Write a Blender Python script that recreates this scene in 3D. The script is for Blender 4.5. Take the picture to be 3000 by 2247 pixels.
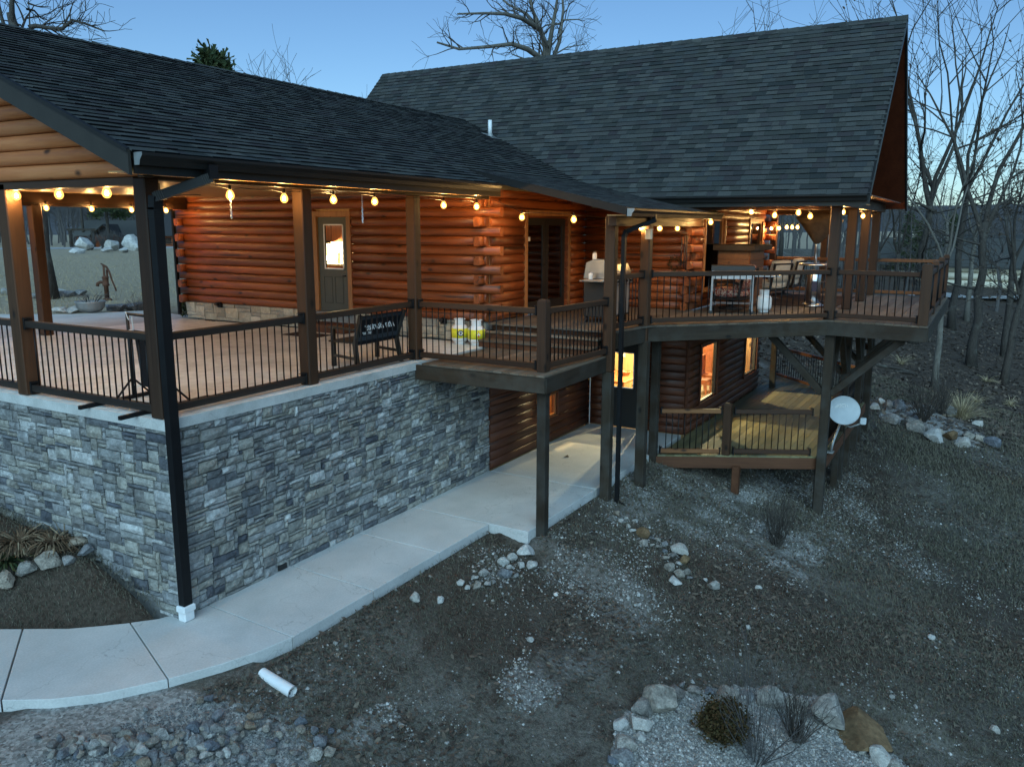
import bpy, bmesh, math, random
import numpy as np
from mathutils import Vector, Matrix
R = math.radians
random.seed(7)
rng = np.random.default_rng(11)
scn = bpy.context.scene
col = scn.collection
for _o in list(bpy.data.objects):
    bpy.data.objects.remove(_o)

# ------------------------------------------------------------------ camera
FPX, YAW, PITCH, ROLL = 2407.8, R(29.8837), R(10.7583), R(0.1509)
CX, CY = 1500.0, 1123.5
CAM = np.array([-5.7143, -7.6803, 2.1])
_f = np.array([math.cos(YAW) * math.cos(PITCH), math.sin(YAW) * math.cos(PITCH), -math.sin(PITCH)])
_r = np.array([math.sin(YAW), -math.cos(YAW), 0.0])
_u = np.cross(_r, _f)
_c, _s = math.cos(ROLL), math.sin(ROLL)
CR, CU = _c * _r + _s * _u, -_s * _r + _c * _u
cam_data = bpy.data.cameras.new('camera')
cam = bpy.data.objects.new('camera', cam_data)
col.objects.link(cam)
cam_data.sensor_fit = 'HORIZONTAL'
cam_data.sensor_width = 36.0
cam_data.lens = 36.0 * FPX / 3000.0
cam_data.clip_start = 0.1
cam_data.clip_end = 6000
cam.matrix_world = Matrix(((CR[0], CU[0], -_f[0], CAM[0]), (CR[1], CU[1], -_f[1], CAM[1]),
                           (CR[2], CU[2], -_f[2], CAM[2]), (0, 0, 0, 1)))
scn.camera = cam

# ------------------------------------------------------------------ sky and sun (dusk: the sun is down behind the viewer)
SKY_STRENGTH = 0.080
SUN_STRENGTH = 2.6
world = bpy.data.worlds.new('World')
scn.world = world
world.use_nodes = True
_nt = world.node_tree
_nt.nodes.clear()
_out = _nt.nodes.new('ShaderNodeOutputWorld')
_bg = _nt.nodes.new('ShaderNodeBackground')
_sky = _nt.nodes.new('ShaderNodeTexSky')
_sky.sky_type = 'NISHITA'
_sky.sun_disc = False
_sky.sun_elevation = R(34)
_sky.sun_rotation = R(245)
_sky.altitude = 300
_sky.air_density = 1.0
_sky.dust_density = 0.4
_sky.ozone_density = 2.0
_tint = _nt.nodes.new('ShaderNodeMix')
_tint.data_type = 'RGBA'
_tint.blend_type = 'MULTIPLY'
_tint.inputs[0].default_value = 1.0
_tint.inputs[7].default_value = (0.78, 1.06, 1.26, 1)
_nt.links.new(_sky.outputs[0], _tint.inputs[6])
_nt.links.new(_tint.outputs[2], _bg.inputs[0])
_bg.inputs[1].default_value = SKY_STRENGTH
_nt.links.new(_bg.outputs[0], _out.inputs[0])

sun_data = bpy.data.lights.new('sun', 'SUN')
sun_data.energy = SUN_STRENGTH
sun_data.angle = R(70)
sun_data.color = (0.52, 0.85, 1.0)
sun = bpy.data.objects.new('sun', sun_data)
col.objects.link(sun)
_sd = Vector((math.cos(R(205)) * math.cos(R(34)), math.sin(R(205)) * math.cos(R(34)), math.sin(R(34))))
sun.rotation_euler = _sd.to_track_quat('Z', 'Y').to_euler()
sun.location = (-10, -10, 12)

scn.view_settings.view_transform = 'Standard'
scn.view_settings.look = 'None'
scn.view_settings.gamma = 1.0
scn.view_settings.exposure = 0.28
scn.view_settings.use_curve_mapping = False
scn.cycles.use_denoising = True
scn.cycles.max_bounces = 6
scn.cycles.diffuse_bounces = 3
scn.cycles.glossy_bounces = 3
scn.cycles.transmission_bounces = 4
scn.cycles.transparent_max_bounces = 8
scn.cycles.sample_clamp_indirect = 4.0
scn.cycles.caustics_reflective = False
scn.cycles.caustics_refractive = False

# ------------------------------------------------------------------ pixel helpers (photo is 3000 x 2247)
def ray(u, v):
    return (u - CX) / FPX * CR - (v - CY) / FPX * CU + _f
def onz(u, v, z):
    d = ray(u, v); return CAM + d * ((z - CAM[2]) / d[2])
def onx(u, v, x):
    d = ray(u, v); return CAM + d * ((x - CAM[0]) / d[0])
def ony(u, v, y):
    d = ray(u, v); return CAM + d * ((y - CAM[1]) / d[1])
def proj(p):
    q = np.asarray(p, float) - CAM
    w = q @ _f
    return CX + FPX * (q @ CR) / w, CY - FPX * (q @ CU) / w, w
def sstep(a, b, x):
    t = np.clip((np.asarray(x, float) - a) / (b - a), 0, 1)
    return t * t * (3 - 2 * t)

# ------------------------------------------------------------------ terrain height
WALK_Z = -2.35
def hash2(ix, iy, k=0):
    h = np.sin(ix * 127.1 + iy * 311.7 + k * 74.7) * 43758.5453
    return h - np.floor(h)
def vnoise(x, y, k=0):
    ix, iy = np.floor(x), np.floor(y)
    fx, fy = x - ix, y - iy
    fx, fy = fx * fx * (3 - 2 * fx), fy * fy * (3 - 2 * fy)
    a, b = hash2(ix, iy, k), hash2(ix + 1, iy, k)
    c, d = hash2(ix, iy + 1, k), hash2(ix + 1, iy + 1, k)
    return (a + (b - a) * fx) * (1 - fy) + (c + (d - c) * fx) * fy
_WY = [-0.3, 0.03, .45, 1.08, 1.67, 2.26, 3.0, 3.6, 8.2, 9.0]
_WZ = [-2.45, -2.34, -2.15, -1.95, -1.78, -1.70, -1.66, -1.6, -0.12, -0.06]
def gz(x, y):
    x = np.asarray(x, float); y = np.asarray(y, float)
    x, y = np.broadcast_arrays(x, y)
    ye = -1.42 - 0.72 * sstep(4.3, 4.7, x)
    ye = ye + 0.25 * np.clip(-x, 0, 6)                    # the walk curves back on the left
    s = np.clip(ye - y, 0, None)
    front = -2.445 - 4.2 * (1 - np.exp(-s * 0.30 / 4.2))
    front = front - 0.24 * np.exp(-((x - 11.5) / 3.6) ** 2) * sstep(0, 2.2, s)
    front = front - 0.75 * sstep(20, 32, x) * sstep(60, 34, x)
    front = front + 0.8 * sstep(60, 90, x)
    wallz = np.interp(y, _WY, _WZ)
    w = np.clip(0.72 * y, 0.05, 6)
    left = wallz + (-2.47 - wallz) * sstep(0.0, 1.0, -x / w) * sstep(7.5, 4.5, y)
    back = -0.06 + 0.15 * sstep(20, 60, np.hypot(x - 5, y - 8)) - 1.75 * sstep(80, 150, np.hypot(x - CAM[0], y - CAM[1]))
    side = np.interp(y, [-3, 8.4], [-3.3, -0.06])
    z = np.where(y < ye, front, -2.5)
    z = np.where((x < 0) & (y > 0), left, z)
    z = np.where((x < 0) & (y <= 0) & (y > ye), -2.445, z)
    rampR = sstep(17.9, 22, x)
    z = np.where((x > 17.9) & (y > -3), -2.6 * (1 - rampR) + side * rampR, z)
    z = np.where((x > 17.9) & (y <= -3), np.minimum(front, -2.6 * (1 - rampR) - 3.3 * rampR), z)
    z = np.where(y > 8.6, back, z)
    fl = (y < ye - 0.05) | (y > 9) | (x > 20)
    amp = 0.05 * sstep(0.2, 2.0, s) + 0.03 * (y > 9)
    z = z + (vnoise(x * 0.9, y * 0.9, 3) - 0.5) * amp * fl + (vnoise(x * 2.7, y * 2.7, 4) - 0.5) * amp * 0.5 * fl
    z = z + 6.0 * sstep(90, 400, np.hypot(x, y)) * (vnoise(x * 0.006, y * 0.006, 9) - 0.55)
    return z
def gpx(u, v, lift=0.0, tmax=140):
    """where the ray through a photo pixel meets the ground"""
    d = ray(u, v); d = d / np.linalg.norm(d)
    ts = np.concatenate([np.arange(3, 40, 0.05), np.arange(40, tmax, 0.4)])
    P = CAM + ts[:, None] * d
    below = np.nonzero(P[:, 2] < gz(P[:, 0], P[:, 1]) + lift)[0]
    return P[below[0]] if len(below) else P[-1]

# ------------------------------------------------------------------ mesh builder and object helpers
class MB:
    def __init__(s):
        s.v = []; s.f = []; s.tone = None
    def add(s, vs, fs):
        n = len(s.v); s.v.extend([tuple(map(float, p)) for p in vs]); s.f.extend([tuple(i + n for i in f) for f in fs]); return s
    def box(s, a, b):
        x0, y0, z0 = a; x1, y1, z1 = b
        return s.add([(x0, y0, z0), (x1, y0, z0), (x1, y1, z0), (x0, y1, z0), (x0, y0, z1), (x1, y0, z1), (x1, y1, z1), (x0, y1, z1)],
                     [(0, 3, 2, 1), (4, 5, 6, 7), (0, 1, 5, 4), (1, 2, 6, 5), (2, 3, 7, 6), (3, 0, 4, 7)])
    def cbox(s, c, d):
        return s.box([c[i] - d[i] / 2 for i in range(3)], [c[i] + d[i] / 2 for i in range(3)])
    def bbox(s, a, b, c=0.006):
        """box with chamfered vertical and horizontal edges"""
        x0, y0, z0 = a; x1, y1, z1 = b
        c = min(c, (x1 - x0) / 2.2, (y1 - y0) / 2.2, (z1 - z0) / 2.2)
        rings = []
        for z, i in ((z0, c), (z0 + c, 0), (z1 - c, 0), (z1, c)):
            e = c
            rings.append([(x0 + i + e * 0, y0 + i + e, z), (x0 + i + e, y0 + i, z), (x1 - i - e, y0 + i, z), (x1 - i, y0 + i + e, z),
                          (x1 - i, y1 - i - e, z), (x1 - i - e, y1 - i, z), (x0 + i + e, y1 - i, z), (x0 + i, y1 - i - e, z)])
        vs = [p for r in rings for p in r]
        fs = [tuple(range(7, -1, -1)), tuple(range(24, 32))]
        for k in range(3):
            for j in range(8):
                a_, b_ = k * 8 + j, k * 8 + (j + 1) % 8
                fs.append((a_, b_, b_ + 8, a_ + 8))
        return s.add(vs, fs)
    def bar(s, p, q, w, h, up=(0, 0, 1)):
        p, q = Vector(p), Vector(q); d = (q - p).normalized(); up = Vector(up)
        sx = d.cross(up)
        if sx.length < 1e-4: sx = d.cross(Vector((1, 0, 0)))
        sx.normalize(); uz = sx.cross(d).normalized()
        vs = []
        for e in (p, q):
            for a, b in ((-1, -1), (1, -1), (1, 1), (-1, 1)):
                vs.append(e + sx * (a * w / 2) + uz * (b * h / 2))
        return s.add(vs, [(0, 1, 2, 3), (7, 6, 5, 4), (0, 4, 5, 1), (1, 5, 6, 2), (2, 6, 7, 3), (3, 7, 4, 0)])
    def tube(s, pts, rad, n=6, cap=True):
        pts = [Vector(p) for p in pts]
        if not hasattr(rad, '__len__'): rad = [rad] * len(pts)
        vs, fs = [], []
        ref = None
        for i, p in enumerate(pts):
            d = (pts[min(i + 1, len(pts) - 1)] - pts[max(i - 1, 0)])
            d = d.normalized() if d.length > 1e-9 else Vector((0, 0, 1))
            if ref is None:
                ref = d.cross(Vector((0, 0, 1)))
                if ref.length < 1e-3: ref = d.cross(Vector((1, 0, 0)))
            ref = (ref - d * ref.dot(d)).normalized()
            b = d.cross(ref)
            for k in range(n):
                a = 2 * math.pi * k / n
                vs.append(p + (ref * math.cos(a) + b * math.sin(a)) * rad[i])
        m = len(pts)
        for i in range(m - 1):
            for k in range(n):
                a, b_ = i * n + k, i * n + (k + 1) % n
                fs.append((a, b_, b_ + n, a + n))
        if cap:
            fs.append(tuple(range(n - 1, -1, -1))); fs.append(tuple(range((m - 1) * n, m * n)))
        return s.add(vs, fs)
    def lathe(s, prof, n=20, o=(0, 0, 0)):
        """prof: list of (radius, z)"""
        vs, fs = [], []
        for r_, z in prof:
            for k in range(n):
                a = 2 * math.pi * k / n
                vs.append((o[0] + r_ * math.cos(a), o[1] + r_ * math.sin(a), o[2] + z))
        for i in range(len(prof) - 1):
            for k in range(n):
                a, b = i * n + k, i * n + (k + 1) % n
                fs.append((a, b, b + n, a + n))
        fs.append(tuple(range(n - 1, -1, -1))); fs.append(tuple(range((len(prof) - 1) * n, len(prof) * n)))
        return s.add(vs, fs)
    def prism(s, poly, z0, z1):
        """vertical prism over an anticlockwise xy polygon"""
        n = len(poly)
        vs = [(x, y, z0) for x, y in poly] + [(x, y, z1) for x, y in poly]
        fs = [tuple(range(n - 1, -1, -1)), tuple(range(n, 2 * n))]
        for i in range(n):
            j = (i + 1) % n
            fs.append((i, j, j + n, i + n))
        return s.add(vs, fs)
    def extr(s, poly, axis, a, b):
        """prism: poly in the two other axes, extruded along axis from a to b"""
        n = len(poly); vs = []
        for t in (a, b):
            for p, q in poly:
                vs.append({'x': (t, p, q), 'y': (p, t, q), 'z': (p, q, t)}[axis])
        fs = [tuple(range(n - 1, -1, -1)), tuple(range(n, 2 * n))]
        for i in range(n):
            j = (i + 1) % n
            fs.append((i, j, j + n, i + n))
        return s.add(vs, fs)
    def mesh(s, name, off=(0, 0, 0), smooth=False, recalc=True):
        me = bpy.data.meshes.new(name)
        o = off
        me.from_pydata([(p[0] - o[0], p[1] - o[1], p[2] - o[2]) for p in s.v], [], s.f)
        if recalc and len(s.f) < 6000:
            bm = bmesh.new(); bm.from_mesh(me); bmesh.ops.recalc_face_normals(bm, faces=bm.faces); bm.to_mesh(me); bm.free()
        if smooth: me.shade_smooth()
        return me

def link(name, me, parent=None, mat=None):
    o = bpy.data.objects.new(name, me); col.objects.link(o)
    if mat is not None and len(me.materials) == 0: me.materials.append(mat)
    if parent is not None: o.parent = parent
    return o
def tag(o, label=None, cat=None, group=None, kind=None):
    if label: o['label'] = label
    if cat: o['category'] = cat
    if group: o['group'] = group
    if kind: o['kind'] = kind
    return o
def thing(name, label, cat, loc=(0, 0, 0), rz=0.0, group=None):
    o = bpy.data.objects.new(name, None); col.objects.link(o)
    o.empty_display_size = 0.2
    o.location = [float(c) for c in loc]; o.rotation_euler = (0, 0, rz)
    return tag(o, label, cat, group)
def wloc(parent):
    o = np.zeros(3)
    while parent is not None:
        o = o + np.array(parent.location); parent = parent.parent
    return o
def part(name, mb, mat, parent, smooth=False, local=False, label=None):
    """one mesh part; vertices are given in world space unless local"""
    off = (0, 0, 0) if local else tuple(wloc(parent))
    o = link(name, mb.mesh(name, off, smooth), parent, mat)
    if label: o['label'] = label
    return o
def solo(name, mb, mat, label, cat, group=None, smooth=False, kind=None):
    """a thing that is a single mesh, origin at its base centre"""
    v = np.array(mb.v); c = (v.min(0) + v.max(0)) / 2; c[2] = v[:, 2].min()
    o = link(name, mb.mesh(name, tuple(c), smooth), None, mat); o.location = c
    return tag(o, label, cat, group, kind)
def copy_tree(o, parent=None):
    c = o.copy(); col.objects.link(c); c.parent = parent
    for ch in list(o.children): copy_tree(ch, c)
    return c
def tone_attr(me, tones):
    """one grey value per face, read by the materials"""
    a = me.attributes.new('tone', 'FLOAT', 'FACE')
    a.data.foreach_set('value', np.asarray(tones, np.float32))
# ------------------------------------------------------------------ materials
M = {}
class NT:
    def __init__(s, name):
        s.m = bpy.data.materials.new(name); s.m.use_nodes = True
        s.t = s.m.node_tree; s.b = s.t.nodes['Principled BSDF']; s.out = s.t.nodes['Material Output']
        M[name] = s.m
    def n(s, typ, **kw):
        nd = s.t.nodes.new(typ)
        for k, v in kw.items():
            if isinstance(k, str) and hasattr(nd, k): setattr(nd, k, v)
        return nd
    def l(s, a, b): s.t.links.new(a, b)
    def coords(s, scale=(1, 1, 1), kind='Object', rnd=True):
        tc = s.n('ShaderNodeTexCoord'); mp = s.n('ShaderNodeMapping')
        mp.inputs['Scale'].default_value = scale
        s.l(tc.outputs[kind], mp.inputs['Vector'])
        if rnd:
            oi = s.n('ShaderNodeObjectInfo'); ml = s.n('ShaderNodeMath', operation='MULTIPLY'); ml.inputs[1].default_value = 37.0
            s.l(oi.outputs['Random'], ml.inputs[0])
            cb = s.n('ShaderNodeCombineXYZ')
            for i in range(3): s.l(ml.outputs[0], cb.inputs[i])
            s.l(cb.outputs[0], mp.inputs['Location'])
        return mp.outputs['Vector']
    def noise(s, vec, scale=5, detail=5, rough=.55, dist=0):
        nd = s.n('ShaderNodeTexNoise'); nd.inputs['Scale'].default_value = scale; nd.inputs['Detail'].default_value = detail
        nd.inputs['Roughness'].default_value = rough; nd.inputs['Distortion'].default_value = dist
        s.l(vec, nd.inputs['Vector']); return nd.outputs['Fac']
    def ramp(s, fac, stops, interp='LINEAR'):
        nd = s.n('ShaderNodeValToRGB'); e = nd.color_ramp.elements; nd.color_ramp.interpolation = interp
        while len(e) < len(stops): e.new(0.5)
        for i, (p, c) in enumerate(stops):
            e[i].position = p; e[i].color = (*c, 1) if len(c) == 3 else c
        s.l(fac, nd.inputs['Fac']); return nd.outputs['Color']
    def mix(s, fac, a, b, mode='MIX'):
        nd = s.n('ShaderNodeMix', data_type='RGBA', blend_type=mode)
        for inp, v in ((nd.inputs[0], fac), (nd.inputs[6], a), (nd.inputs[7], b)):
            if hasattr(v, 'links'): s.l(v, inp)
            else: inp.default_value = v if not isinstance(v, tuple) else ((*v, 1) if len(v) == 3 else v)
        return nd.outputs[2]
    def math(s, op, a, b=0.0):
        nd = s.n('ShaderNodeMath', operation=op)
        for i, v in enumerate((a, b)):
            if hasattr(v, 'links'): s.l(v, nd.inputs[i])
            else: nd.inputs[i].default_value = v
        return nd.outputs[0]
    def bump(s, h, strength=.3, dist=.02):
        nd = s.n('ShaderNodeBump'); nd.inputs['Strength'].default_value = strength; nd.inputs['Distance'].default_value = dist
        s.l(h, nd.inputs['Height']); s.l(nd.outputs[0], s.b.inputs['Normal'])
    def col(s, c):
        if hasattr(c, 'links'): s.l(c, s.b.inputs['Base Color'])
        else: s.b.inputs['Base Color'].default_value = (*c, 1)
    def rough(s, r, metal=0.0, spec=.5):
        if hasattr(r, 'links'): s.l(r, s.b.inputs['Roughness'])
        else: s.b.inputs['Roughness'].default_value = r
        s.b.inputs['Metallic'].default_value = metal
        s.b.inputs['Specular IOR Level'].default_value = spec

def plain(name, c1, c2=None, scale=6, rough=.6, metal=0, bump=.1, bscale=60, spec=.5, rnd=.0):
    t = NT(name); v = t.coords(rnd=False)
    c2 = c2 or tuple(x * .7 for x in c1)
    c = t.ramp(t.noise(v, scale, 6), [(.3, c2), (.7, c1)])
    if rnd:
        oi = t.n('ShaderNodeObjectInfo')
        c = t.mix(1.0, c, t.ramp(oi.outputs['Random'], [(0, (1 - rnd,) * 3), (1, (1 + rnd,) * 3)]), 'MULTIPLY')
    t.col(c); t.rough(rough, metal, spec)
    if bump: t.bump(t.noise(v, bscale, 4), bump, .01)
    return t.m

def wood(name, dark, mid, light, axis='X', rough=.5, spec=.4, grain=18, knots=True, bump=.25, rnd=.18, weather=None, cracks=False):
    """stained timber: long grain along one axis, knots, streaks"""
    t = NT(name)
    st = {'X': (.06, 1, 1), 'Y': (1, .06, 1), 'Z': (1, 1, .06)}[axis]
    v = t.coords(st)
    g = t.noise(v, grain, 8, .65, 1.2)
    g2 = t.noise(v, grain * .22, 4, .6, .4)
    c = t.ramp(t.math('ADD', t.math('MULTIPLY', g, .6), t.math('MULTIPLY', g2, .5)), [(.34, dark), (.55, mid), (.76, light)])
    if knots:
        kv = t.coords({'X': (.55, 1, 1), 'Y': (1, .55, 1), 'Z': (1, 1, .55)}[axis])
        vo = t.n('ShaderNodeTexVoronoi'); vo.inputs['Scale'].default_value = 3.4; t.l(kv, vo.inputs['Vector'])
        k = t.ramp(vo.outputs['Distance'], [(.06, (0.16,) * 3), (.11, (.62,) * 3), (.16, (1,) * 3)])
        c = t.mix(1.0, c, k, 'MULTIPLY')
    if cracks:
        cv = t.coords({'X': (.035, 1, 1), 'Y': (1, .035, 1), 'Z': (1, 1, .035)}[axis])
        cr_ = t.ramp(t.noise(cv, 13, 3, .5, .3), [(.355, (.28,) * 3), (.385, (1,) * 3)])
        c = t.mix(1.0, c, cr_, 'MULTIPLY')
        st_ = t.ramp(t.noise(t.coords((.3, 1, 1)), 3.0, 5, .6), [(.35, (.70,) * 3), (.7, (1.2,) * 3)])
        c = t.mix(1.0, c, st_, 'MULTIPLY')
    if weather:
        w = t.ramp(t.noise(t.coords((1, 1, 1)), 2.2, 6, .6), [(.42, (0,) * 3), (.68, (1,) * 3)])
        c = t.mix(w, c, weather)
    oi = t.n('ShaderNodeObjectInfo')
    c = t.mix(1.0, c, t.ramp(oi.outputs['Random'], [(0, (1 - rnd,) * 3), (1, (1 + rnd,) * 3)]), 'MULTIPLY')
    t.col(c)
    r_ = t.ramp(g, [(.3, (rough - .1,) * 3), (.7, (rough + .15,) * 3)])
    t.l(r_, t.b.inputs['Roughness']); t.b.inputs['Specular IOR Level'].default_value = spec
    t.bump(g, bump, .012)
    return t.m

# logs and timber
LD, LM, LL = (.090, .020, .006), (.205, .050, .0115), (.33, .096, .023)
for ax in 'XYZ':
    wood('log' + ax, LD, LM, LL, ax, .42, .45, cracks=True, bump=.45, rnd=.25)
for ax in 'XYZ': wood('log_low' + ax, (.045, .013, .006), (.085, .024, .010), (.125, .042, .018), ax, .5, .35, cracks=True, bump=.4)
wood('gable_logX', (.20, .060, .019), (.38, .125, .038), (.47, .19, .072), 'X', .5, .4)
wood('postZ', (0.0158, 0.0070, 0.0038), (0.0332, 0.0147, 0.0073), (0.0525, 0.0262, 0.0140), 'Z', .6, .3)
wood('post_warmZ', (0.0225, 0.0098, 0.0049), (0.0471, 0.0205, 0.0090), (0.0716, 0.0348, 0.0172), 'Z', .6, .3)
wood('beamX', (0.0242, 0.0106, 0.0053), (0.0462, 0.0207, 0.0097), (0.0704, 0.0352, 0.0176), 'X', .55, .35)
wood('beamY', (0.0242, 0.0106, 0.0053), (0.0462, 0.0207, 0.0097), (0.0704, 0.0352, 0.0176), 'Y', .55, .35)
wood('rail_darkX', (0.0084, 0.0053, 0.0037), (0.0168, 0.0105, 0.0073), (0.0289, 0.0194, 0.0137), 'X', .55, .4, rnd=.1)
wood('rail_brownX', (0.0202, 0.0087, 0.0047), (0.0386, 0.0175, 0.0087), (0.0571, 0.0286, 0.0161), 'X', .6, .3)
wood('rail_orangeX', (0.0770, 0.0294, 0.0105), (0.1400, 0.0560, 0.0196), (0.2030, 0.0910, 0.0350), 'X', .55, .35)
wood('deckX', (0.0600, 0.0416, 0.0272), (0.1080, 0.0760, 0.0512), (0.1640, 0.1200, 0.0840), 'X', .62, .3, weather=(.125, .108, .088), rnd=.3)
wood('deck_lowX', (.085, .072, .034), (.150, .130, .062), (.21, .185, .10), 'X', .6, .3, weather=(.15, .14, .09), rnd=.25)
wood('rimX', (0.0150, 0.0090, 0.0053), (0.0281, 0.0180, 0.0105), (0.0431, 0.0300, 0.0188), 'X', .65, .3, weather=(.045, .039, .031))
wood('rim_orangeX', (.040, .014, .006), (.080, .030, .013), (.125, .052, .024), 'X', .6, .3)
wood('sup_postZ', (0.0142, 0.0097, 0.0060), (0.0281, 0.0195, 0.0124), (0.0431, 0.0319, 0.0218), 'Z', .7, .25, weather=(.048, .045, .040))
wood('pine_soffitX', (.26, .13, .045), (.40, .22, .085), (.52, .31, .14), 'X', .4, .4, rnd=.05)
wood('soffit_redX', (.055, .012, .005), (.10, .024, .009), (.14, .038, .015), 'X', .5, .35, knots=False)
wood('trimZ', (.18, .07, .022), (.30, .13, .045), (.40, .19, .075), 'Z', .45, .4)
wood('cab_woodZ', (.16, .045, .016), (.28, .085, .03), (.36, .13, .05), 'Z', .35, .5)
wood('knotty_pineZ', (.38, .22, .10), (.55, .34, .16), (.66, .45, .24), 'Z', .4, .4)

# shingles and stones read a per-face tone plus the object's random value
def toned(name, stops, rough, bump, bscale, spec=.3, nz=.35):
    t = NT(name); v = t.coords((1, 1, 1))
    at = t.n('ShaderNodeAttribute', attribute_name='tone'); oi = t.n('ShaderNodeObjectInfo')
    f = t.math('FRACT', t.math('ADD', at.outputs['Fac'], t.math('MULTIPLY', oi.outputs['Random'], 7.31)))
    c = t.ramp(f, stops)
    n1 = t.noise(v, bscale * .25, 6, .6); n2 = t.noise(v, bscale, 6, .7)
    c = t.mix(1.0, c, t.ramp(n1, [(.25, (1 - nz,) * 3), (.75, (1 + nz,) * 3)]), 'MULTIPLY')
    c = t.mix(1.0, c, t.ramp(n2, [(.3, (1 - nz * .6,) * 3), (.7, (1 + nz * .6,) * 3)]), 'MULTIPLY')
    t.col(c); t.rough(rough, 0, spec); t.bump(t.math('ADD', n1, t.math('MULTIPLY', n2, .5)), bump, .02)
    return t.m
toned('shingle', [(0, (.030, .034, .035)), (.22, (.052, .054, .050)), (.42, (.040, .037, .040)), (.60, (.068, .070, .066)),
                  (.78, (.045, .050, .053)), (.90, (.076, .076, .071)), (1, (.033, .033, .035))], .9, .5, 140, .08, .25)
plain('shingle_shadow_edge', (.008, .009, .010), (.005, .005, .006), 20, .95, 0, 0, 50, .05)  # near-black butt faces: shadow lines between courses painted into the colour
toned('stone', [(0, (.20, .20, .185)), (.12, (.28, .262, .225)), (.24, (.11, .115, .125)), (.36, (.24, .24, .23)), (.5, (.30, .285, .25)),
                (.6, (.07, .075, .09)), (.72, (.29, .29, .285)), (.82, (.15, .145, .14)), (.9, (.42, .42, .41)), (1, (.17, .175, .18))], .85, 1.0, 22, .25, .45)
toned('stone_tan', [(0, (.42, .37, .28)), (.25, (.34, .30, .23)), (.45, (.26, .225, .17)), (.6, (.50, .45, .36)), (.75, (.20, .19, .165)), (1, (.44, .40, .32))], .85, .8, 22, .25, .25)
toned('rock', [(0, (.17, .165, .155)), (.2, (.26, .235, .20)), (.4, (.125, .14, .165)), (.55, (.30, .285, .26)), (.7, (.23, .18, .13)), (.85, (.11, .125, .15)), (1, (.25, .245, .235))], .9, 1.0, 12, .2, .55)
toned('rock_white', [(0, (0.368, 0.360, 0.344)), (.3, (0.448, 0.440, 0.416)), (.55, (0.320, 0.296, 0.264)), (.75, (0.480, 0.472, 0.456)), (1, (0.288, 0.276, 0.256))], .9, .9, 16, .2, .35)
toned('rock_brown', [(0, (.135, .088, .048)), (1, (.165, .11, .06))], .9, .9, 9, .2, .4)
toned('pebble', [(0, (.26, .255, .24)), (.3, (.15, .148, .14)), (.5, (.38, .375, .36)), (.7, (.10, .10, .098)), (.85, (.30, .27, .23)), (1, (.50, .49, .475))], .85, .3, 60, .3, .2)
toned('gravel_grey', [(0, (.10, .103, .105)), (.4, (.165, .168, .17)), (.7, (.075, .078, .08)), (1, (.23, .23, .23))], .9, .4, 60, .25, .25)
toned('dead_leaf', [(0, (.072, .052, .040)), (.3, (.115, .088, .068)), (.55, (.05, .040, .034)), (.8, (.16, .13, .10)), (1, (.085, .060, .048))], .85, .2, 50, .2, .3)
toned('grass', [(0, (.090, .086, .062)), (.3, (.13, .116, .088)), (.5, (.070, .072, .050)), (.7, (.175, .152, .118)), (.85, (.076, .074, .056)), (1, (.115, .106, .078))], .85, .0, 20, .2, .15)
toned('dead_stalk', [(0, (.075, .050, .032)), (.4, (.14, .10, .062)), (.7, (.055, .038, .026)), (1, (.26, .21, .14))], .9, 0, 20, .15, .25)
toned('straw', [(0, (.30, .24, .14)), (.5, (.42, .345, .22)), (1, (.24, .19, .115))], .85, 0, 20, .2, .2)
toned('needle', [(0, (.018, .034, .012)), (.5, (.034, .052, .018)), (1, (.055, .062, .022))], .8, 0, 20, .3, .2)
toned('shrub_leaf', [(0, (.030, .026, .010)), (.4, (.055, .038, .014)), (.7, (.075, .040, .016)), (1, (.04, .04, .014))], .85, 0, 20, .2, .2)

plain('mortar', (.25, .25, .245), (.17, .17, .17), 20, .95, bump=.5, bscale=90)
def concrete(name, a, b, stain, s1=1.2):
    t = NT(name); v = t.coords(rnd=False)
    c = t.ramp(t.noise(v, s1, 8, .62), [(.3, a), (.7, b)])
    st = t.ramp(t.noise(v, s1 * .45, 6, .6, .6), [(.52, (0,) * 3), (.74, (1,) * 3)])
    c = t.mix(t.math('MULTIPLY', st, .6), c, stain)
    vc = t.n('ShaderNodeTexVoronoi', feature='DISTANCE_TO_EDGE'); vc.inputs['Scale'].default_value = .55; vv = t.n('ShaderNodeVectorMath', operation='ADD'); nn = t.n('ShaderNodeTexNoise'); nn.inputs['Scale'].default_value = 2.2; nn.inputs['Detail'].default_value = 6; t.l(v, nn.inputs['Vector']); t.l(v, vv.inputs[0]); t.l(nn.outputs['Color'], vv.inputs[1]); t.l(vv.outputs[0], vc.inputs['Vector'])
    c = t.mix(t.ramp(vc.outputs['Distance'], [(.0015, (.5,) * 3), (.004, (0,) * 3)]), c, (.18, .18, .175))
    sp_ = t.ramp(t.noise(v, 9, 3, .5), [(.70, (0,) * 3), (.76, (.35,) * 3)])
    c = t.mix(sp_, c, (.26, .25, .23))
    c = t.mix(1.0, c, t.ramp(t.noise(v, 45, 4), [(.3, (.90,) * 3), (.7, (1.07,) * 3)]), 'MULTIPLY')
    t.col(c); t.rough(.8, 0, .3); t.bump(t.noise(v, 70, 6, .7), .25, .01)
concrete('concrete', (.43, .43, .42), (.55, .55, .54), (.36, .37, .36))
concrete('cap_concrete', (.42, .42, .40), (.56, .56, .54), (.25, .25, .23), 3.5)
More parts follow.
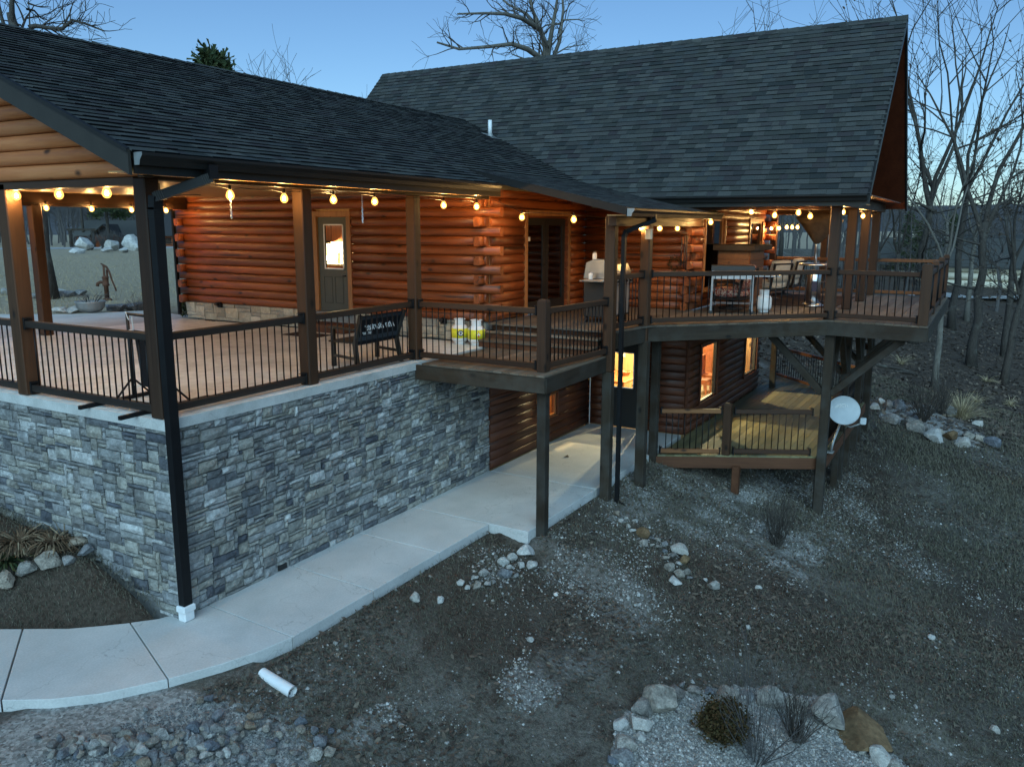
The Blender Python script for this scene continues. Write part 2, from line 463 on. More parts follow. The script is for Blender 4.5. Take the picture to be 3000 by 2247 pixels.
def stamped(name):
    t = NT(name); v = t.coords((1, 1, 1), rnd=False)
    c = t.ramp(t.noise(v, .9, 7, .65, .8), [(.3, (.48, .475, .445)), (.5, (.64, .64, .61)), (.7, (.72, .72, .70))])
    c = t.mix(1.0, c, t.ramp(t.noise(v, 5.0, 7, .7), [(.3, (.78,) * 3), (.7, (1.15,) * 3)]), 'MULTIPLY')
    t.col(c); r_ = t.ramp(t.noise(v, 2.0, 5), [(.3, (.34,) * 3), (.7, (.58,) * 3)]); t.l(r_, t.b.inputs['Roughness'])
    t.bump(t.noise(v, 9, 8, .65, 1.0), .35, .02)
stamped('stamped_slab')

plain('bronze', (.012, .011, .010), (.008, .0075, .007), 3, .5, .0, .05, 30, .3)
plain('bronze_light', (.034, .030, .025), (.026, .023, .019), 3, .55, .0, .05, 30, .3)
plain('black_metal', (.007, .007, .008), (.004, .004, .005), 8, .5, .0, .04, 80, .25)
plain('iron', (.030, .022, .020), (.016, .013, .012), 12, .6, .3, .3, 60)
plain('rust', (.115, .045, .022), (.045, .022, .014), 9, .85, .1, .6, 45)
plain('steel', (.62, .62, .62), (.50, .50, .51), 5, .28, 1.0, .03, 30)
plain('grey_metal', (.26, .27, .28), (.20, .21, .22), 5, .45, .4, .05, 30)
plain('galvanised', (.33, .34, .34), (.22, .23, .23), 5, .55, .5, .2, 30)
plain('white_paint', (.78, .78, .77), (.70, .70, .69), 6, .4, 0, .05, 40)
plain('pvc', (.74, .75, .76), (.66, .67, .68), 7, .35, 0, .05, 40)
plain('dish_grey', (.50, .54, .56), (.43, .47, .49), 9, .5, 0, .05, 60)
plain('yellow_label', (.72, .66, .03), (.66, .60, .03), 5, .5, 0, 0)
plain('red_label', (.55, .03, .02), (.48, .03, .02), 5, .5, 0, 0)
plain('navy_label', (.02, .025, .06), (.02, .02, .05), 5, .5, 0, 0)
plain('door_green', (.055, .060, .050), (.048, .052, .044), 4, .5, 0, .05, 50)
plain('door_dark', (.014, .014, .014), (.010, .010, .010), 4, .5, 0, .05, 50)
plain('door_groove', (.022, .024, .020), None, 4, .6, 0, 0)
plain('fabric_black', (.012, .012, .014), (.007, .007, .009), 30, .9, 0, .4, 300, .2)
plain('fabric_mesh', (.05, .055, .065), (.03, .034, .04), 40, .9, 0, .4, 300, .2)
plain('letter_white', (.72, .72, .70), (.68, .68, .66), 5, .6, 0, 0)
plain('fabric_cream', (.62, .56, .45), (.54, .48, .38), 25, .95, 0, .3, 240, .2)
plain('fabric_brown', (.085, .062, .045), (.055, .040, .029), 9, .9, 0, .4, 160, .2)
plain('rope', (.60, .60, .57), (.48, .48, .45), 60, .9, 0, .5, 200)
plain('rug', (.060, .036, .026), (.035, .024, .020), 14, .95, 0, .3, 200, .1)
plain('interior_wall', (.62, .56, .44), (.58, .52, .40), 4, .8, 0, .05, 40)
plain('interior_floor', (.36, .29, .20), (.28, .22, .15), 4, .6, 0, .05, 40)
plain('counter', (.55, .50, .42), (.40, .35, .28), 12, .4, 0, .05, 40)
plain('joint_dirt', (.055, .052, .045), (.03, .028, .024), 20, .95, 0, .2, 60)
plain('asphalt', (.34, .34, .335), (.28, .28, .275), 3, .9, 0, .2, 40)
def floral(name):
    t = NT(name); v = t.coords(rnd=True)
    f = t.noise(v, 16, 3, .5, 1.6)
    t.col(t.ramp(f, [(.40, (.50, .44, .37)), (.47, (.22, .03, .025)), (.56, (.20, .028, .022)), (.6, (.52, .46, .38))], 'LINEAR')); t.rough(.95, 0, .2)
floral('fabric_floral')
def bark(name, a, b, c):
    t = NT(name); v = t.coords((1, 1, .25))
    n = t.noise(v, 26, 8, .7, .6); n2 = t.noise(t.coords((1, 1, .6)), 3, 5, .6)
    cc = t.ramp(n, [(.3, a), (.6, b)])
    cc = t.mix(t.ramp(n2, [(.55, (0,) * 3), (.72, (1,) * 3)]), cc, c)
    t.col(cc); t.rough(.95, 0, .15); t.bump(n, .9, .03)
bark('bark', (.028, .024, .021), (.075, .066, .058), (.115, .115, .10))
bark('bark_pale', (.07, .064, .055), (.15, .14, .122), (.20, .19, .165))
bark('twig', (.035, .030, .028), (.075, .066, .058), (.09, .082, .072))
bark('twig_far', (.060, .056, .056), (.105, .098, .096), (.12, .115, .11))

def glass(name, tint, alpha, rough=.03):
    """thin window pane: mirror-like at a slant, mostly clear otherwise"""
    t = NT(name); t.t.nodes.remove(t.b)
    tr = t.n('ShaderNodeBsdfTransparent'); tr.inputs[0].default_value = (*tint, 1)
    gl = t.n('ShaderNodeBsdfGlossy'); gl.inputs['Roughness'].default_value = rough
    lw = t.n('ShaderNodeLayerWeight'); lw.inputs['Blend'].default_value = .5; fr_ = t.math('POWER', lw.outputs['Facing'], 4.0)
    fac = t.math('MINIMUM', t.math('ADD', t.math('MULTIPLY', fr_, .75), alpha), 1.0)
    mx = t.n('ShaderNodeMixShader'); t.l(fac, mx.inputs[0]); t.l(tr.outputs[0], mx.inputs[1]); t.l(gl.outputs[0], mx.inputs[2])
    t.l(mx.outputs[0], t.out.inputs[0])
glass('glass_clear', (.96, .97, .96), .02)
glass('glass_dark', (.10, .11, .12), .10)
def emit(name, c, s):
    t = NT(name); t.col(c); t.b.inputs['Emission Color'].default_value = (*c, 1); t.b.inputs['Emission Strength'].default_value = s
emit('filament', (1.0, .62, .23), 1150.0)
def bulb_glass():
    t = NT('bulb_glow'); t.t.nodes.remove(t.b)
    tr = t.n('ShaderNodeBsdfTransparent'); tr.inputs[0].default_value = (1, .93, .80, 1); em = t.n('ShaderNodeEmission'); em.inputs[0].default_value = (1.0, .50, .10, 1); em.inputs[1].default_value = 1.5
    ad = t.n('ShaderNodeAddShader'); t.l(tr.outputs[0], ad.inputs[0]); t.l(em.outputs[0], ad.inputs[1]); t.l(ad.outputs[0], t.out.inputs[0])
bulb_glass()
emit('lamp_glow', (1.0, .80, .48), 9.0)

def ground_mat():
    t = NT('ground'); v = t.coords(rnd=False)
    n1 = t.noise(v, .55, 8, .65, .5); n2 = t.noise(v, 3.2, 8, .7, .3); n3 = t.noise(v, 22, 6, .7)
    c = t.ramp(n1, [(.30, (.075, .073, .060)), (.48, (.110, .101, .084)), (.62, (.140, .128, .108)), (.78, (.085, .082, .067))])
    c = t.mix(t.ramp(n2, [(.46, (0,) * 3), (.66, (1,) * 3)]), c, (.064, .048, .038))
    n4 = t.noise(v, 1.3, 9, .75, .8)
    c = t.mix(t.ramp(n4, [(.50, (0,) * 3), (.66, (.8,) * 3)]), c, (.185, .175, .155))
    c = t.mix(1.0, c, t.ramp(n3, [(.28, (.40,) * 3), (.72, (1.6,) * 3)]), 'MULTIPLY')
    gr = t.n('ShaderNodeTexVoronoi'); gr.inputs['Scale'].default_value = 60; t.l(v, gr.inputs['Vector'])
    gm = t.math('MULTIPLY', t.ramp(gr.outputs['Distance'], [(.16, (1,) * 3), (.26, (0,) * 3)]), t.ramp(n4, [(.42, (0,) * 3), (.58, (1,) * 3)]))
    c = t.mix(t.math('MULTIPLY', gm, .7), c, (.34, .33, .31))
    at = t.n('ShaderNodeAttribute', attribute_name='gravel')
    vo = t.n('ShaderNodeTexVoronoi'); vo.inputs['Scale'].default_value = 34; t.l(v, vo.inputs['Vector'])
    gcol = t.ramp(vo.outputs['Color'], [(.1, (.16, .155, .145)), (.5, (.30, .29, .275)), (.9, (.44, .43, .41))])
    g = t.math('SUBTRACT', t.math('ADD', at.outputs['Fac'], t.math('MULTIPLY', n2, .9)), .72)
    g = t.ramp(g, [(.16, (0,) * 3), (.40, (1,) * 3)])
    c = t.mix(g, c, gcol)
    at2 = t.n('ShaderNodeAttribute', attribute_name='litter')  # leaf litter, plus painted shade in the bed by the stone wall
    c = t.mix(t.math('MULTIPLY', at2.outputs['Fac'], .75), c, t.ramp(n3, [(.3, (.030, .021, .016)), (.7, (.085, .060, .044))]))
    at3 = t.n('ShaderNodeAttribute', attribute_name='drygrass')
    c = t.mix(at3.outputs['Fac'], c, t.ramp(t.noise(t.coords((1, 2.5, 1), rnd=False), 3.0, 8, .7), [(.3, (.27, .215, .15)), (.7, (.46, .385, .28))]))
    t.col(c); t.rough(.95, 0, .12)
    t.bump(t.math('ADD', n3, t.math('MULTIPLY', n2, 1.5)), .9, .05)
ground_mat()
def hill_mat():
    t = NT('hill_forest'); v = t.coords(rnd=False)
    n = t.noise(v, .05, 10, .75)
    t.col(t.ramp(n, [(.3, (.070, .072, .080)), (.55, (.115, .112, .118)), (.75, (.085, .095, .090))])); t.rough(1, 0, 0); t.bump(n, .8, 3.0)
hill_mat()
# ------------------------------------------------------------------ ground sheet
def seg_dist(x, y, pts):
    d = np.full(np.shape(x), 1e9)
    for (ax, ay), (bx, by) in zip(pts[:-1], pts[1:]):
        vx, vy = bx - ax, by - ay
        t = np.clip(((x - ax) * vx + (y - ay) * vy) / (vx * vx + vy * vy + 1e-9), 0, 1)
        d = np.minimum(d, np.hypot(x - ax - t * vx, y - ay - t * vy))
    return d
def P2(*px): return [tuple(gpx(u, v)[:2]) for u, v in px]
WASH = [(P2((1850, 1440), (1830, 1560), (1770, 1680), (1830, 1800)), .75), (P2((1770, 1680), (1700, 1720), (1640, 1640)), .45),
        (P2((1990, 1420), (2120, 1480), (2060, 1560), (2100, 1600)), .55), (P2((2250, 1410), (2420, 1500), (2440, 1600)), .8),
        (P2((2450, 1420), (2560, 1560), (2700, 1680)), .55), (P2((1640, 1540), (1500, 1640), (1380, 1690)), .4),
        (P2((2050, 1440), (2240, 1440), (2380, 1440)), .6),
        (P2((700, 2130), (900, 2200), (1150, 2240)), .5), (P2((2140, 1560), (2240, 1620), (2330, 1680)), .4)]
GRAVEL_LEFT = P2((0, 2140), (200, 2170), (420, 2160), (560, 2200), (700, 2247))
BED_PX = [(1790, 2247), (1800, 2150), (1850, 2085), (1950, 2040), (2080, 2020), (2230, 2020), (2400, 2050), (2480, 2110), (2580, 2180), (2660, 2247)]
BED = [tuple(gpx(u, v)[:2]) for u, v in BED_PX]
BED_POLY = BED + [tuple(gpx(2700, 2500)[:2]), tuple(gpx(1750, 2500)[:2])]
RBED = [tuple(gpx(u, v)[:2]) for u, v in ((2570, 1220), (2680, 1255), (2770, 1290), (2870, 1315), (2890, 1270), (2810, 1215), (2720, 1185), (2620, 1175))]
def inpoly(x, y, poly):
    r_ = np.zeros(np.shape(x), bool); n = len(poly)
    for i in range(n):
        (x0, y0), (x1, y1) = poly[i], poly[(i + 1) % n]
        c = ((y0 > y) != (y1 > y)) & (x < (x1 - x0) * (y - y0) / (y1 - y0 + 1e-12) + x0)
        r_ ^= c
    return r_
def gravel_w(x, y):
    g = np.zeros(np.shape(x))
    for pts, w in WASH: g = np.maximum(g, (.30 + .45 * vnoise(x * 1.7, y * 1.7, 71)) * (1 - sstep(w * .2, w * 1.5, seg_dist(x, y, pts) + .5 * w * (vnoise(x * 2.3, y * 2.3, 72) - .5))))
    g = np.maximum(g, .55 * sstep(.74, .86, vnoise(x * 1.1, y * 1.1, 73)) * (y > -7))
    g = np.maximum(g, 1.0 - sstep(.35, 1.0, seg_dist(x, y, GRAVEL_LEFT)))
    g = np.where(inpoly(x, y, BED_POLY) | inpoly(x, y, RBED), 1.0, g)
    return g
def litter_shade_w(x, y):
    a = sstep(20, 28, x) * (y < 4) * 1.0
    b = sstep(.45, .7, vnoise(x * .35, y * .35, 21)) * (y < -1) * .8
    c_ = 1.0 * ((x < -.02) & (y > -.2) & (y < 9))  # no extra leaves: shade of the stone wall put into the ground colour
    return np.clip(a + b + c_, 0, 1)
def dry_w(x, y): return sstep(9, 12, y) * sstep(-30, -5, x) * 0.9

xs = np.unique(np.concatenate([np.linspace(-900, -60, 16), np.linspace(-60, -6, 28), np.arange(-6, 18, .12), np.arange(18, 45, .4), np.arange(45, 120, 2.0), np.linspace(120, 3000, 26)]))
ys = np.unique(np.concatenate([np.linspace(-1500, -60, 14), np.linspace(-60, -14, 18), np.arange(-14, 4.2, .12), np.arange(4.2, 24, .5), np.arange(24, 110, 2.5), np.linspace(110, 2500, 22)]))
GXm, GYm = np.meshgrid(xs, ys, indexing='ij')
GZm = gz(GXm, GYm)
inside = (GXm > .15) & (GXm < 17.7) & (GYm > .15) & (GYm < 8.3)
GZm = np.where(inside, -2.75, GZm)
nx, ny = len(xs), len(ys)
gv = np.stack([GXm, GYm, GZm], -1).reshape(-1, 3)
ii, jj = np.meshgrid(np.arange(nx - 1), np.arange(ny - 1), indexing='ij')
a_ = (ii * ny + jj).ravel()
gf = np.stack([a_, a_ + ny, a_ + ny + 1, a_ + 1], 1)
me = bpy.data.meshes.new('ground')
me.vertices.add(len(gv)); me.vertices.foreach_set('co', gv.astype(np.float32).ravel())
me.loops.add(gf.size); me.loops.foreach_set('vertex_index', gf.astype(np.int32).ravel())
me.polygons.add(len(gf)); me.polygons.foreach_set('loop_start', np.arange(0, gf.size, 4, dtype=np.int32))
me.update(calc_edges=True); me.validate()
for nm, fn in (('gravel', gravel_w), ('litter', litter_shade_w), ('drygrass', dry_w)):
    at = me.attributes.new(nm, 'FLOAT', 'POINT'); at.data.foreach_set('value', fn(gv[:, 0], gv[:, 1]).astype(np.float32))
me.shade_smooth()
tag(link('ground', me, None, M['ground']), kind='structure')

# far wooded hills
def hill_ring(name, dist, h0, h1, a0, a1, k):
    mb = MB(); n = 90
    for i in range(n + 1):
        a = R(a0 + (a1 - a0) * i / n)
        h = h0 + (h1 - h0) * (0.5 * float(vnoise(np.array(i * .11), np.array(k * 3.3), k)) + .5 * float(vnoise(np.array(i * .31), np.array(1.7), k + 1))) + 1.5 * float(vnoise(np.array(i * 1.9), np.array(.7), k + 2))
        for rr, z in ((dist * .72, -9), (dist * .88, h * .55 - 3), (dist, h), (dist * 1.2, h - 20)):
            mb.v.append((math.cos(a) * rr, math.sin(a) * rr, z))
    for i in range(n):
        for j in range(3):
            b = i * 4 + j; mb.f.append((b, b + 4, b + 5, b + 1))
    tag(link(name, mb.mesh(name, smooth=True), None, M['hill_forest']), kind='structure')
hill_ring('hills', 640, 6, 17, -32, 100, 5)
hill_ring('far_hills', 1700, 20, 62, -36, 100, 8)

# ------------------------------------------------------------------ concrete walk: separate slabs with tooled joints
walk = tag(bpy.data.objects.new('walkway', None), kind='structure'); col.objects.link(walk); walk.location = (2, -.7, WALK_Z)
OUT = [(-2.35, .62), (-1.98, .06), (-1.70, -.30), (-1.39, -.63), (-.89, -.96), (-.43, -1.19), (-.08, -1.32), (.36, -1.41)]
INN = [(-1.42, 2.05), (-1.14, 1.61), (-.96, 1.24), (-.76, .93), (-.52, .66), (-.32, .45), (-.10, .26), (.43, .05)]
def slab(poly, parent, name='slab', mat='concrete', z1=WALK_Z, t=.19, g=.011):
    """slab shrunk slightly for the joint, top edge rounded"""
    c = np.mean(poly, 0)
    def inset(p, d):
        v = c - np.array(p); return tuple(np.array(p) + v / np.linalg.norm(v) * d)
    p0 = [inset(p, g) for p in poly]; p1 = [inset(p, g + .006) for p in poly]
    n = len(poly); mb = MB()
    vs = [(x, y, z1 - t) for x, y in p0] + [(x, y, z1 - .006) for x, y in p0] + [(x, y, z1) for x, y in p1]
    fs = [tuple(range(n - 1, -1, -1)), tuple(range(2 * n, 3 * n))]
    for k in (0, n):
        for i in range(n):
            j = (i + 1) % n; fs.append((k + i, k + j, k + j + n, k + i + n))
    mb.add(vs, fs)
    return part(name, mb, M[mat], parent)
slab([(-3.6, 2.1), OUT[0], (-2.0, .12), (-1.0, 1.32), INN[0], (-2.4, 3.6)][:1] + [(-2.9, 1.3), (-2.35, .62), (-1.95, .10), (-1.02, 1.36), (-1.42, 2.05), (-1.9, 2.9)], walk)
slab([(-1.95, .10), (-1.70, -.30), (-1.39, -.63), (-.90, -.955), (-.32, .45), (-.52, .66), (-.76, .93), (-1.02, 1.36)], walk)
slab([(-.90, -.955), (-.43, -1.19), (-.08, -1.32), (.36, -1.41), (.43, .045), (-.10, .26), (-.32, .45)], walk)
slab([(.36, -1.41), (1.74, -1.42), (1.79, .045), (.43, .045)], walk)
slab([(1.74, -1.42), (3.16, -1.43), (3.18, .045), (1.79, .045)], walk)
slab([(3.16, -1.43), (4.46, -1.44), (4.50, .045), (3.18, .045)], walk)
slab([(4.46, -2.12), (6.85, -2.15), (6.85, .045), (4.50, .045)], walk)
slab([(6.85, -2.15), (9.30, -2.18), (11.25, -2.20), (11.25, .0), (6.85, .0)], walk)
# dark leaf and small debris lying on the walk
for nm, (u, v), lab in (('dead_leaf', (1660, 1339), 'curled dark leaf lying on the concrete under the landing deck'), ('dead_leaf', (582, 1782), 'small dark leaf beside the white drain boot')):
    p = onz(u, v, WALK_Z); mb = MB()
    pts = [(math.cos(a) * .07 * (1 + .35 * math.sin(3 * a)), math.sin(a) * .045) for a in np.linspace(0, 2 * math.pi, 12, endpoint=False)]
    mb.add([(p[0] + x, p[1] + y, WALK_Z + .006 + 3 * x * x) for x, y in pts] + [(p[0], p[1], WALK_Z + .02)], [(i, (i + 1) % 12, 12) for i in range(12)])
    solo(nm, mb, M['dead_leaf'], lab, 'leaf')

# ------------------------------------------------------------------ porch floor, driveway
mb = MB().box((0, 0, -.12), (7.0, 8.45, 0))
fl = link('porch_floor', mb.mesh('porch_floor'), None, M['stamped_slab']); fl.data.materials.append(M['cap_concrete']); tag(fl, kind='structure')
for p in fl.data.polygons: p.material_index = 0 if p.normal.z > .5 else 1
# rounded worn arris of the slab edge
drive = MB().prism([(-8, 8.46), (7.42, 8.46), (7.5, 9.1), (7.75, 10.8), (6.9, 11.2), (6.2, 11.6), (5.35, 13.0), (3.2, 16.5), (-8, 19)], -.16, -.006)
tag(link('driveway', drive.mesh('driveway'), None, M['concrete']), kind='structure')
mb = MB()
pts = [tuple(CAM[:2] + np.array((math.cos(a), math.sin(a))) * d) for a, d in ((R(85), 98), (R(68), 92), (R(60), 88), (R(52), 90), (R(40), 100))]
for i, (x, y) in enumerate(pts):
    for d in (-3, 3):
        mb.v.append((x + d * .5, y + d * .86, float(gz(x, y)) + .05))
for i in range(len(pts) - 1): mb.f.append((2 * i, 2 * i + 2, 2 * i + 3, 2 * i + 1))
tag(link('lane', mb.mesh('lane'), None, M['asphalt']), kind='structure')
mb = MB()
pts = [(66, -2), (76, -9), (95, -16), (140, -22)]
for i, (x, y) in enumerate(pts):
    for d in (-2.6, 2.6):
        mb.v.append((x + d, y + d * .4, float(gz(x, y)) + .06))
for i in range(len(pts) - 1): mb.f.append((2 * i, 2 * i + 2, 2 * i + 3, 2 * i + 1))
tag(link('road', mb.mesh('road'), None, M['asphalt']), kind='structure')

# ------------------------------------------------------------------ stone facing
def ashlar(W, H, u=.062, v=.056, seed=1, big=1.0):
    """random coursed rubble: rectangles (x, z, w, h) that tile W x H"""
    rr = random.Random(seed); nu, nv = int(round(W / u)), int(round(H / v)); u, v = W / nu, H / nv
    occ = [[False] * nu for _ in range(nv)]; out = []
    for j in range(nv):
        for i in range(nu):
            if occ[j][i]: continue
            h = rr.choices((1, 2, 3), (30, 48, 22 * big))[0]
            w = rr.choices((2, 3, 4, 5, 6, 7), (10, 20, 26, 22, 14, 8))[0] if h > 1 else rr.choices((3, 4, 5, 6, 7, 8, 9), (14, 22, 22, 16, 12, 8, 6))[0]
            h = min(h, nv - j); ww = 0
            while ww < w and i + ww < nu and not occ[j][i + ww]: ww += 1
            nxt = i + ww
            if nxt < nu and not occ[j][nxt] and nxt + 1 >= nu: ww += 1
            if ww == 1: h = rr.choice((1, 2, 3)); h = min(h, nv - j)
            k = 1
            while k < h and all(not occ[j + k][i + q] for q in range(ww)): k += 1
            h = k
            for a in range(h):
                for b in range(ww): occ[j + a][i + b] = True
            out.append((i * u, j * v, ww * u, h * v))
    return out
def stone_block(w, h, d, rr):
    """rock-faced block centred on 0, front at -y"""
    N, K = 4, 3; vs, fs = [], []
    for j in range(K):
        for i in range(N):
            x = -w / 2 + w * i / (N - 1); z = -h / 2 + h * j / (K - 1)
            edge = i in (0, N - 1) or j in (0, K - 1)
            y = -d + (.012 + rr.random() * .008 if edge else rr.uniform(-.012, .010))
            jx, jz = (rr.uniform(-.005, .005), rr.uniform(-.004, .004))
            vs.append((x * .985 + jx, y, z * .97 + jz))
    for j in range(K - 1):
        for i in range(N - 1):
            a = j * N + i; fs.append((a, a + 1, a + N + 1, a + N))
    rim = [i for i in range(N)] + [j * N + N - 1 for j in range(1, K)] + [(K - 1) * N + i for i in range(N - 2, -1, -1)] + [j * N for j in range(K - 2, 0, -1)]
    b0 = len(vs)
    for r_ in rim: vs.append((vs[r_][0], 0.0, vs[r_][2]))
    for k in range(len(rim)):
        k2 = (k + 1) % len(rim); fs.append((rim[k2], rim[k], b0 + k, b0 + k2))
    return vs, fs
_rr = random.Random(5)
UNIT = []
for k in range(10):
    vs, fs = stone_block(1, 1, 1, random.Random(100 + k)); UNIT.append((vs, fs))
def face_stones(rects, origin, ax, rz, seed, depth=.055, gap=.010):
    """rects -> list of (centre, w, h, depth) in world space"""
    rr = random.Random(seed); out = []
    for x, z, w, h in rects:
        c = np.array(origin, float) + np.array(ax, float) * (x + w / 2) + np.array((0, 0, z + h / 2))
        out.append((c, w - gap, h - gap, depth + rr.uniform(-.012, .014), rr.random(), rr.randrange(10 ** 6), rz))
    return out
def build_stones(stones, parent, mat, limit, name='stone'):
    """largest in the picture become objects of their own, the rest one joined part"""
    size = []
    for c, w, h, d, tn, sd, rz in stones:
        size.append(w * h / proj(c)[2] ** 2)
    order = np.argsort(size)[::-1]; big = set(order[:limit].tolist())
    off = wloc(parent)
    rest = MB(); tones = []
    for i, (c, w, h, d, tn, sd, rz) in enumerate(stones):
        cr, sr = math.cos(rz), math.sin(rz)
        vs, fs = stone_block(w, h, d, random.Random(sd))
        if i in big:
            mb = MB().add(vs, fs); me = mb.mesh(name); tone_attr(me, [tn] * len(me.polygons))
            o = link(name, me, parent, mat); o.location = c - off; o.rotation_euler = (0, 0, rz)
        else:
            rest.add([(c[0] + x * cr - y * sr, c[1] + x * sr + y * cr, c[2] + z) for x, y, z in vs], fs); tones += [tn] * len(fs)
    if rest.v:
        me = rest.mesh('small_stones', tuple(off)); tone_attr(me, tones)
        tag(link('small_stones', me, parent, mat), kind='stuff')
wall = thing('stone_wall', 'grey stone retaining wall holding up the covered porch, beside the walk', 'wall', (0, 0, -2.5))
part('core', MB().extr([(.06, .06), (6.84, .06), (6.84, .3), (.3, .3), (.3, 4.6), (.06, 4.6)], 'z', -2.7, -.122), M['mortar'], wall)
sr_ = face_stones(ashlar(6.84, 2.24, u=.056, v=.047, seed=3), (0.02, .062, -2.36), (1, 0, 0), 0.0, 8)
sl_ = face_stones(ashlar(4.5, 2.24, u=.062, v=.051, seed=9, big=1.3), (.062, 4.5, -2.36), (0, -1, 0), R(-90), 12)
sl_ = [s for s in sl_ if s[0][2] > np.interp(s[0][1], _WY, _WZ) - .12]
build_stones(sr_ + sl_, wall, M['stone'], 300)
part('drain_hole', MB().cbox((1.62, .03, -2.30), (.14, .05, .07)), M['door_dark'], wall)
# ------------------------------------------------------------------ the log house
house = thing('log_house', 'orange log house with dark shingled roofs built into the slope', 'house', (7.1, 0, -2.35))
PITCH_L = .172
_logc = {}
def log_mesh(L, mat, rnd=False):
    key = (round(L, 2), mat, rnd); bul = .026 if mat.startswith('log_low') else .046
    if key in _logc: return _logc[key]
    h = PITCH_L / 2 - .002
    if rnd: prof = [(sx * a, sz * b) for sx, sz, a, b in ((1, -1, .045, h), (1, -1, .06, h * .7), (1, 1, .06, h * .7), (1, 1, .045, h), (-1, 1, .045, h), (-1, 1, .06, h * .7), (-1, -1, .06, h * .7), (-1, -1, .045, h))]
    else:
        prof = [(.07, -h)] + [(-.008 - bul * math.cos(a), h * math.sin(a) / 1.0) for a in np.linspace(-math.pi / 2, math.pi / 2, 9)] + [(.07, h)]
    n = len(prof); k = max(2, int(L / .8) + 1); mb = MB()
    rr = random.Random(int(L * 100)); vs = []
    for i in range(k):
        x = -L / 2 + L * i / (k - 1); wob = rr.uniform(-.004, .004) if 0 < i < k - 1 else 0
        vs += [(x, y + wob, z) for y, z in prof]
    fs = [tuple(range(n)), tuple(range(k * n - 1, (k - 1) * n - 1, -1))]
    for i in range(k - 1):
        for j in range(n):
            a, b = i * n + j, i * n + (j + 1) % n
            fs.append((a, a + n, b + n, b))
    mb.add(vs, fs); me = mb.mesh('log', recalc=True); me.materials.append(M[mat])
    sm = np.ones(len(me.polygons), bool); sm[:2] = False
    me.polygons.foreach_set('use_smooth', sm)
    _logc[key] = me
    return me
def log_wall(name, face, at, a0, a1, z0, n, holes=(), parent=house, mat='logX', ext=(0, 0), clip=None, core=True, ct=.12):
    """face '-y' or '-x'; at = plane; logs from a0 to a1 in n courses above z0; ext = stub length past a0/a1 on alternate courses"""
    rz = 0 if face == '-y' else R(-90)
    z1 = z0 + n * PITCH_L
    mb = MB()
    if core:
        segs = [(a0, a1, z0 - (.3 if ct < .05 else 0), z1)]
        for h in holes:
            new = []
            for s0, s1, t0, t1 in segs:
                if h[1] <= s0 or h[0] >= s1 or h[3] <= t0 or h[2] >= t1: new.append((s0, s1, t0, t1)); continue
                if h[0] > s0: new.append((s0, h[0], t0, t1))
                if h[1] < s1: new.append((h[1], s1, t0, t1))
                m0, m1 = max(h[0], s0), min(h[1], s1)
                if h[2] > t0: new.append((m0, m1, t0, h[2]))
                if h[3] < t1: new.append((m0, m1, h[3], t1))
            segs = new
        for s0, s1, t0, t1 in segs:
            if face == '-y': mb.box((s0, at + .05, t0), (s1, at + .05 + ct, t1))
            else: mb.box((at + .05, s0, t0), (at + .05 + ct, s1, t1))
    else: mb.box((a0, at + .05, z0), (a0 + .02, at + .07, z0 + .02))
    w = part(name, mb, M['knotty_pineZ'], parent)
    off = wloc(w)
    for c in range(n):
        zc = z0 + (c + .5) * PITCH_L
        b0, b1 = (a0 - (ext[0] if c % 2 else 0), a1 + (ext[1] if c % 2 else 0))
        if clip:
            cc = clip(zc - PITCH_L * .5)
            if cc is None: continue
            b0, b1 = max(b0, cc[0]), min(b1, cc[1])
            if b1 - b0 < .1: continue
        runs = [(b0, b1)]
        for h in holes:
            if h[2] - .02 < zc < h[3] + .02:
                nr = []
                for p, q in runs:
                    if h[1] <= p or h[0] >= q: nr.append((p, q))
                    else:
                        if h[0] - p > .05: nr.append((p, h[0]))
                        if q - h[1] > .05: nr.append((h[1], q))
                runs = nr
        for p, q in runs:
            o = link('log', log_mesh(q - p, mat), w)
            m = (p + q) / 2
            o.location = (np.array((m, at, zc)) if face == '-y' else np.array((at, m, zc))) - off
            o.rotation_euler = (0, 0, rz)
    return w
def log_stubs(w, face, at, along, z0, n, length, par, mat='logX'):
    """round log ends of the crossing wall, sticking out through a corner"""
    off = wloc(w)
    for c in range(n):
        if c % 2 != par: continue
        zc = z0 + (c + .5) * PITCH_L
        o = link('log_end', log_mesh(length, mat, True), w)
        o.location = (np.array((along, at - length / 2 + .05, zc)) if face == '-y' else np.array((at - length / 2 + .05, along, zc))) - off
        o.rotation_euler = (0, 0, R(90) if face == '-y' else 0)

# --- end wall under the porch, with the green door
X1 = 7.12; Z0 = .385
DOOR = (3.50, 4.26, .385, 2.30)
w1 = log_wall('end_wall', '-x', X1, .22, 8.42, Z0, 15, holes=[(3.40, 4.36, .385, 2.40)], ext=(.30, .16))
log_stubs(w1, '-x', X1, .22 + .09, Z0, 15, .28, 0)
log_stubs(w1, '-x', X1, 8.42 - .05, Z0, 15, .26, 0)
fnd = part('foundation', MB().box((X1 + .02, .25, 0), (X1 + .2, 8.42, Z0)), M['mortar'], house)
rects = ashlar(8.2, .385, u=.10, v=.077, seed=21)
fs_ = face_stones(rects, (X1 + .03, 8.45, 0.0), (0, -1, 0), R(-90), 31, depth=.05)
fs_ = [s for s in fs_ if not (3.3 < s[0][1] < 4.45 and s[0][2] > .1)]
build_stones(fs_, fnd, M['stone_tan'], 120, 'foundation_stone')
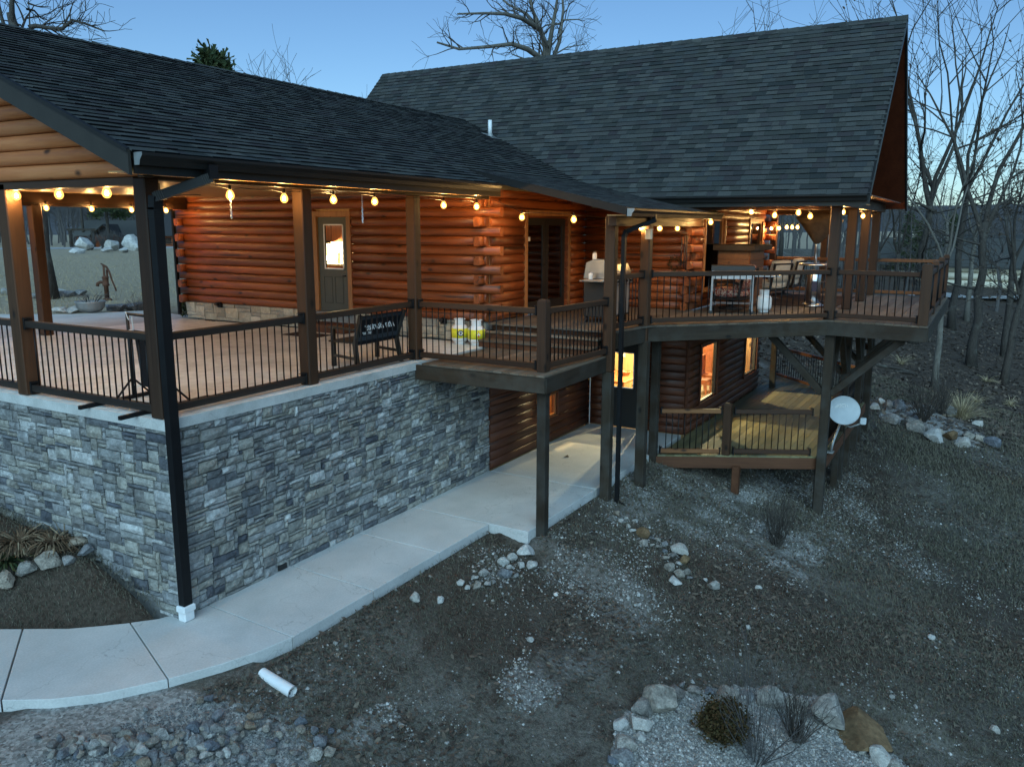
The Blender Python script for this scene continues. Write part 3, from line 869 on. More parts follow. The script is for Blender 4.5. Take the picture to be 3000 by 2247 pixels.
def frame_parts(name, parent, mat, face, at, a0, a1, z0, z1, w=.1, d=.03, sill=True):
    """casing boards round an opening: two jambs, head, sill"""
    def bx(p0, p1, q0, q1, nm):
        m = MB()
        if face == '-y': m.bbox((p0, at - d, q0), (p1, at + .02, q1))
        else: m.bbox((at - d, p0, q0), (at + .02, p1, q1))
        part(nm, m, M[mat], parent)
    bx(a0 - w, a0, z0, z1, 'jamb'); bx(a1, a1 + w, z0, z1, 'jamb'); bx(a0 - w, a1 + w, z1, z1 + w, 'head')
    if sill: bx(a0 - w * 1.1, a1 + w * 1.1, z0 - .045, z0, 'sill')
# green door
door = part('door', (lambda m: (m.box((7.10, 3.50, .39), (7.14, 3.605, 2.29)), m.box((7.10, 4.085, .39), (7.14, 4.26, 2.29)),
        m.box((7.10, 3.605, 2.13), (7.14, 4.085, 2.29)), m.box((7.10, 3.605, .39), (7.14, 4.085, 1.27)), m)[-1])(MB()), M['door_green'], house)
frame_parts('casing', door, 'trimZ', '-x', 7.085, 3.485, 4.275, .39, 2.30, .105, .025, False)
for y0 in (3.63, 3.92):
    m = MB()
    for a, b in (((7.096, y0, .56), (7.1, y0 + .012, 1.10)), ((7.096, y0 + .21, .56), (7.1, y0 + .222, 1.10)), ((7.096, y0, .56), (7.1, y0 + .222, .572)), ((7.096, y0, 1.088), (7.1, y0 + .222, 1.10))): m.box(a, b)
    part('panel_moulding', m, M['door_groove'], door)
m = MB()
for a, b in (((7.088, 3.585, 1.25), (7.1, 3.61, 2.15)), ((7.088, 4.08, 1.25), (7.1, 4.105, 2.15)), ((7.088, 3.585, 1.25), (7.1, 4.105, 1.275)), ((7.088, 3.585, 2.125), (7.1, 4.105, 2.15))): m.box(a, b)
part('glass_frame', m, M['white_paint'], door)
part('pane', MB().box((7.115, 3.605, 1.27), (7.12, 4.085, 2.13)), M['glass_clear'], door)
part('handle', MB().tube([(7.10, 3.56, 1.12), (7.06, 3.56, 1.12), (7.055, 3.62, 1.12)], .012, 8), M['iron'], door, True)
part('threshold', MB().bbox((6.98, 3.40, .34), (7.12, 4.38, .385)), M['grey_metal'], door)
# kitchen behind the door glass
kit = part('kitchen_room', (lambda m: (m.box((9.6, 1.6, .2), (9.65, 7.6, 2.75)), m.box((7.3, 1.55, .2), (9.65, 1.6, 2.75)), m.box((7.3, 7.6, .2), (9.65, 7.65, 2.75)), m.box((7.3, 1.6, 2.75), (9.65, 7.6, 2.8)), m)[-1])(MB()), M['interior_wall'], house)
part('kitchen_floor', MB().box((7.3, 1.6, .33), (9.6, 7.6, .38)), M['interior_floor'], kit)
for k in range(5):
    y0 = 4.95 + k * .44
    part('wall_cupboard', MB().bbox((9.22, y0, 1.75), (9.6, y0 + .43, 2.55)), M['cab_woodZ'], kit)
    part('base_cupboard', MB().bbox((9.0, y0, .38), (9.6, y0 + .43, 1.2)), M['cab_woodZ'], kit)
part('worktop', MB().bbox((8.97, 4.9, 1.2), (9.6, 7.2, 1.25)), M['counter'], kit)
part('refrigerator', MB().bbox((8.9, 4.1, .38), (9.6, 4.88, 2.2)), M['grey_metal'], kit)
for y, h, r_ in ((6.3, .22, .05), (6.05, .16, .07), (5.7, .28, .04), (5.45, .2, .05)):
    part('jar', MB().lathe([(r_ * .8, 0), (r_, .02), (r_, h * .8), (r_ * .5, h)], 10, (9.3, y, 1.25)), M['white_paint'], kit, True)
# --- wall with the french door (faces the camera side)
w2 = log_wall('french_wall', '-y', .22, 7.2, 11.3, Z0, 15, holes=[(8.55, 10.35, .385, 2.32)])
for k, (a, b) in enumerate(((8.56, 9.45), (9.46, 10.34))):
    m = MB()
    for p, q in (((a, .25, .39), (a + .13, .29, 2.30)), ((b - .13, .25, .39), (b, .29, 2.30)), ((a + .13, .25, 2.14), (b - .13, .29, 2.30)), ((a + .13, .25, .39), (b - .13, .29, .62))): m.box(p, q)
    fd = part('french_door', m, M['door_dark'], house)
    part('pane', MB().box((a + .13, .268, .62), (b - .13, .274, 2.14)), M['glass_dark'], fd)
    if k == 0: part('handle', MB().tube([(b - .06, .25, 1.35), (b - .06, .20, 1.35), (b - .15, .195, 1.35)], .012, 8), M['iron'], fd, True)
    if k == 0: frame_parts('casing', fd, 'trimZ', '-y', .19, 8.55, 10.35, .39, 2.32, .11, .03, False)
    if k == 0: part('window_sticker', MB().box((8.74, .262, 1.83), (8.82, .267, 1.91)), M['white_paint'], fd)
part('door_room', MB().box((7.4, .9, .3), (11.2, .95, 2.8)), M['cab_woodZ'], house)
# --- main house: side wall, front wall
XM, YF, XR = 11.25, -2.27, 17.55
w3 = log_wall('side_wall', '-x', XM, YF + .05, .2, Z0, 13, ext=(.28, 0))
log_stubs(w3, '-x', XM, YF + .09, Z0, 13, .26, 0)
WIN_UP = [(11.98, 13.42, .75, 2.30), (15.75, 17.05, .75, 2.26)]
w4 = log_wall('front_wall', '-y', YF, XM + .06, XR, Z0, 14, holes=[(a, b, c, d) for a, b, c, d in WIN_UP], ext=(.28, .34))
log_stubs(w4, '-y', YF, XR - .05, Z0, 14, .36, 0)
for a, b, c, d in WIN_UP:
    m = MB()
    for p, q in (((a, YF - .03, c), (a + .05, YF + .03, d)), ((b - .05, YF - .03, c), (b, YF + .03, d)), ((a + .05, YF - .03, d - .05), (b - .05, YF + .03, d)), ((a + .05, YF - .03, c), (b - .05, YF + .03, c + .05))): m.box(p, q)
    wn = part('window', m, M['trimZ'], house)
    part('pane', MB().box((a + .05, YF - .004, c + .05), (b - .05, YF + .002, d - .05)), M['glass_dark'], wn)
    frame_parts('casing', wn, 'trimZ', '-y', YF - .055, a, b, c, d, .08, .02)
part('upper_room', MB().box((11.5, YF + .5, .38), (17.3, YF + .55, 2.8)), M['door_dark'], house)
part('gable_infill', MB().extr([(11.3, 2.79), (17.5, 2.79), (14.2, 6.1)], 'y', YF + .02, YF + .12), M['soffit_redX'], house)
# --- lower storey
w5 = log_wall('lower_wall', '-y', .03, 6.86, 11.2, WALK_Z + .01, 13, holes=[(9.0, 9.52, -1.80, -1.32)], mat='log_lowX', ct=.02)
m = MB()
for p, q in (((9.0, .0, -1.80), (9.035, .06, -1.32)), ((9.485, .0, -1.80), (9.52, .06, -1.32)), ((9.035, .0, -1.355), (9.485, .06, -1.32)), ((9.035, .0, -1.80), (9.485, .06, -1.765))): m.box(p, q)
wn = part('window', m, M['trimZ'], house)
part('pane', MB().box((9.035, .03, -1.765), (9.485, .035, -1.355)), M['glass_clear'], wn)
frame_parts('casing', wn, 'log_lowZ', '-y', -.03, 9.0, 9.52, -1.80, -1.32, .05, .02)
store = part('store_room', (lambda m: (m.box((8.2, 1.1, -2.35), (10.9, 1.15, -.1)), m.box((8.15, .2, -2.35), (8.2, 1.15, -.1)), m.box((10.9, .2, -2.35), (10.95, 1.15, -.1)), m.box((8.2, .2, -.15), (10.9, 1.1, -.1)), m.box((8.2, .2, -2.4), (10.9, 1.1, -2.36)), m)[-1])(MB()), M['trimZ'], house)
for c in range(9):
    o = link('log', log_mesh(2.66, 'logX'), store); o.location = np.array((9.55, 1.06, -2.2 + c * PITCH_L)) - wloc(store)
part('cable_conduit', MB().tube([(11.14, -.05, -2.34), (11.14, -.05, -.15)], .012, 6), M['white_paint'], house, True)
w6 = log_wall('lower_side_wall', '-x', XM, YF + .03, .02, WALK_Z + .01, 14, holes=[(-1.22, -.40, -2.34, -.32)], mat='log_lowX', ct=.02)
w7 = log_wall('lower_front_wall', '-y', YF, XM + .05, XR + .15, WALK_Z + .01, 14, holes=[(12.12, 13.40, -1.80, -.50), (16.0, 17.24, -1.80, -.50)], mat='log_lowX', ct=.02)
ld = part('lower_door', (lambda m: (m.box((11.22, -1.20, -2.33), (11.26, -1.06, -.34)), m.box((11.22, -.54, -2.33), (11.26, -.42, -.34)), m.box((11.22, -1.06, -.64), (11.26, -.54, -.34)), m.box((11.22, -1.06, -2.33), (11.26, -.54, -1.42)), m)[-1])(MB()), M['door_dark'], house)
part('pane', MB().box((11.238, -1.06, -1.42), (11.243, -.54, -.64)), M['glass_clear'], ld)
m = MB()
for a, b in (((11.21, -1.075, -1.435), (11.22, -1.055, -.625)), ((11.21, -.545, -1.435), (11.22, -.525, -.625)), ((11.21, -1.075, -1.435), (11.22, -.525, -1.415)), ((11.21, -1.075, -.645), (11.22, -.525, -.625))): m.box(a, b)
part('glass_frame', m, M['white_paint'], ld)
part('handle', MB().tube([(11.22, -1.12, -1.35), (11.18, -1.12, -1.35), (11.175, -1.04, -1.35)], .012, 8), M['iron'], ld, True)
for a, b in ((12.12, 13.40), (16.0, 17.24)):
    m = MB()
    for p, q in (((a, YF - .02, -1.80), (a + .04, YF + .05, -.50)), ((b - .04, YF - .02, -1.80), (b, YF + .05, -.50)), ((a + .04, YF - .02, -.54), (b - .04, YF + .05, -.50)), ((a + .04, YF - .02, -1.80), (b - .04, YF + .05, -1.76))): m.box(p, q)
    wn = part('window', m, M['door_dark'], house)
    part('pane', MB().box((a + .04, YF + .01, -1.76), (b - .04, YF + .015, -.54)), M['glass_clear'], wn)
    frame_parts('casing', wn, 'log_lowZ', '-y', YF - .055, a, b, -1.80, -.50, .07, .012)
den = part('basement_room', (lambda m: (m.box((11.45, 2.2, -2.35), (17.5, 2.25, -.02)), m.box((17.5, YF + .18, -2.35), (17.55, 2.25, -.02)), m.box((11.45, .06, -2.35), (11.5, 2.2, -.02)), m.box((11.45, YF + .18, -.02), (17.55, 2.25, .02)), m)[-1])(MB()), M['knotty_pineZ'], house)
part('basement_floor', MB().box((11.4, YF + .18, -2.40), (17.55, 2.2, -2.352)), M['interior_floor'], den)
part('basement_counter', MB().bbox((14.2, 1.6, -2.35), (17.2, 2.15, -1.45)), M['counter'], den)
part('basement_shelf', MB().bbox((12.2, 1.7, -2.35), (13.0, 2.18, -.6)), M['cab_woodZ'], den)
part('partition', MB().box((14.9, -.2, -2.35), (15.0, 2.2, -.03)), M['knotty_pineZ'], den)
part('light_switch', MB().box((14.885, .62, -1.35), (14.9, .72, -1.2)), M['white_paint'], den)
part('table_top', MB().bbox((12.7, -.25, -1.66), (14.2, .75, -1.60)), M['trimZ'], den)
for x_, y_ in ((12.8, -.15), (14.1, -.15), (12.8, .65), (14.1, .65)): part('table_leg', MB().box((x_ - .04, y_ - .04, -2.35), (x_ + .04, y_ + .04, -1.66)), M['trimZ'], den)
part('basket', MB().lathe([(.10, -1.60), (.15, -1.50), (.14, -1.49), (.09, -1.58)], 14, (13.6, .1, 0)), M['trimZ'], den)
for x_ in (15.6, 16.4):
    part('chair_seat', MB().bbox((x_ - .22, -1.5, -1.92), (x_ + .22, -1.06, -1.87)), M['cab_woodZ'], den); part('chair_back', MB().bbox((x_ - .22, -1.08, -1.87), (x_ + .22, -1.04, -1.35)), M['cab_woodZ'], den)
    for sx, sy in ((-.2, -1.48), (.2, -1.48), (-.2, -1.08), (.2, -1.08)): part('chair_leg', MB().box((x_ + sx - .02, sy - .02, -2.35), (x_ + sx + .02, sy + .02, -1.92)), M['cab_woodZ'], den)
part('bookcase', MB().bbox((17.2, -1.6, -2.35), (17.48, -.4, -1.0)), M['cab_woodZ'], den)

# ------------------------------------------------------------------ roofs
SL = 5.02 / 12
EAVE_Y, EAVE_Z, RID_Y, OVX = -.43, 2.82, 4.25, -.45
RID_Z = EAVE_Z + SL * (RID_Y - EAVE_Y)
MX0, MZ0, MRX, MY0, MY1 = 10.48, 2.715, 14.2, -5.70, 8.1
MRZ = MZ0 + (MRX - MX0)
EXPO = .143
_shc = []
for k in range(8):
    mb = MB(); t = .021 if k % 2 else .014
    mb.add([(0, 0, t), (1, 0, t), (1, EXPO + .012, .001), (0, EXPO + .012, .001), (0, 0, -.002), (1, 0, -.002), (1, EXPO + .012, -.002), (0, EXPO + .012, -.002)],
           [(0, 1, 2, 3), (4, 5, 1, 0), (5, 6, 2, 1), (7, 4, 0, 3)])
    me = mb.mesh('shingle', recalc=False); me.materials.append(M['shingle']); me.materials.append(M['shingle_shadow_edge']); tone_attr(me, [k / 8.0] * 4); me.polygons[1].material_index = 1; _shc.append(me)
ROOF_TABS = []
def shingle_rows(org, ud, sd, slope_len, ulim, parent, seed):
    """tabs on a roof plane: org = eave origin, ud along the eave, sd up the slope, ulim(s) -> (u0, u1)"""
    rr = random.Random(seed); org, ud, sd = np.array(org, float), np.array(ud, float), np.array(sd, float)
    nrm = np.cross(ud, sd)
    for r_ in range(int(slope_len / EXPO) + 1):
        s0 = r_ * EXPO
        if s0 > slope_len - .03: break
        u0, u1 = ulim(s0 + EXPO * .5); u = u0 - rr.random() * .2
        while u < u1:
            w = rr.choice((.14, .18, .22, .26, .30, .34))
            a, b = max(u, u0), min(u + w, u1)
            if b - a > .02:
                ROOF_TABS.append((org + ud * a + sd * s0, ud, sd, nrm, b - a, min(EXPO + .012, slope_len - s0), rr.randrange(8), parent, rr.uniform(0, .9)))
            u += w
roof = part('porch_roof', (lambda m: (m.add([(OVX, EAVE_Y, EAVE_Z - .004), (12.9, EAVE_Y, EAVE_Z - .004), (12.9, RID_Y, RID_Z - .004), (OVX, RID_Y, RID_Z - .004), (OVX, 2 * RID_Y - EAVE_Y, EAVE_Z - .004), (12.9, 2 * RID_Y - EAVE_Y, EAVE_Z - .004),
        (OVX + .02, EAVE_Y + .02, EAVE_Z - .10), (12.9, EAVE_Y + .02, EAVE_Z - .10), (12.9, RID_Y, RID_Z - .12), (OVX + .02, RID_Y, RID_Z - .12), (OVX + .02, 2 * RID_Y - EAVE_Y - .02, EAVE_Z - .10), (12.9, 2 * RID_Y - EAVE_Y - .02, EAVE_Z - .10)],
        [(0, 1, 2, 3), (3, 2, 5, 4), (6, 9, 8, 7), (9, 10, 11, 8), (0, 3, 9, 6), (3, 4, 10, 9), (0, 6, 7, 1), (4, 5, 11, 10), (1, 7, 8, 2), (2, 8, 11, 5)]), m)[-1])(MB()), M['bronze'], house)
sl_len = math.hypot(RID_Y - EAVE_Y, RID_Z - EAVE_Z)
ca, sa = (RID_Y - EAVE_Y) / sl_len, (RID_Z - EAVE_Z) / sl_len
shingle_rows((OVX - .02, EAVE_Y - .03, EAVE_Z - .012), (1, 0, 0), (0, ca, sa), sl_len + .05, lambda s: (0, 10.55 + .52 + s * sa - OVX - .45 + .35), roof, 3)
main_roof = part('main_roof', (lambda m: (m.add([(MX0, MY0, MZ0 - .004), (MRX, MY0, MRZ - .004), (2 * MRX - MX0, MY0, MZ0 - .004), (MX0, MY1, MZ0 - .004), (MRX, MY1, MRZ - .004), (2 * MRX - MX0, MY1, MZ0 - .004)],
        [(0, 3, 4, 1), (1, 4, 5, 2)]), m)[-1])(MB()), M['bronze'], house)
for sgn, nm in ((1, 'near'), (-1, 'far')):
    X = lambda x: MRX + sgn * (x - MRX)
    m = MB().add([(X(MX0 + .02), MY0 + .02, MZ0 - .13), (MRX, MY0 + .02, MRZ - .17), (MRX, MY1 - .02, MRZ - .17), (X(MX0 + .02), MY1 - .02, MZ0 - .13),
                  (X(MX0 + .02), MY0 + .02, MZ0 - .04), (MRX, MY0 + .02, MRZ - .04), (MRX, MY1 - .02, MRZ - .04), (X(MX0 + .02), MY1 - .02, MZ0 - .04)],
                 [(0, 1, 2, 3), (7, 6, 5, 4), (0, 4, 5, 1), (2, 6, 7, 3), (0, 3, 7, 4)])
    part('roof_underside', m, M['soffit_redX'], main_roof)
    part('rake_board', MB().add([(X(MX0 - .02), MY0 - .025, MZ0 - .19), (MRX, MY0 - .025, MRZ - .19), (MRX, MY0 - .025, MRZ + .012), (X(MX0 - .02), MY0 - .025, MZ0 + .012),
                                 (X(MX0 - .02), MY0 + .015, MZ0 - .19), (MRX, MY0 + .015, MRZ - .19), (MRX, MY0 + .015, MRZ + .012), (X(MX0 - .02), MY0 + .015, MZ0 + .012)],
                                [(0, 1, 2, 3), (7, 6, 5, 4), (0, 4, 5, 1), (3, 2, 6, 7), (0, 3, 7, 4), (1, 5, 6, 2)]), M['bronze'], main_roof)
q2 = math.sqrt(.5); msl = (MRX - MX0) / q2
shingle_rows((MX0 - .03, MY1, MZ0 - .02), (0, -1, 0), (q2, 0, q2), msl + .04, lambda s: (-.02, MY1 - MY0 + .03), main_roof, 5)
# ridge caps
for a, b, pr, dz in (((MRX, MY0 - .03, MRZ + .02), (MRX, MY1 + .02, MRZ + .02), main_roof, q2), ((OVX - .02, RID_Y, RID_Z + .02), (12.6, RID_Y, RID_Z + .02), roof, sa)):
    a, b = np.array(a), np.array(b); L = np.linalg.norm(b - a); n = int(L / .24); d = (b - a) / L; sd_ = np.cross(d, (0, 0, 1)); mb = MB(); tn = []
    for k in range(n):
        p, q = a + d * (L * k / n), a + d * (L * (k + 1) / n + .02)
        e = sd_ * .13; dn = np.array((0, 0, -.13 * (dz / math.sqrt(1 - dz * dz))))
        mb.add([p + e + dn + (0, 0, .01), p + (0, 0, .012), p - e + dn + (0, 0, .01), q + e + dn, q, q - e + dn], [(0, 1, 4, 3), (1, 2, 5, 4), (0, 2, 1)]); tn += [(k * .37) % 1] * 3
    me = mb.mesh('ridge_caps', tuple(wloc(pr)), recalc=False); tone_attr(me, tn); link('ridge_caps', me, pr, M['shingle'])['kind'] = 'stuff'
# shed roof over the deck
SX0, SX1, SY0, SZ0, SY1, SZ1 = 6.40, 11.32, -2.76, 2.405, .12, 3.062
ssl = math.hypot(SY1 - SY0, SZ1 - SZ0); sca, ssa = (SY1 - SY0) / ssl, (SZ1 - SZ0) / ssl
shed = part('deck_roof', MB().add([(SX0, SY0, SZ0 - .004), (SX1, SY0, SZ0 - .004), (SX1, SY1, SZ1 - .004), (SX0, SY1, SZ1 - .004), (SX0, SY0, SZ0 - .09), (SX1, SY0, SZ0 - .09), (SX1, SY1, SZ1 - .09), (SX0, SY1, SZ1 - .09)],
        [(0, 1, 2, 3), (7, 6, 5, 4), (0, 3, 7, 4), (0, 4, 5, 1), (1, 5, 6, 2), (2, 6, 7, 3)]), M['bronze'], house)
shingle_rows((SX0 - .02, SY0 - .03, SZ0 - .006), (1, 0, 0), (0, sca, ssa), ssl + .02, lambda s: (0, SX1 - SX0 + .02), shed, 6)
part('rake_board', MB().add([(SX0 - .03, SY0, SZ0 - .115), (SX0 - .03, SY1, SZ1 - .115), (SX0 - .03, SY1, SZ1 + .01), (SX0 - .03, SY0, SZ0 + .01), (SX0 + .01, SY0, SZ0 - .115), (SX0 + .01, SY1, SZ1 - .115), (SX0 + .01, SY1, SZ1 + .01), (SX0 + .01, SY0, SZ0 + .01)],
        [(0, 1, 2, 3), (7, 6, 5, 4), (0, 4, 5, 1), (3, 2, 6, 7), (0, 3, 7, 4), (1, 5, 6, 2)]), M['bronze'], shed)
part('flashing', MB().add([(SX0 - .06, -.40, 2.842), (SX0 - .20, -.40, 2.842), (SX0 - .05, -.05, 2.99), (SX0 - .02, -.05, 2.99)], [(0, 1, 2, 3)]), M['steel'], shed)
part('ceiling', MB().add([(SX0 + .05, SY0 + .02, SZ0 - .10), (SX1, SY0 + .02, SZ0 - .10), (SX1, SY1 + .15, SZ1 - .10), (SX0 + .05, SY1 + .15, SZ1 - .10)], [(0, 3, 2, 1)]), M['pine_soffitX'], shed)
# lay the tabs: the 300 that show largest are objects, the rest one part per roof
size = []
for c, ud, sd, nr, w, e, k, pr, tn in ROOF_TABS:
    u_, v_, d_ = proj(c); vis = -60 < u_ < 3060 and -60 < v_ < 2300 and d_ > 0
    facing = max(0.02, -((c - CAM) / np.linalg.norm(c - CAM)) @ nr)
    size.append(w * e * facing / d_ ** 2 if vis else 0)
big = set(np.argsort(size)[::-1][:300].tolist())
rest = {}
for i, (c, ud, sd, nr, w, e, k, pr, tn) in enumerate(ROOF_TABS):
    if i in big:
        o = link('shingle', _shc[k], pr)
        mt = Matrix(((ud[0], sd[0], nr[0], 0), (ud[1], sd[1], nr[1], 0), (ud[2], sd[2], nr[2], 0), (0, 0, 0, 1)))
        o.rotation_euler = mt.to_euler(); o.scale = (w - .004, e / (EXPO + .012), 1); o.location = c - wloc(pr)
    else:
        mb, tl = rest.setdefault(pr.name, (MB(), []))
        t = (.021 if k % 2 else .014) * (.4 if pr is shed else 1); a, b = c, c + ud * (w - .004); up = sd * e
        mb.add([a + nr * t, b + nr * t, b + up + nr * .001, a + up + nr * .001, a - nr * .002, b - nr * .002], [(0, 1, 2, 3), (4, 5, 1, 0), (5, 2, 1), (4, 0, 3)]); tl += [tn] * 4
for nm, (mb, tl) in rest.items():
    pr = bpy.data.objects[nm]; me = mb.mesh('shingles', tuple(wloc(pr)), recalc=False); tone_attr(me, tl)
    me.materials.append(M['shingle']); me.materials.append(M['shingle_shadow_edge'])
    mi = np.zeros(len(me.polygons), np.int32); mi[1::4] = 1; me.polygons.foreach_set('material_index', mi)
    tag(link('shingle_field', me, pr), kind='stuff')

# gutters, fascia, soffits
def gutter(p, q, nrm, parent, end_mat=None):
    """K-profile gutter from p to q, front towards nrm"""
    p, q, nrm = np.array(p, float), np.array(q, float), np.array(nrm, float)
    prof = [(0, 0), (0, -.12), (.07, -.12), (.085, -.07), (.12, -.03), (.12, 0), (.112, 0), (.112, -.025), (.075, -.06), (.062, -.11), (.008, -.11), (.008, 0)]
    mb = MB(); n = len(prof)
    vs = [tuple(e + nrm * a + np.array((0, 0, b))) for e in (p, q) for a, b in prof]
    fs = [(i, (i + 1) % n, (i + 1) % n + n, i + n) for i in range(n)]
    mb.add(vs, fs); g = part('gutter', mb, M['bronze'], parent)
    for k, e in enumerate((p, q)):
        mb = MB(); pr6 = prof[:6]; d = (q - p) / np.linalg.norm(q - p) * (.004 if k else -.004)
        mb.add([tuple(e + nrm * a + np.array((0, 0, b))) for a, b in pr6] + [tuple(e + d + nrm * a + np.array((0, 0, b))) for a, b in pr6],
               [tuple(range(6)), tuple(range(11, 5, -1))] + [(i, (i + 1) % 6, (i + 1) % 6 + 6, i + 6) for i in range(6)])
        part('gutter_cap', mb, M[end_mat if (end_mat and k == 0) else 'bronze'], g)
    return g
gutter((OVX + .02, EAVE_Y - .005, EAVE_Z - .02), (SX0 - .04, EAVE_Y - .005, EAVE_Z - .02), (0, -1, 0), roof, 'galvanised')
gutter((SX0 - .01, SY0 - .005, SZ0 - .015), (SX1, SY0 - .005, SZ0 - .015), (0, -1, 0), shed, 'galvanised')
gutter((MX0 - .005, MY0 + .02, MZ0 - .015), (MX0 - .005, -.9, MZ0 - .015), (-1, 0, 0), main_roof)
gutter((2 * MRX - MX0 + .005, MY0 + .02, MZ0 - .02), (2 * MRX - MX0 + .005, 2, MZ0 - .02), (1, 0, 0), main_roof)
part('fascia', MB().box((OVX + .02, EAVE_Y + .0, EAVE_Z - .22), (SX0 + .1, EAVE_Y + .022, EAVE_Z - .02)), M['bronze'], roof)
part('soffit', MB().box((OVX + .03, EAVE_Y + .025, EAVE_Z - .20), (SX0 + .1, .0, EAVE_Z - .185)), M['pine_soffitX'], roof)
part('soffit', MB().box((MX0 + .03, MY0 + .05, MZ0 - .20), (MX0 + .75, -.3, MZ0 - .185)), M['pine_soffitX'], main_roof)
part('fascia', MB().box((MX0 + .0, MY0 + .03, MZ0 - .22), (MX0 + .022, -.3, MZ0 - .02)), M['bronze_light'], main_roof)
part('fascia', MB().box((SX0, SY0 + .0, SZ0 - .12), (SX1, SY0 + .02, SZ0 - .02)), M['bronze_light'], shed)
part('soffit', MB().box((SX0 + .02, SY0 + .03, SZ0 - .125), (SX1, SY0 + .34, SZ0 - .11)), M['pine_soffitX'], shed)
part('corner_trim', MB().bbox((11.05, -2.80, 2.42), (11.18, -2.72, 2.70)), M['bronze_light'], main_roof)
# rake boards of the porch gable (facing -x)
for sg in (1, -1):
    Y = lambda y: RID_Y + sg * (y - RID_Y)
    v = []
    for x in (OVX - .045, OVX - .012):
        v += [(x, Y(EAVE_Y), EAVE_Z - .235), (x, RID_Y, RID_Z - .235), (x, RID_Y, RID_Z + .004), (x, Y(EAVE_Y), EAVE_Z + .004)]
    part('rake_board', MB().add(v, [(0, 1, 2, 3), (7, 6, 5, 4), (0, 4, 5, 1), (3, 2, 6, 7), (0, 3, 7, 4), (1, 5, 6, 2)]), M['bronze_light'], roof)
    v = [(OVX - .01, Y(EAVE_Y + .01), EAVE_Z - .2), (OVX - .01, RID_Y, RID_Z - .2), (.06, RID_Y, RID_Z - .2), (.06, Y(EAVE_Y + .01), EAVE_Z - .2)]
    part('soffit', MB().add(v, [(0, 1, 2, 3)]), M['pine_soffitX'], roof)
part('drip_edge', MB().add([(OVX - .055, EAVE_Y, EAVE_Z + .01), (OVX - .055, RID_Y, RID_Z + .01), (OVX - .02, RID_Y, RID_Z + .02), (OVX - .02, EAVE_Y, EAVE_Z + .02), (OVX - .055, EAVE_Y, EAVE_Z - .03), (OVX - .055, RID_Y, RID_Z - .03)], [(0, 1, 2, 3), (4, 5, 1, 0)]), M['bronze'], roof)
# gable of logs over the porch end
gz0 = 2.612
def gclip(z):
    y0 = EAVE_Y + (z + .21 + PITCH_L - EAVE_Z) / SL + .05 if z + .21 + PITCH_L > EAVE_Z else EAVE_Y
    y0 = max(y0, .06); return (y0, 2 * RID_Y - y0) if y0 < RID_Y - .2 else None
gw = log_wall('porch_gable', '-x', .03, .06, 8.44, gz0, 12, mat='gable_logX', clip=gclip, core=False)
part('gable_backing', MB().extr([(.1, gz0), (8.4, gz0), (8.4, 2.75), (RID_Y, RID_Z - .25), (.1, 2.75)], 'x', .10, .14), M['trimZ'], gw)
part('corner_board', MB().bbox((-.05, -.04, 2.60), (.08, .06, 2.80)), M['bronze_light'], gw)
# posts and beams
def post(x, y, z0, z1, w=.19, mat='post_warmZ', parent=house, name='porch_post'):
    return part(name, MB().bbox((x, y, z0), (x + w, y + w, z1), .012), M[mat], parent)
post(.02, .06, 0, 2.60, .19, 'postZ'); post(.03, 2.66, 0, 2.60, .2, 'post_warmZ'); post(.03, 5.4, 0, 2.6, .2); post(2.34, .08, 0, 2.58, .18, 'post_warmZ'); post(4.80, .12, 0, 2.58, .17, 'post_warmZ')
post(3.52, 8.10, 0, 2.50, .19, 'post_warmZ'); post(.03, 8.1, 0, 2.5, .19)
post(6.78, -2.40, -2.72, -.27, .165, 'sup_postZ'); post(6.78, -2.40, -.27, 2.28, .17, 'post_warmZ'); post(7.98, -2.55, .1, 2.28, .17, 'post_warmZ')
part('beam', MB().bbox((.10, .07, 2.58), (6.95, .22, 2.72)), M['rail_darkX'], house)
part('beam', MB().bbox((.14, 8.12, 2.47), (7.05, 8.28, 2.78)), M['beamX'], house)
part('beam', MB().bbox((.03, .25, 2.52), (.18, 8.1, 2.612)), M['beamY'], house)
part('beam', MB().bbox((6.6, -2.5, 2.12), (11.2, -2.36, 2.29)), M['beamX'], house)
part('porch_ceiling', MB().box((.1, .2, 2.735), (7.08, 8.12, 2.76)), M['pine_soffitX'], house)
for (x, y) in ((10.78, -5.22), (13.08, -5.2), (15.35, -5.18), (17.55, -5.16)):
    post(x, y, .39, 2.5, .19, 'post_warmZ')
for (x, y) in ((17.5, -2.6), (17.62, -3.9)): post(x, y, .39, 2.5, .16, 'post_warmZ')
part('beam', MB().bbox((10.62, -5.23, 2.50), (17.95, -5.03, 2.70)), M['beamX'], house)
part('beam', MB().bbox((10.82, -5.02, 2.44), (10.98, YF - .1, 2.66)), M['beamY'], house)
part('beam', MB().bbox((17.52, -5.02, 2.44), (17.68, YF - .1, 2.66)), M['beamY'], house)
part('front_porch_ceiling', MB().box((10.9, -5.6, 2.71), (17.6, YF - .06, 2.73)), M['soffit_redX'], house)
# vent pipe on the roof
vp = thing('vent_pipe', 'white plastic vent pipe standing on the porch roof near the valley', 'pipe', (11.7, 2.95, 4.22))
part('pipe', MB().lathe([(.048, 4.2), (.048, 4.60), (.04, 4.60), (.04, 4.5)], 14, (11.7, 2.95, 0)), M['pvc'], vp, True)
part('flashing_boot', MB().add([(11.5, 2.76, 4.165), (11.9, 2.76, 4.165), (11.9, 3.1, 4.31), (11.5, 3.1, 4.31)], [(0, 1, 2, 3)]).lathe([(.09, 4.2), (.055, 4.3)], 12, (11.7, 2.95, 0)), M['galvanised'], vp)
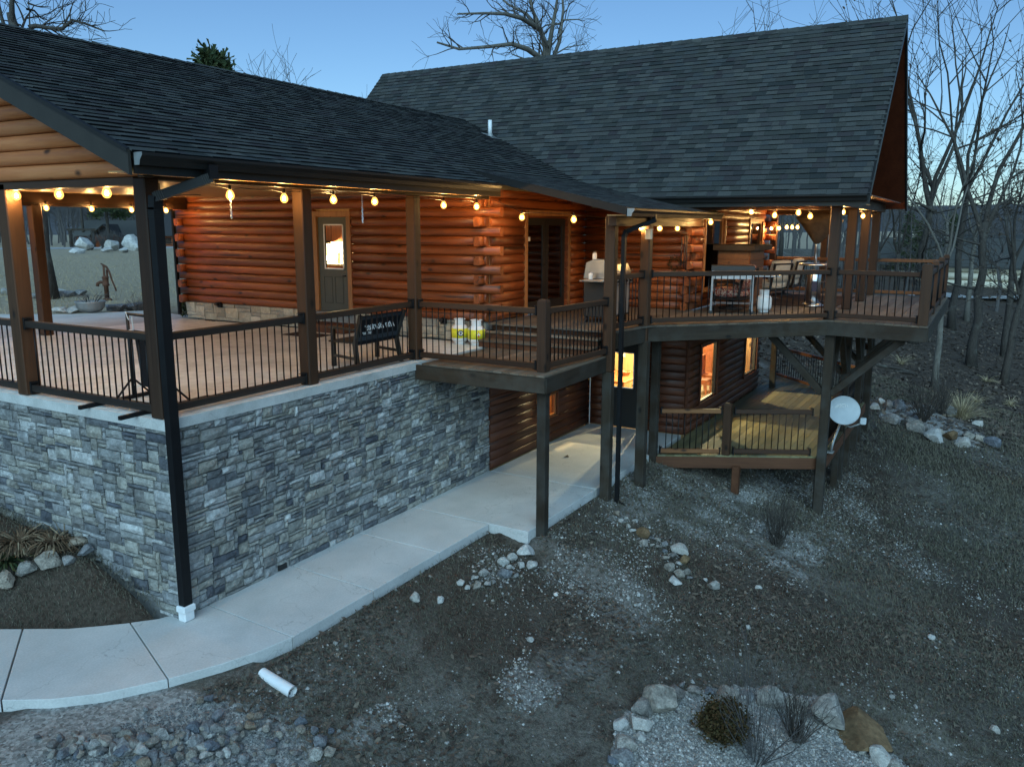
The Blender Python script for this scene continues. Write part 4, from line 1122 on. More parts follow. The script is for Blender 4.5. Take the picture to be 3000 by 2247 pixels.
# ------------------------------------------------------------------ decks
BW, BG = .139, .006
def poly_rows(poly, y0, y1):
    """x extents of a simple polygon on the lines y0, y1 (convex in x per row)"""
    res = []
    for y in (y0, y1):
        xs_ = []
        n = len(poly)
        for i in range(n):
            (ax, ay), (bx, by) = poly[i], poly[(i + 1) % n]
            if (ay <= y < by) or (by <= y < ay): xs_.append(ax + (bx - ax) * (y - ay) / (by - ay))
        if len(xs_) < 2: return None
        res.append((min(xs_), max(xs_)))
    return res
def boards(deck, poly, z, mat, over=.03, seed=1, thick=.028, joint=4.2):
    rr = random.Random(seed); off = wloc(deck)
    ya, yb = min(p[1] for p in poly), max(p[1] for p in poly)
    n = int((yb - ya) / (BW + BG))
    for k in range(n):
        y0 = ya + k * (BW + BG) + BG / 2 + .001; y1 = y0 + BW
        e = poly_rows(poly, y0, min(y1, yb - .002))
        if not e: continue
        (l0, r0), (l1, r1) = e
        cuts = [0.0]; L = (r0 + r1 - l0 - l1) / 2; x = rr.uniform(1.2, joint)
        while x < L - .8: cuts.append(x / L); x += rr.uniform(2.4, joint)
        cuts.append(1.0)
        dz = rr.uniform(-.002, .002)
        for a, b in zip(cuts[:-1], cuts[1:]):
            g0, g1 = (.002 if a > 0 else -over), (.002 if b < 1 else -over)
            q = [(l0 + (r0 - l0) * a + g0, y0), (l0 + (r0 - l0) * b - g1, y0), (l1 + (r1 - l1) * b - g1, y1), (l1 + (r1 - l1) * a + g0, y1)]
            part('board', MB().prism(q, z - thick + dz, z + dz), M[mat], deck)
def rim(deck, pts, z1, h, mat, t=.045, name='rim_board'):
    for a, b in zip(pts[:-1], pts[1:]):
        L = math.dist(a, b); o = thing_part(name, MB().bbox((-L / 2, -t / 2, -h / 2), (L / 2, t / 2, h / 2), .004), mat, deck, ((a[0] + b[0]) / 2, (a[1] + b[1]) / 2, z1 - h / 2), math.atan2(b[1] - a[1], b[0] - a[0]))
def thing_part(name, mb, mat, parent, loc, rz, label=None):
    o = link(name, mb.mesh(name), parent, M[mat]); o.location = np.array(loc, float) - wloc(parent); o.rotation_euler = (0, 0, rz)
    if label: o['label'] = label
    return o
def brace(deck, a, b, w, mat):
    a, b = np.array(a, float), np.array(b, float); m = (a + b) / 2; d = b - a; L = np.linalg.norm(d)
    o = link('brace', MB().bbox((-w / 2, -w / 2, -L / 2), (w / 2, w / 2, L / 2), .008).mesh('brace'), deck, M[mat])
    o.location = m - wloc(deck); o.rotation_euler = Vector(d).to_track_quat('Z', 'Y').to_euler()
ZU = .39
land = thing('landing_deck', 'brown wooden landing deck on posts at the end of the stone wall', 'deck', (5.7, -1.1, -.25))
LP = [(4.62, -2.30), (6.98, -2.30), (6.98, .02), (4.62, .02)]
boards(land, LP, 0.0, 'deckX', .03, 3)
rim(land, [(4.63, .02), (4.63, -2.29), (6.80, -2.29)], -.032, .235, 'rimX')
part('joist_frame', MB().box((4.66, -2.26, -.26), (6.95, .0, -.20)), M['rimX'], land)
for x, y in ((4.70, -2.26),):
    part('support_post', MB().bbox((x, y, -2.9), (x + .145, y + .145, -.24), .008), M['sup_postZ'], land)
for k, (x0, x1, z) in enumerate(((6.62, 6.95, .13), (6.86, 7.15, .26))):
    part('stair_tread', MB().bbox((x0 - .03, -2.12, z - .035), (x1, .10, z)), M['deckX'], land)
    part('stair_riser', MB().box((x0, -2.12, z - .13), (x0 + .025, .10, z - .036)), M['rim_orangeX'], land)
part('stair_riser', MB().box((7.10, -2.12, .262), (7.125, .10, .36)), M['rim_orangeX'], land)

up = thing('upper_deck', 'long upper deck that wraps the gable end on tall braced posts', 'deck', (12, -4, .1))
UP = [(6.98, -2.40), (8.09, -2.53), (10.72, -5.14), (10.52, -6.85), (17.95, -6.85), (17.95, -2.35), (11.22, -2.35), (11.22, .19), (6.98, .19)]
boards(up, UP[:1] + UP[1:5] + [(17.95, -2.36)] + [(11.21, -2.36), (11.21, .19), (6.98, .19)], ZU, 'deckX', .03, 8)
rim(up, [(6.99, -2.39), (8.07, -2.52), (10.70, -5.13), (10.53, -6.84), (17.93, -6.84), (17.94, -2.3)], ZU - .032, .255, 'rimX')
part('joist_frame', MB().prism([(7.05, -2.33), (8.1, -2.46), (10.78, -5.1), (10.6, -6.78), (17.9, -6.78), (17.9, -2.42), (11.2, -2.42), (11.2, -.05), (7.05, -.05)], ZU - .26, ZU - .20), M['rimX'], up)
LZ = WALK_Z
for x, y, zb in ((10.88, -5.18, -3.75), (8.02, -2.50, -2.6)):
    part('support_post', MB().bbox((x - .085, y - .085, zb), (x + .085, y + .085, ZU - .27), .008), M['sup_postZ'], up)
for x in (13.4, 15.7, 17.8):
    part('support_post', MB().bbox((x - .085, -5.25, -3.7), (x + .085, -5.08, ZU - .27), .008), M['sup_postZ'], up)
part('support_post', MB().bbox((17.72, -2.75, -3.2), (17.88, -2.6, ZU - .27), .008), M['sup_postZ'], up)
brace(up, (10.88, -5.10, -1.05), (10.88, -3.98, .10), .13, 'sup_postZ'); brace(up, (10.88, -5.26, -1.05), (10.88, -6.45, .10), .13, 'sup_postZ')
brace(up, (10.98, -5.18, -1.0), (12.1, -5.18, .10), .12, 'sup_postZ')
for x in (13.4, 15.7, 17.8):
    brace(up, (x, -5.10, -1.05), (x, -3.98, .10), .12, 'sup_postZ'); brace(up, (x, -5.26, -1.05), (x, -6.45, .10), .12, 'sup_postZ')
    brace(up, (x - .1, -5.16, -1.0), (x - 1.1, -5.16, .10), .11, 'sup_postZ')

low = thing('lower_deck', 'lower deck outside the basement windows with lamplight on its boards', 'deck', (13, -3.8, -2.6))
LOWP = [(9.33, -2.12), (11.02, -5.20), (16.9, -5.32), (19.6, -2.30)]
LOWP = [(9.36, -2.20), (11.02, -5.20), (16.9, -5.32), (19.7, -2.33), (11.3, -2.33)]
def lowrows(p): return p
boards(low, [(9.40, -2.22), (11.00, -5.22), (16.9, -5.22), (19.9, -2.22)], LZ + .012, 'deck_lowX', .03, 12)
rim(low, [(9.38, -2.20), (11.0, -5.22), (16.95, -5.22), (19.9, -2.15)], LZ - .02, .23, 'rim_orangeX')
part('joist_frame', MB().prism([(9.5, -2.25), (11.05, -5.15), (16.9, -5.15), (19.7, -2.3)], LZ - .24, LZ - .19), M['rimX'], low)
for x, y in ((10.10, -3.72), (11.05, -5.12), (12.85, -5.17), (14.5, -5.17), (16.6, -5.15), (18.3, -3.6)):
    part('support_post', MB().bbox((x - .07, y - .07, float(gz(x, y)) - .3), (x + .07, y + .07, LZ - .19), .008), M['sup_postZ' if x > 10.5 else 'rim_orangeX'], low)

# ------------------------------------------------------------------ railings
BAL = MB().lathe([(.0095, 0), (.0095, 1)], 6).mesh('baluster', smooth=True); BAL.materials.append(M['black_metal'])
BRK = MB().bbox((-.012, -.055, -.075), (.012, .055, .075), .003).cbox((.02, 0, .06), (.05, .1, .006)).cbox((.02, 0, -.06), (.05, .1, .006)).mesh('bracket'); BRK.materials.append(M['black_metal'])
RAILG = 'railing panels with black balusters'
def railing(a, b, z, label, mat, top=.94, bot=.13, sp=.118, hw=.085, rh=.085, brackets=True, bal=True):
    a, b = np.array(a, float), np.array(b, float); d = b - a; L = np.linalg.norm(d); rz = math.atan2(d[1], d[0]); m = (a + b) / 2
    t = thing('railing', label, 'railing', (m[0], m[1], z + bot - rh), rz, RAILG)
    o = link('top_rail', MB().bbox((-L / 2, -hw / 2, -rh / 2), (L / 2, hw / 2, rh / 2), .008).mesh('top_rail'), t, M[mat]); o.location = (0, 0, top - bot + rh / 2)
    o = link('bottom_rail', MB().bbox((-L / 2, -hw / 2, -rh / 2), (L / 2, hw / 2, rh / 2), .008).mesh('bottom_rail'), t, M[mat]); o.location = (0, 0, rh / 2)
    n = max(1, int(round(L / sp)) - 1); s = L / (n + 1)
    if bal:
        for k in range(n):
            o = link('baluster', BAL, t); o.location = (-L / 2 + s * (k + 1), 0, rh - .004); o.scale = (1, 1, top - bot - rh + .008)
    if brackets:
        for sx in (-1, 1):
            for zz in (top - bot + rh / 2, rh / 2):
                o = link('bracket', BRK, t); o.location = (sx * (L / 2 - .008), 0, zz + .012); o.rotation_euler = (0, 0, 0 if sx < 0 else math.pi)
    return t
def newel(x, y, z0, z1, label, mat='postZ', w=.15):
    mb = MB().bbox((x - w / 2, y - w / 2, z0), (x + w / 2, y + w / 2, z1 - .03), .008)
    mb.add([(x - w / 2 + .002, y - w / 2 + .002, z1 - .031), (x + w / 2 - .002, y - w / 2 + .002, z1 - .031), (x + w / 2 - .002, y + w / 2 - .002, z1 - .031), (x - w / 2 + .002, y + w / 2 - .002, z1 - .031),
            (x - w / 3, y - w / 3, z1), (x + w / 3, y - w / 3, z1), (x + w / 3, y + w / 3, z1), (x - w / 3, y + w / 3, z1)], [(0, 1, 5, 4), (1, 2, 6, 5), (2, 3, 7, 6), (3, 0, 4, 7), (4, 5, 6, 7)])
    return solo('newel_post', mb, M[mat], label, 'post')
railing((.125, 5.38), (.125, 2.88), 0, 'dark porch railing cut off by the left picture edge', 'rail_darkX')
railing((.125, 2.65), (.125, .27), 0, 'dark porch railing on the gable side, left of the corner post', 'rail_darkX')
railing((.23, .165), (2.33, .165), 0, 'dark porch railing right of the corner downspout', 'rail_darkX', sp=.125)
railing((2.53, .17), (4.79, .2), 0, 'dark porch railing in front of the wooden bench', 'rail_darkX', sp=.125)
railing((4.885, .10), (4.885, -2.02), 0, 'brown railing of the landing deck in front of the two gas bottles', 'rail_brownX', sp=.12)
railing((4.98, -2.12), (6.77, -2.28), 0, 'brown railing from the landing newel to the roof post', 'rail_brownX', sp=.115)
newel(4.90, -2.11, 0, 1.07, 'square brown newel post at the landing corner')
railing((6.97, -2.31), (7.97, -2.44), ZU, 'short railing of the upper deck in front of the grill', 'rail_brownX')
railing((8.17, -2.53), (10.76, -5.10), ZU, 'long slanting upper deck railing in front of the griddle', 'rail_brownX', sp=.125)
railing((10.83, -5.24), (10.68, -6.66), ZU, 'upper deck railing left of the outer corner post', 'rail_brownX', sp=.135)
newel(10.66, -6.75, ZU, ZU + 1.09, 'weathered corner post of the upper deck', 'post_warmZ', .17)
xs_ = [10.75, 13.0, 15.25, 17.6]
for k in range(3):
    railing((xs_[k] + .09, -6.75), (xs_[k + 1] - .09, -6.75), ZU, ('outer front railing of the upper deck nearest the corner post', 'middle panel of the outer front railing of the upper deck', 'farthest panel of the outer front railing of the upper deck')[k], 'rail_brownX')
for k, x in enumerate(xs_[1:]): newel(x, -6.75, ZU, ZU + 1.07, ('first post behind the corner post of the upper deck', 'second post behind the corner post of the upper deck', 'far corner post of the upper deck')[k], 'post_warmZ', .13)
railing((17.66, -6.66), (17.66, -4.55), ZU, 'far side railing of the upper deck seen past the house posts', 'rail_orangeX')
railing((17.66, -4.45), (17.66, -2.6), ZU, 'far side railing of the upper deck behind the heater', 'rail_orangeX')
# lower deck railings
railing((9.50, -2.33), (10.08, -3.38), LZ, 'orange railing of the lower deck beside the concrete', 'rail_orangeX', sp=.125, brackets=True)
railing((10.20, -3.60), (10.90, -4.95), LZ, 'brown railing of the lower deck beside the tall braced post', 'rail_brownX', sp=.125)
newel(10.14, -3.49, LZ + .01, LZ + 1.06, 'short orange newel post of the lower deck', 'post_warmZ', .15)
railing((11.15, -5.12), (13.3, -5.12), LZ, 'lower deck railing behind the satellite dish', 'rail_brownX')
railing((13.5, -5.12), (15.6, -5.12), LZ, 'lower deck railing farther back under the braces', 'rail_brownX')
railing((15.8, -5.12), (16.8, -5.12), LZ, 'last lower deck railing under the far braces', 'rail_brownX')
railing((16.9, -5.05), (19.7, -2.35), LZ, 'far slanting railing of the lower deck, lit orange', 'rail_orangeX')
newel(16.85, -5.1, LZ, LZ + 1.05, 'dark far corner post of the lower deck', 'sup_postZ', .14)
solo('deck_post', MB().bbox((9.35, -2.3, -2.75), (9.5, -2.15, .12), .008), M['sup_postZ'], 'tall square post where lower deck meets concrete', 'post')
# ------------------------------------------------------------------ string lights
BULB = MB().lathe([(.012, -.118), (.034, -.106), (.048, -.080), (.049, -.058), (.036, -.024), (.017, .0)], 12).mesh('bulb', smooth=True); BULB.materials.append(M['bulb_glow'])
FIL = MB().lathe([(.004, -.088), (.014, -.080), (.016, -.064), (.013, -.046), (.004, -.038)], 8).mesh('filament', smooth=True); FIL.materials.append(M['filament'])
SOCK = MB().lathe([(.017, -.004), (.019, .02), (.017, .05), (.006, .062)], 8).mesh('socket', smooth=True); SOCK.materials.append(M['black_metal'])
def string_lights(pts, label, ends):
    pts = [np.array(p, float) for p in pts]
    m = pts[len(pts) // 2]
    t = thing('string_lights', label, 'string lights', m, 0, 'strings of warm round bulbs')
    path = []
    ch = [np.array(ends[0], float)] + [p + (0, 0, .06) for p in pts] + [np.array(ends[1], float)]
    for a, b in zip(ch[:-1], ch[1:]):
        for k in range(5):
            f = k / 5; sag = .10 * min(1, np.linalg.norm(b - a)) * 4 * f * (1 - f) * .6
            path.append(a + (b - a) * f + (0, 0, (.03 if 0 < f < 1 else 0) - sag * .3))
    path.append(ch[-1])
    part('wire', MB().tube(path, .005, 5), M['black_metal'], t)
    for p in pts:
        o = link('bulb', BULB, t); o.location = p - m + (0, 0, .05)
        s_ = link('socket', SOCK, o); s_.location = (0, 0, 0)
        link('filament', FIL, o)
string_lights([(.1, y, 2.47) for y in (.81, 1.69, 2.55, 3.42, 4.3, 5.2, 6.1, 7.0)], 'string of bulbs under the log gable at the left end', [(.1, .1, 2.6), (.1, 8.0, 2.6)])
string_lights([(x, .1, z) for x, z in ((1.19, 2.47), (2.05, 2.46), (2.96, 2.47), (3.83, 2.47), (5.58, 2.46), (6.58, 2.46))], 'string of bulbs under the front porch eave', [(.15, .1, 2.58), (6.95, .1, 2.6)])
string_lights([(x, 8.1, 2.45) for x in (.9, 1.9, 2.9, 3.8, 4.73, 5.63, 6.48)], 'string of bulbs at the back edge of the porch, small in the distance', [(.1, 8.1, 2.6), (7.05, 8.1, 2.6)])
string_lights([(6.9, -.62, 2.28), (6.9, -1.61, 2.24), (7.94, -2.4, 2.11), (8.88, -2.4, 2.1), (9.87, -2.4, 2.1), (10.8, -2.77, 2.22)], 'string of bulbs under the small deck roof in the middle', [(6.95, .1, 2.6), (10.85, -3.0, 2.4)])
string_lights([(10.85, -3.55, 2.42), (10.85, -4.0, 2.35), (10.85, -4.44, 2.40), (10.85, -4.66, 2.33), (11.78, -5.1, 2.42), (13.59, -5.1, 2.38), (14.7, -5.1, 2.38), (15.9, -5.1, 2.40)], 'string of bulbs along the front gable beam at the right', [(10.85, -3.1, 2.45), (17.4, -5.1, 2.48)])
string_lights([(17.5, y, z) for y, z in ((-2.46, 2.10), (-2.66, 2.10), (-2.86, 2.13), (-3.0, 2.13), (-3.14, 2.13))], 'cluster of bulbs on the far side of the front porch', [(17.5, -2.4, 2.4), (17.5, -4.9, 2.44)])
# lamps inside the rooms
def room_lamp(p, power, label, r_=.025, c=(1.0, .84, .46)):
    t = thing('ceiling_lamp', label, 'lamp', p, 0)
    part('shade', MB().lathe([(.03, .06), (.10, .03), (.13, .0), (.12, .0), (.09, .022), (.03, .05)], 16, p), M['bronze'], t, True)
    part('globe', MB().lathe([(.02, .028), (.055, .02), (.07, .012), (.02, .012)], 14, p), M['lamp_glow'], t, True)
    ld_ = bpy.data.lights.new('ceiling_lamp_light', 'POINT'); ld_.energy = power; ld_.color = c; ld_.shadow_soft_size = r_
    o = bpy.data.objects.new('ceiling_lamp_light', ld_); col.objects.link(o); o.parent = t; o.location = (0, 0, -.06)
room_lamp((13.5, -.72, -.10), 620, 'lit lamp in the basement behind the nearer large window')
room_lamp((17.05, -.72, -.10), 560, 'lit lamp in the basement behind the farther large window')
room_lamp((12.35, -.80, -.12), 230, 'lit lamp in the basement behind the lower door')
room_lamp((9.12, 5.9, 1.72), 160, 'lit lamp in the kitchen behind the green door')
room_lamp((9.5, .62, -.40), 110, 'lit lamp behind the small lower window', .05, (1.0, .66, .28))
# ------------------------------------------------------------------ downspouts
def downspout(name_label, path, w=.075, d=.055, boot=None, ribs=True):
    p0 = path[-1]
    t = thing('downspout', name_label, 'downspout', p0)
    mb = MB()
    for a, b in zip(path[:-1], path[1:]):
        a, b = Vector(a), Vector(b); dr = (b - a).normalized()
        mb.bar(a - dr * .012, b + dr * .012, w, d, (0, 1, 0) if abs(dr.z) > .5 else (0, 0, 1))
    part('pipe', mb, M['black_metal'], t)
    if ribs:
        for k in range(1, len(path) - 1):
            for j in range(4):
                for end in (-1, 1):
                    q = path[k + end]; a = Vector(path[k]); dr = (Vector(q) - a).normalized(); c = a + dr * (.015 + .022 * j)
                    if (Vector(q) - a).length > .15: part('elbow_rib', MB().bar(c - dr * .004, c + dr * .004, w + .012, d + .012, (0, 1, 0) if abs(dr.z) > .5 else (0, 0, 1)), M['bronze'], t)
    if boot:
        part('boot', MB().bbox((p0[0] - .07, p0[1] - .06, WALK_Z), (p0[0] + .07, p0[1] + .06, WALK_Z + .12), .012).bbox((p0[0] - .085, p0[1] - .072, WALK_Z + .11), (p0[0] + .085, p0[1] + .072, WALK_Z + .19), .012), M['pvc'], t, label='white plastic drain boot')
    return t
DP = (.0, -.055)
downspout('black downspout at the porch corner ending in a white boot', [(.42, -.50, 2.72), (.42, -.50, 2.60), (.05, DP[1] - .02, 2.40), (DP[0] + .05, DP[1], 2.28), (DP[0] + .05, DP[1], WALK_Z + .10)], .115, .095, True)
downspout('black downspout on the post beside the landing deck', [(7.45, -2.82, 2.32), (7.45, -2.82, 2.22), (6.98, -2.52, 2.04), (6.94, -2.50, 1.95), (6.94, -2.50, -2.55), (7.02, -2.72, -2.68)], .075, .06)
downspout('short dark downspout elbow at the far porch eave', [(6.6, 8.75, 2.7), (6.6, 8.75, 2.62), (7.0, 8.55, 2.45), (7.0, 8.55, .1)], .07, .055)

# ------------------------------------------------------------------ propane bottles
def gas_bottle(loc, rz, label, deco):
    t = thing('gas_bottle', label, 'gas bottle', loc, rz, 'white gas bottles')
    part('tank', MB().lathe([(.10, .035), (.13, .05), (.152, .09), (.156, .13), (.156, .25), (.150, .29), (.12, .335), (.06, .355), (.03, .36)], 24), M['white_paint'], t, True, True)
    part('foot_ring', MB().lathe([(.105, 0), (.105, .045), (.098, .045), (.098, .002)], 20), M['white_paint'], t, True, True)
    mb = MB()
    for a0, a1 in ((R(35), R(145)), (R(215), R(325))):
        n = 8
        for rr_ in (.105, .098):
            mb.v += [(rr_ * math.cos(a0 + (a1 - a0) * i / n), rr_ * math.sin(a0 + (a1 - a0) * i / n), z) for z in (.325, .455) for i in range(n + 1)]
        b = len(mb.v) - 4 * (n + 1)
        for i in range(n):
            for o_ in (0, 2 * (n + 1)): mb.f.append((b + o_ + i, b + o_ + i + 1, b + o_ + n + 2 + i, b + o_ + n + 1 + i))
            mb.f.append((b + n + 1 + i, b + n + 2 + i, b + 3 * (n + 1) + i + 1, b + 3 * (n + 1) + i))
    part('collar', mb, M['white_paint'], t, False, True)
    part('collar_ring', MB().tube([(.102 * math.cos(a), .102 * math.sin(a), .45) for a in np.linspace(0, 2 * math.pi, 21)], .009, 6, False), M['white_paint'], t, True, True)
    part('valve', MB().lathe([(.016, .35), (.016, .40), (.03, .405), (.03, .42), (.01, .425)], 10).bar((0, 0, .385), (0, -.06, .385), .02, .02), M['iron'], t, False, True)
    if deco:
        part('label_band', MB().lathe([(.1575, .115), (.1575, .285)], 32), M['yellow_label'], t, True, True)
        c = -math.pi / 2 + (0.25 if deco == 'diamond' else .12)
        def dec(pts, r_, z0, mat, nm):
            m_ = MB(); n = len(pts)
            vs = [(r_ * math.cos(c + x / r_), r_ * math.sin(c + x / r_), z0 + z) for x, z in pts]
            m_.add(vs + [(r_ * math.cos(c), r_ * math.sin(c), z0)], [(i, (i + 1) % n, n) for i in range(n)]); part(nm, m_, M[mat], t, False, True)
        circ = lambda rad, n=18: [(rad * math.cos(a), rad * math.sin(a)) for a in np.linspace(0, 2 * math.pi, n, endpoint=False)]
        if deco == 'diamond':
            dec([(.055, 0), (0, .062), (-.055, 0), (0, -.062)], .1585, .20, 'red_label', 'hazard_diamond')
            dec([(.03, .006), (-.03, .006), (-.03, -.016), (.03, -.016)], .1592, .20, 'white_paint', 'hazard_text_bar'); dec([(.008, .02), (0, .042), (-.008, .02)], .1592, .20, 'white_paint', 'flame_mark')
        else:
            dec(circ(.055), .1585, .205, 'navy_label', 'emblem_ring'); dec(circ(.036), .1592, .205, 'white_paint', 'emblem_field')
            dec([(.028, .008), (-.028, .008), (-.028, -.006), (.028, -.006)], .1598, .205, 'navy_label', 'emblem_bar'); dec([(.012, .026), (-.012, .026), (-.016, .012), (.016, .012)], .1598, .205, 'navy_label', 'emblem_top'); dec([(.014, -.012), (-.014, -.012), (-.01, -.026), (.01, -.026)], .1598, .205, 'navy_label', 'emblem_base')
    return t
VR = math.atan2(CAM[1] - .5, CAM[0] - 6.7) + math.pi / 2
gas_bottle((6.80, .62, 0), VR, 'gas bottle with yellow band and round dark emblem by the stone base', 'emblem')
gas_bottle((6.80, .26, 0), VR, 'gas bottle with yellow band and red diamond beside the step', 'diamond')
gas_bottle((11.62, -3.72, ZU), VR, 'plain white gas bottle on the upper deck beside the griddle', None)
solo('utility_box', MB().bbox((6.95, -.02, .02), (7.1, .16, .26), .01).cbox((6.945, .07, .17), (.01, .10, .08)), M['door_dark'], 'black box on the wall right of the gas bottles', 'box')
# ------------------------------------------------------------------ text helper
def text_mesh(txt, size, depth=.004, font_shear=0.0, bold=0.0):
    cu = bpy.data.curves.new('lettering', 'FONT'); cu.body = txt; cu.size = size; cu.extrude = depth; cu.shear = font_shear; cu.offset = bold
    cu.align_x = 'CENTER'; cu.align_y = 'CENTER'; cu.resolution_u = 4
    o = bpy.data.objects.new('lettering', cu); col.objects.link(o)
    me = bpy.data.meshes.new_from_object(o.evaluated_get(bpy.context.evaluated_depsgraph_get())); bpy.data.objects.remove(o); bpy.data.curves.remove(cu)
    return me
# ------------------------------------------------------------------ bench with a printed sling back (seen from behind, so mirrored)
bn = thing('bench', 'wooden bench with black printed back behind the porch railing', 'bench', (4.15, .62, 0))
for x in (3.58, 4.62):
    part('rear_leg', MB().bar((x, .30, .0), (x + (.03 if x < 4 else -.02), .37, .40), .055, .06, (0, 1, 0)).bar((x + (.03 if x < 4 else -.02), .37, .38), (x + (.05 if x < 4 else .06), .26, .82), .055, .05, (0, 1, 0)), M['sup_postZ'], bn)
    part('front_leg', MB().bar((x + .15, .90, 0), (x + .15, .90, .58), .05, .06, (0, 1, 0)), M['sup_postZ'], bn)
    part('armrest', MB().bar((x + .02, .34, .60), (x + .15, .95, .60), .075, .03), M['sup_postZ'], bn)
    part('stretcher', MB().bar((x, .36, .17), (x + .15, .90, .17), .03, .04), M['sup_postZ'], bn)
for k in range(5): part('seat_slat', MB().bbox((3.62, .42 + k * .10, .385), (4.78, .505 + k * .10, .41)), M['sup_postZ'], bn)
part('back_panel', MB().add([(3.64, .37, .36), (4.60, .37, .36), (4.68, .285, .80), (3.62, .285, .80), (3.64, .385, .36), (4.60, .385, .36), (4.68, .30, .80), (3.62, .30, .80)], [(0, 1, 2, 3), (7, 6, 5, 4), (0, 4, 5, 1), (3, 2, 6, 7), (0, 3, 7, 4), (1, 5, 6, 2)]), M['fabric_black'], bn)
part('mesh_band', MB().add([(3.645, .352, .42), (4.605, .352, .42), (4.615, .34, .49), (3.64, .34, .49)], [(0, 1, 2, 3)]), M['fabric_mesh'], bn)
part('mesh_band', MB().add([(3.63, .288, .74), (4.665, .288, .74), (4.675, .278, .79), (3.625, .278, .79)], [(0, 1, 2, 3)]), M['fabric_mesh'], bn)
for txt, s_, zc, yc, xc in (('The Burkes', .155, .625, .306, 4.15), ('EST. 2017', .05, .53, .322, 3.84)):
    me = text_mesh(txt, s_, .002, .35 if s_ > .1 else 0, .0015)
    me.materials.append(M['letter_white'])
    o = link('lettering', me, bn); o.location = np.array((xc, yc, zc)) - np.array((4.15, .62, 0)); o.rotation_euler = (R(79), 0, 0); o.scale = (-1, 1, 1)
# ------------------------------------------------------------------ black banner stand at the corner
bs = thing('banner_stand', 'black tube stand with a dark banner tied on by white rope, at the porch corner', 'stand', (.55, .95, 0))
A, B = np.array((.62, 1.38, 0)), np.array((.52, .50, 0))
for p in (A, B):
    part('upright', MB().tube([p + (0, 0, .03), p + (0, 0, 1.05)], .02, 8), M['black_metal'], bs, True)
    part('foot', MB().bar(p + (-.75, -.05, .025), p + (.55, .05, .025), .045, .045), M['black_metal'], bs)
    for s_ in (-1, 1): part('foot_brace', MB().tube([p + (0, 0, .26), p + (s_ * .24, 0, .03)], .013, 6), M['black_metal'], bs, True)
part('top_bar', MB().tube([A + (0, 0, 1.05), B + (0, 0, 1.05)], .018, 8), M['black_metal'], bs, True)
part('banner', MB().add([A + (0, -.10, .86), B + (0, .08, .86), B + (.01, .08, .16), A + (.05, -.12, .16), A + (.03, -.10, .5), B + (.0, .08, .5)], [(0, 1, 5, 4), (4, 5, 2, 3)]), M['fabric_black'], bs)
for q in ((A + (0, -.08, 1.05), A + (0, -.1, .86)), (A + (0, 0, .86), A + (.0, -.10, .86)), (A + (.0, 0, .18), A + (.05, -.12, .16)), (B + (0, .05, 1.05), B + (0, .08, .86)), (A + (-.02, 0, 1.08), A + (-.025, -.06, .98))):
    part('rope_tie', MB().tube([q[0], (q[0] + q[1]) / 2 + (0, 0, -.012), q[1]], .006, 5), M['rope'], bs)
# ------------------------------------------------------------------ small porch things
p = onz(620, 939, 0)
solo('floor_lamp_cable', MB().bbox((p[0] - .1, p[1] - .06, 0), (p[0] - .02, p[1] + .10, .025)).bbox((p[0] - .1, p[1] - .2, 0), (p[0] - .05, p[1] - .10, .02)), M['black_metal'], 'small black plug strip lying on the floor by the stone base', 'plug')
for (u, v), lab in (((645, 893), 'black spotlight on the stone base left of the door'), ((1300, 940), 'black spotlight on the stone base left of the gas bottles')):
    q = onx(u, v, X1 - .05)
    solo('spotlight', MB().bbox((X1 - .10, q[1] - .05, q[2] - .06), (X1 - .01, q[1] + .05, q[2] + .06), .01).tube([(X1 - .1, q[1], q[2]), (X1 - .2, q[1] - .03, q[2] + .03)], [.03, .04], 10), M['black_metal'], lab, 'spotlight')
solo('door_step', MB().bbox((6.68, 3.3, 0), (7.1, 4.5, .17), .01), M['rim_orangeX'], 'low wooden step below the green door', 'step')
solo('door_mat', MB().bbox((6.0, 3.4, 0.0), (6.45, 4.3, .014), .004), M['rug'], 'dark mat on the floor before the green door', 'mat')
for k, (u, z0, lab) in enumerate(((676, 2.56, 'glass chain hanging at the left bulb of the front eave'), (1061, 2.52, 'chain hanging right of the green door'))):
    q = ony(u, 600, .15); mb = MB()
    for j in range(12):
        c = Vector((q[0], .15, z0 - j * .032)); mb.tube([c + Vector((.010 * math.cos(a) if j % 2 else 0, 0 if j % 2 else .010 * math.cos(a), .018 * math.sin(a))) for a in np.linspace(0, 2 * math.pi, 9)], .0045, 4, False)
    solo('hanging_chain', mb, M['steel'], lab, 'chain')
fan = thing('ceiling_fan', 'dark ceiling fan light under the porch ceiling', 'fan', (2.6, 3.2, 2.45))
part('rod', MB().tube([(2.6, 3.2, 2.73), (2.6, 3.2, 2.6)], .015, 6), M['bronze'], fan); part('motor', MB().lathe([(.05, 2.50), (.11, 2.52), (.11, 2.58), (.05, 2.61)], 16, (2.6, 3.2, 0)), M['bronze'], fan, True)
for k in range(4):
    a = k * math.pi / 2 + .4; part('blade', MB().bar((2.6 + .1 * math.cos(a), 3.2 + .1 * math.sin(a), 2.56), (2.6 + .62 * math.cos(a), 3.2 + .62 * math.sin(a), 2.56), .13, .01), M['rail_darkX'], fan)
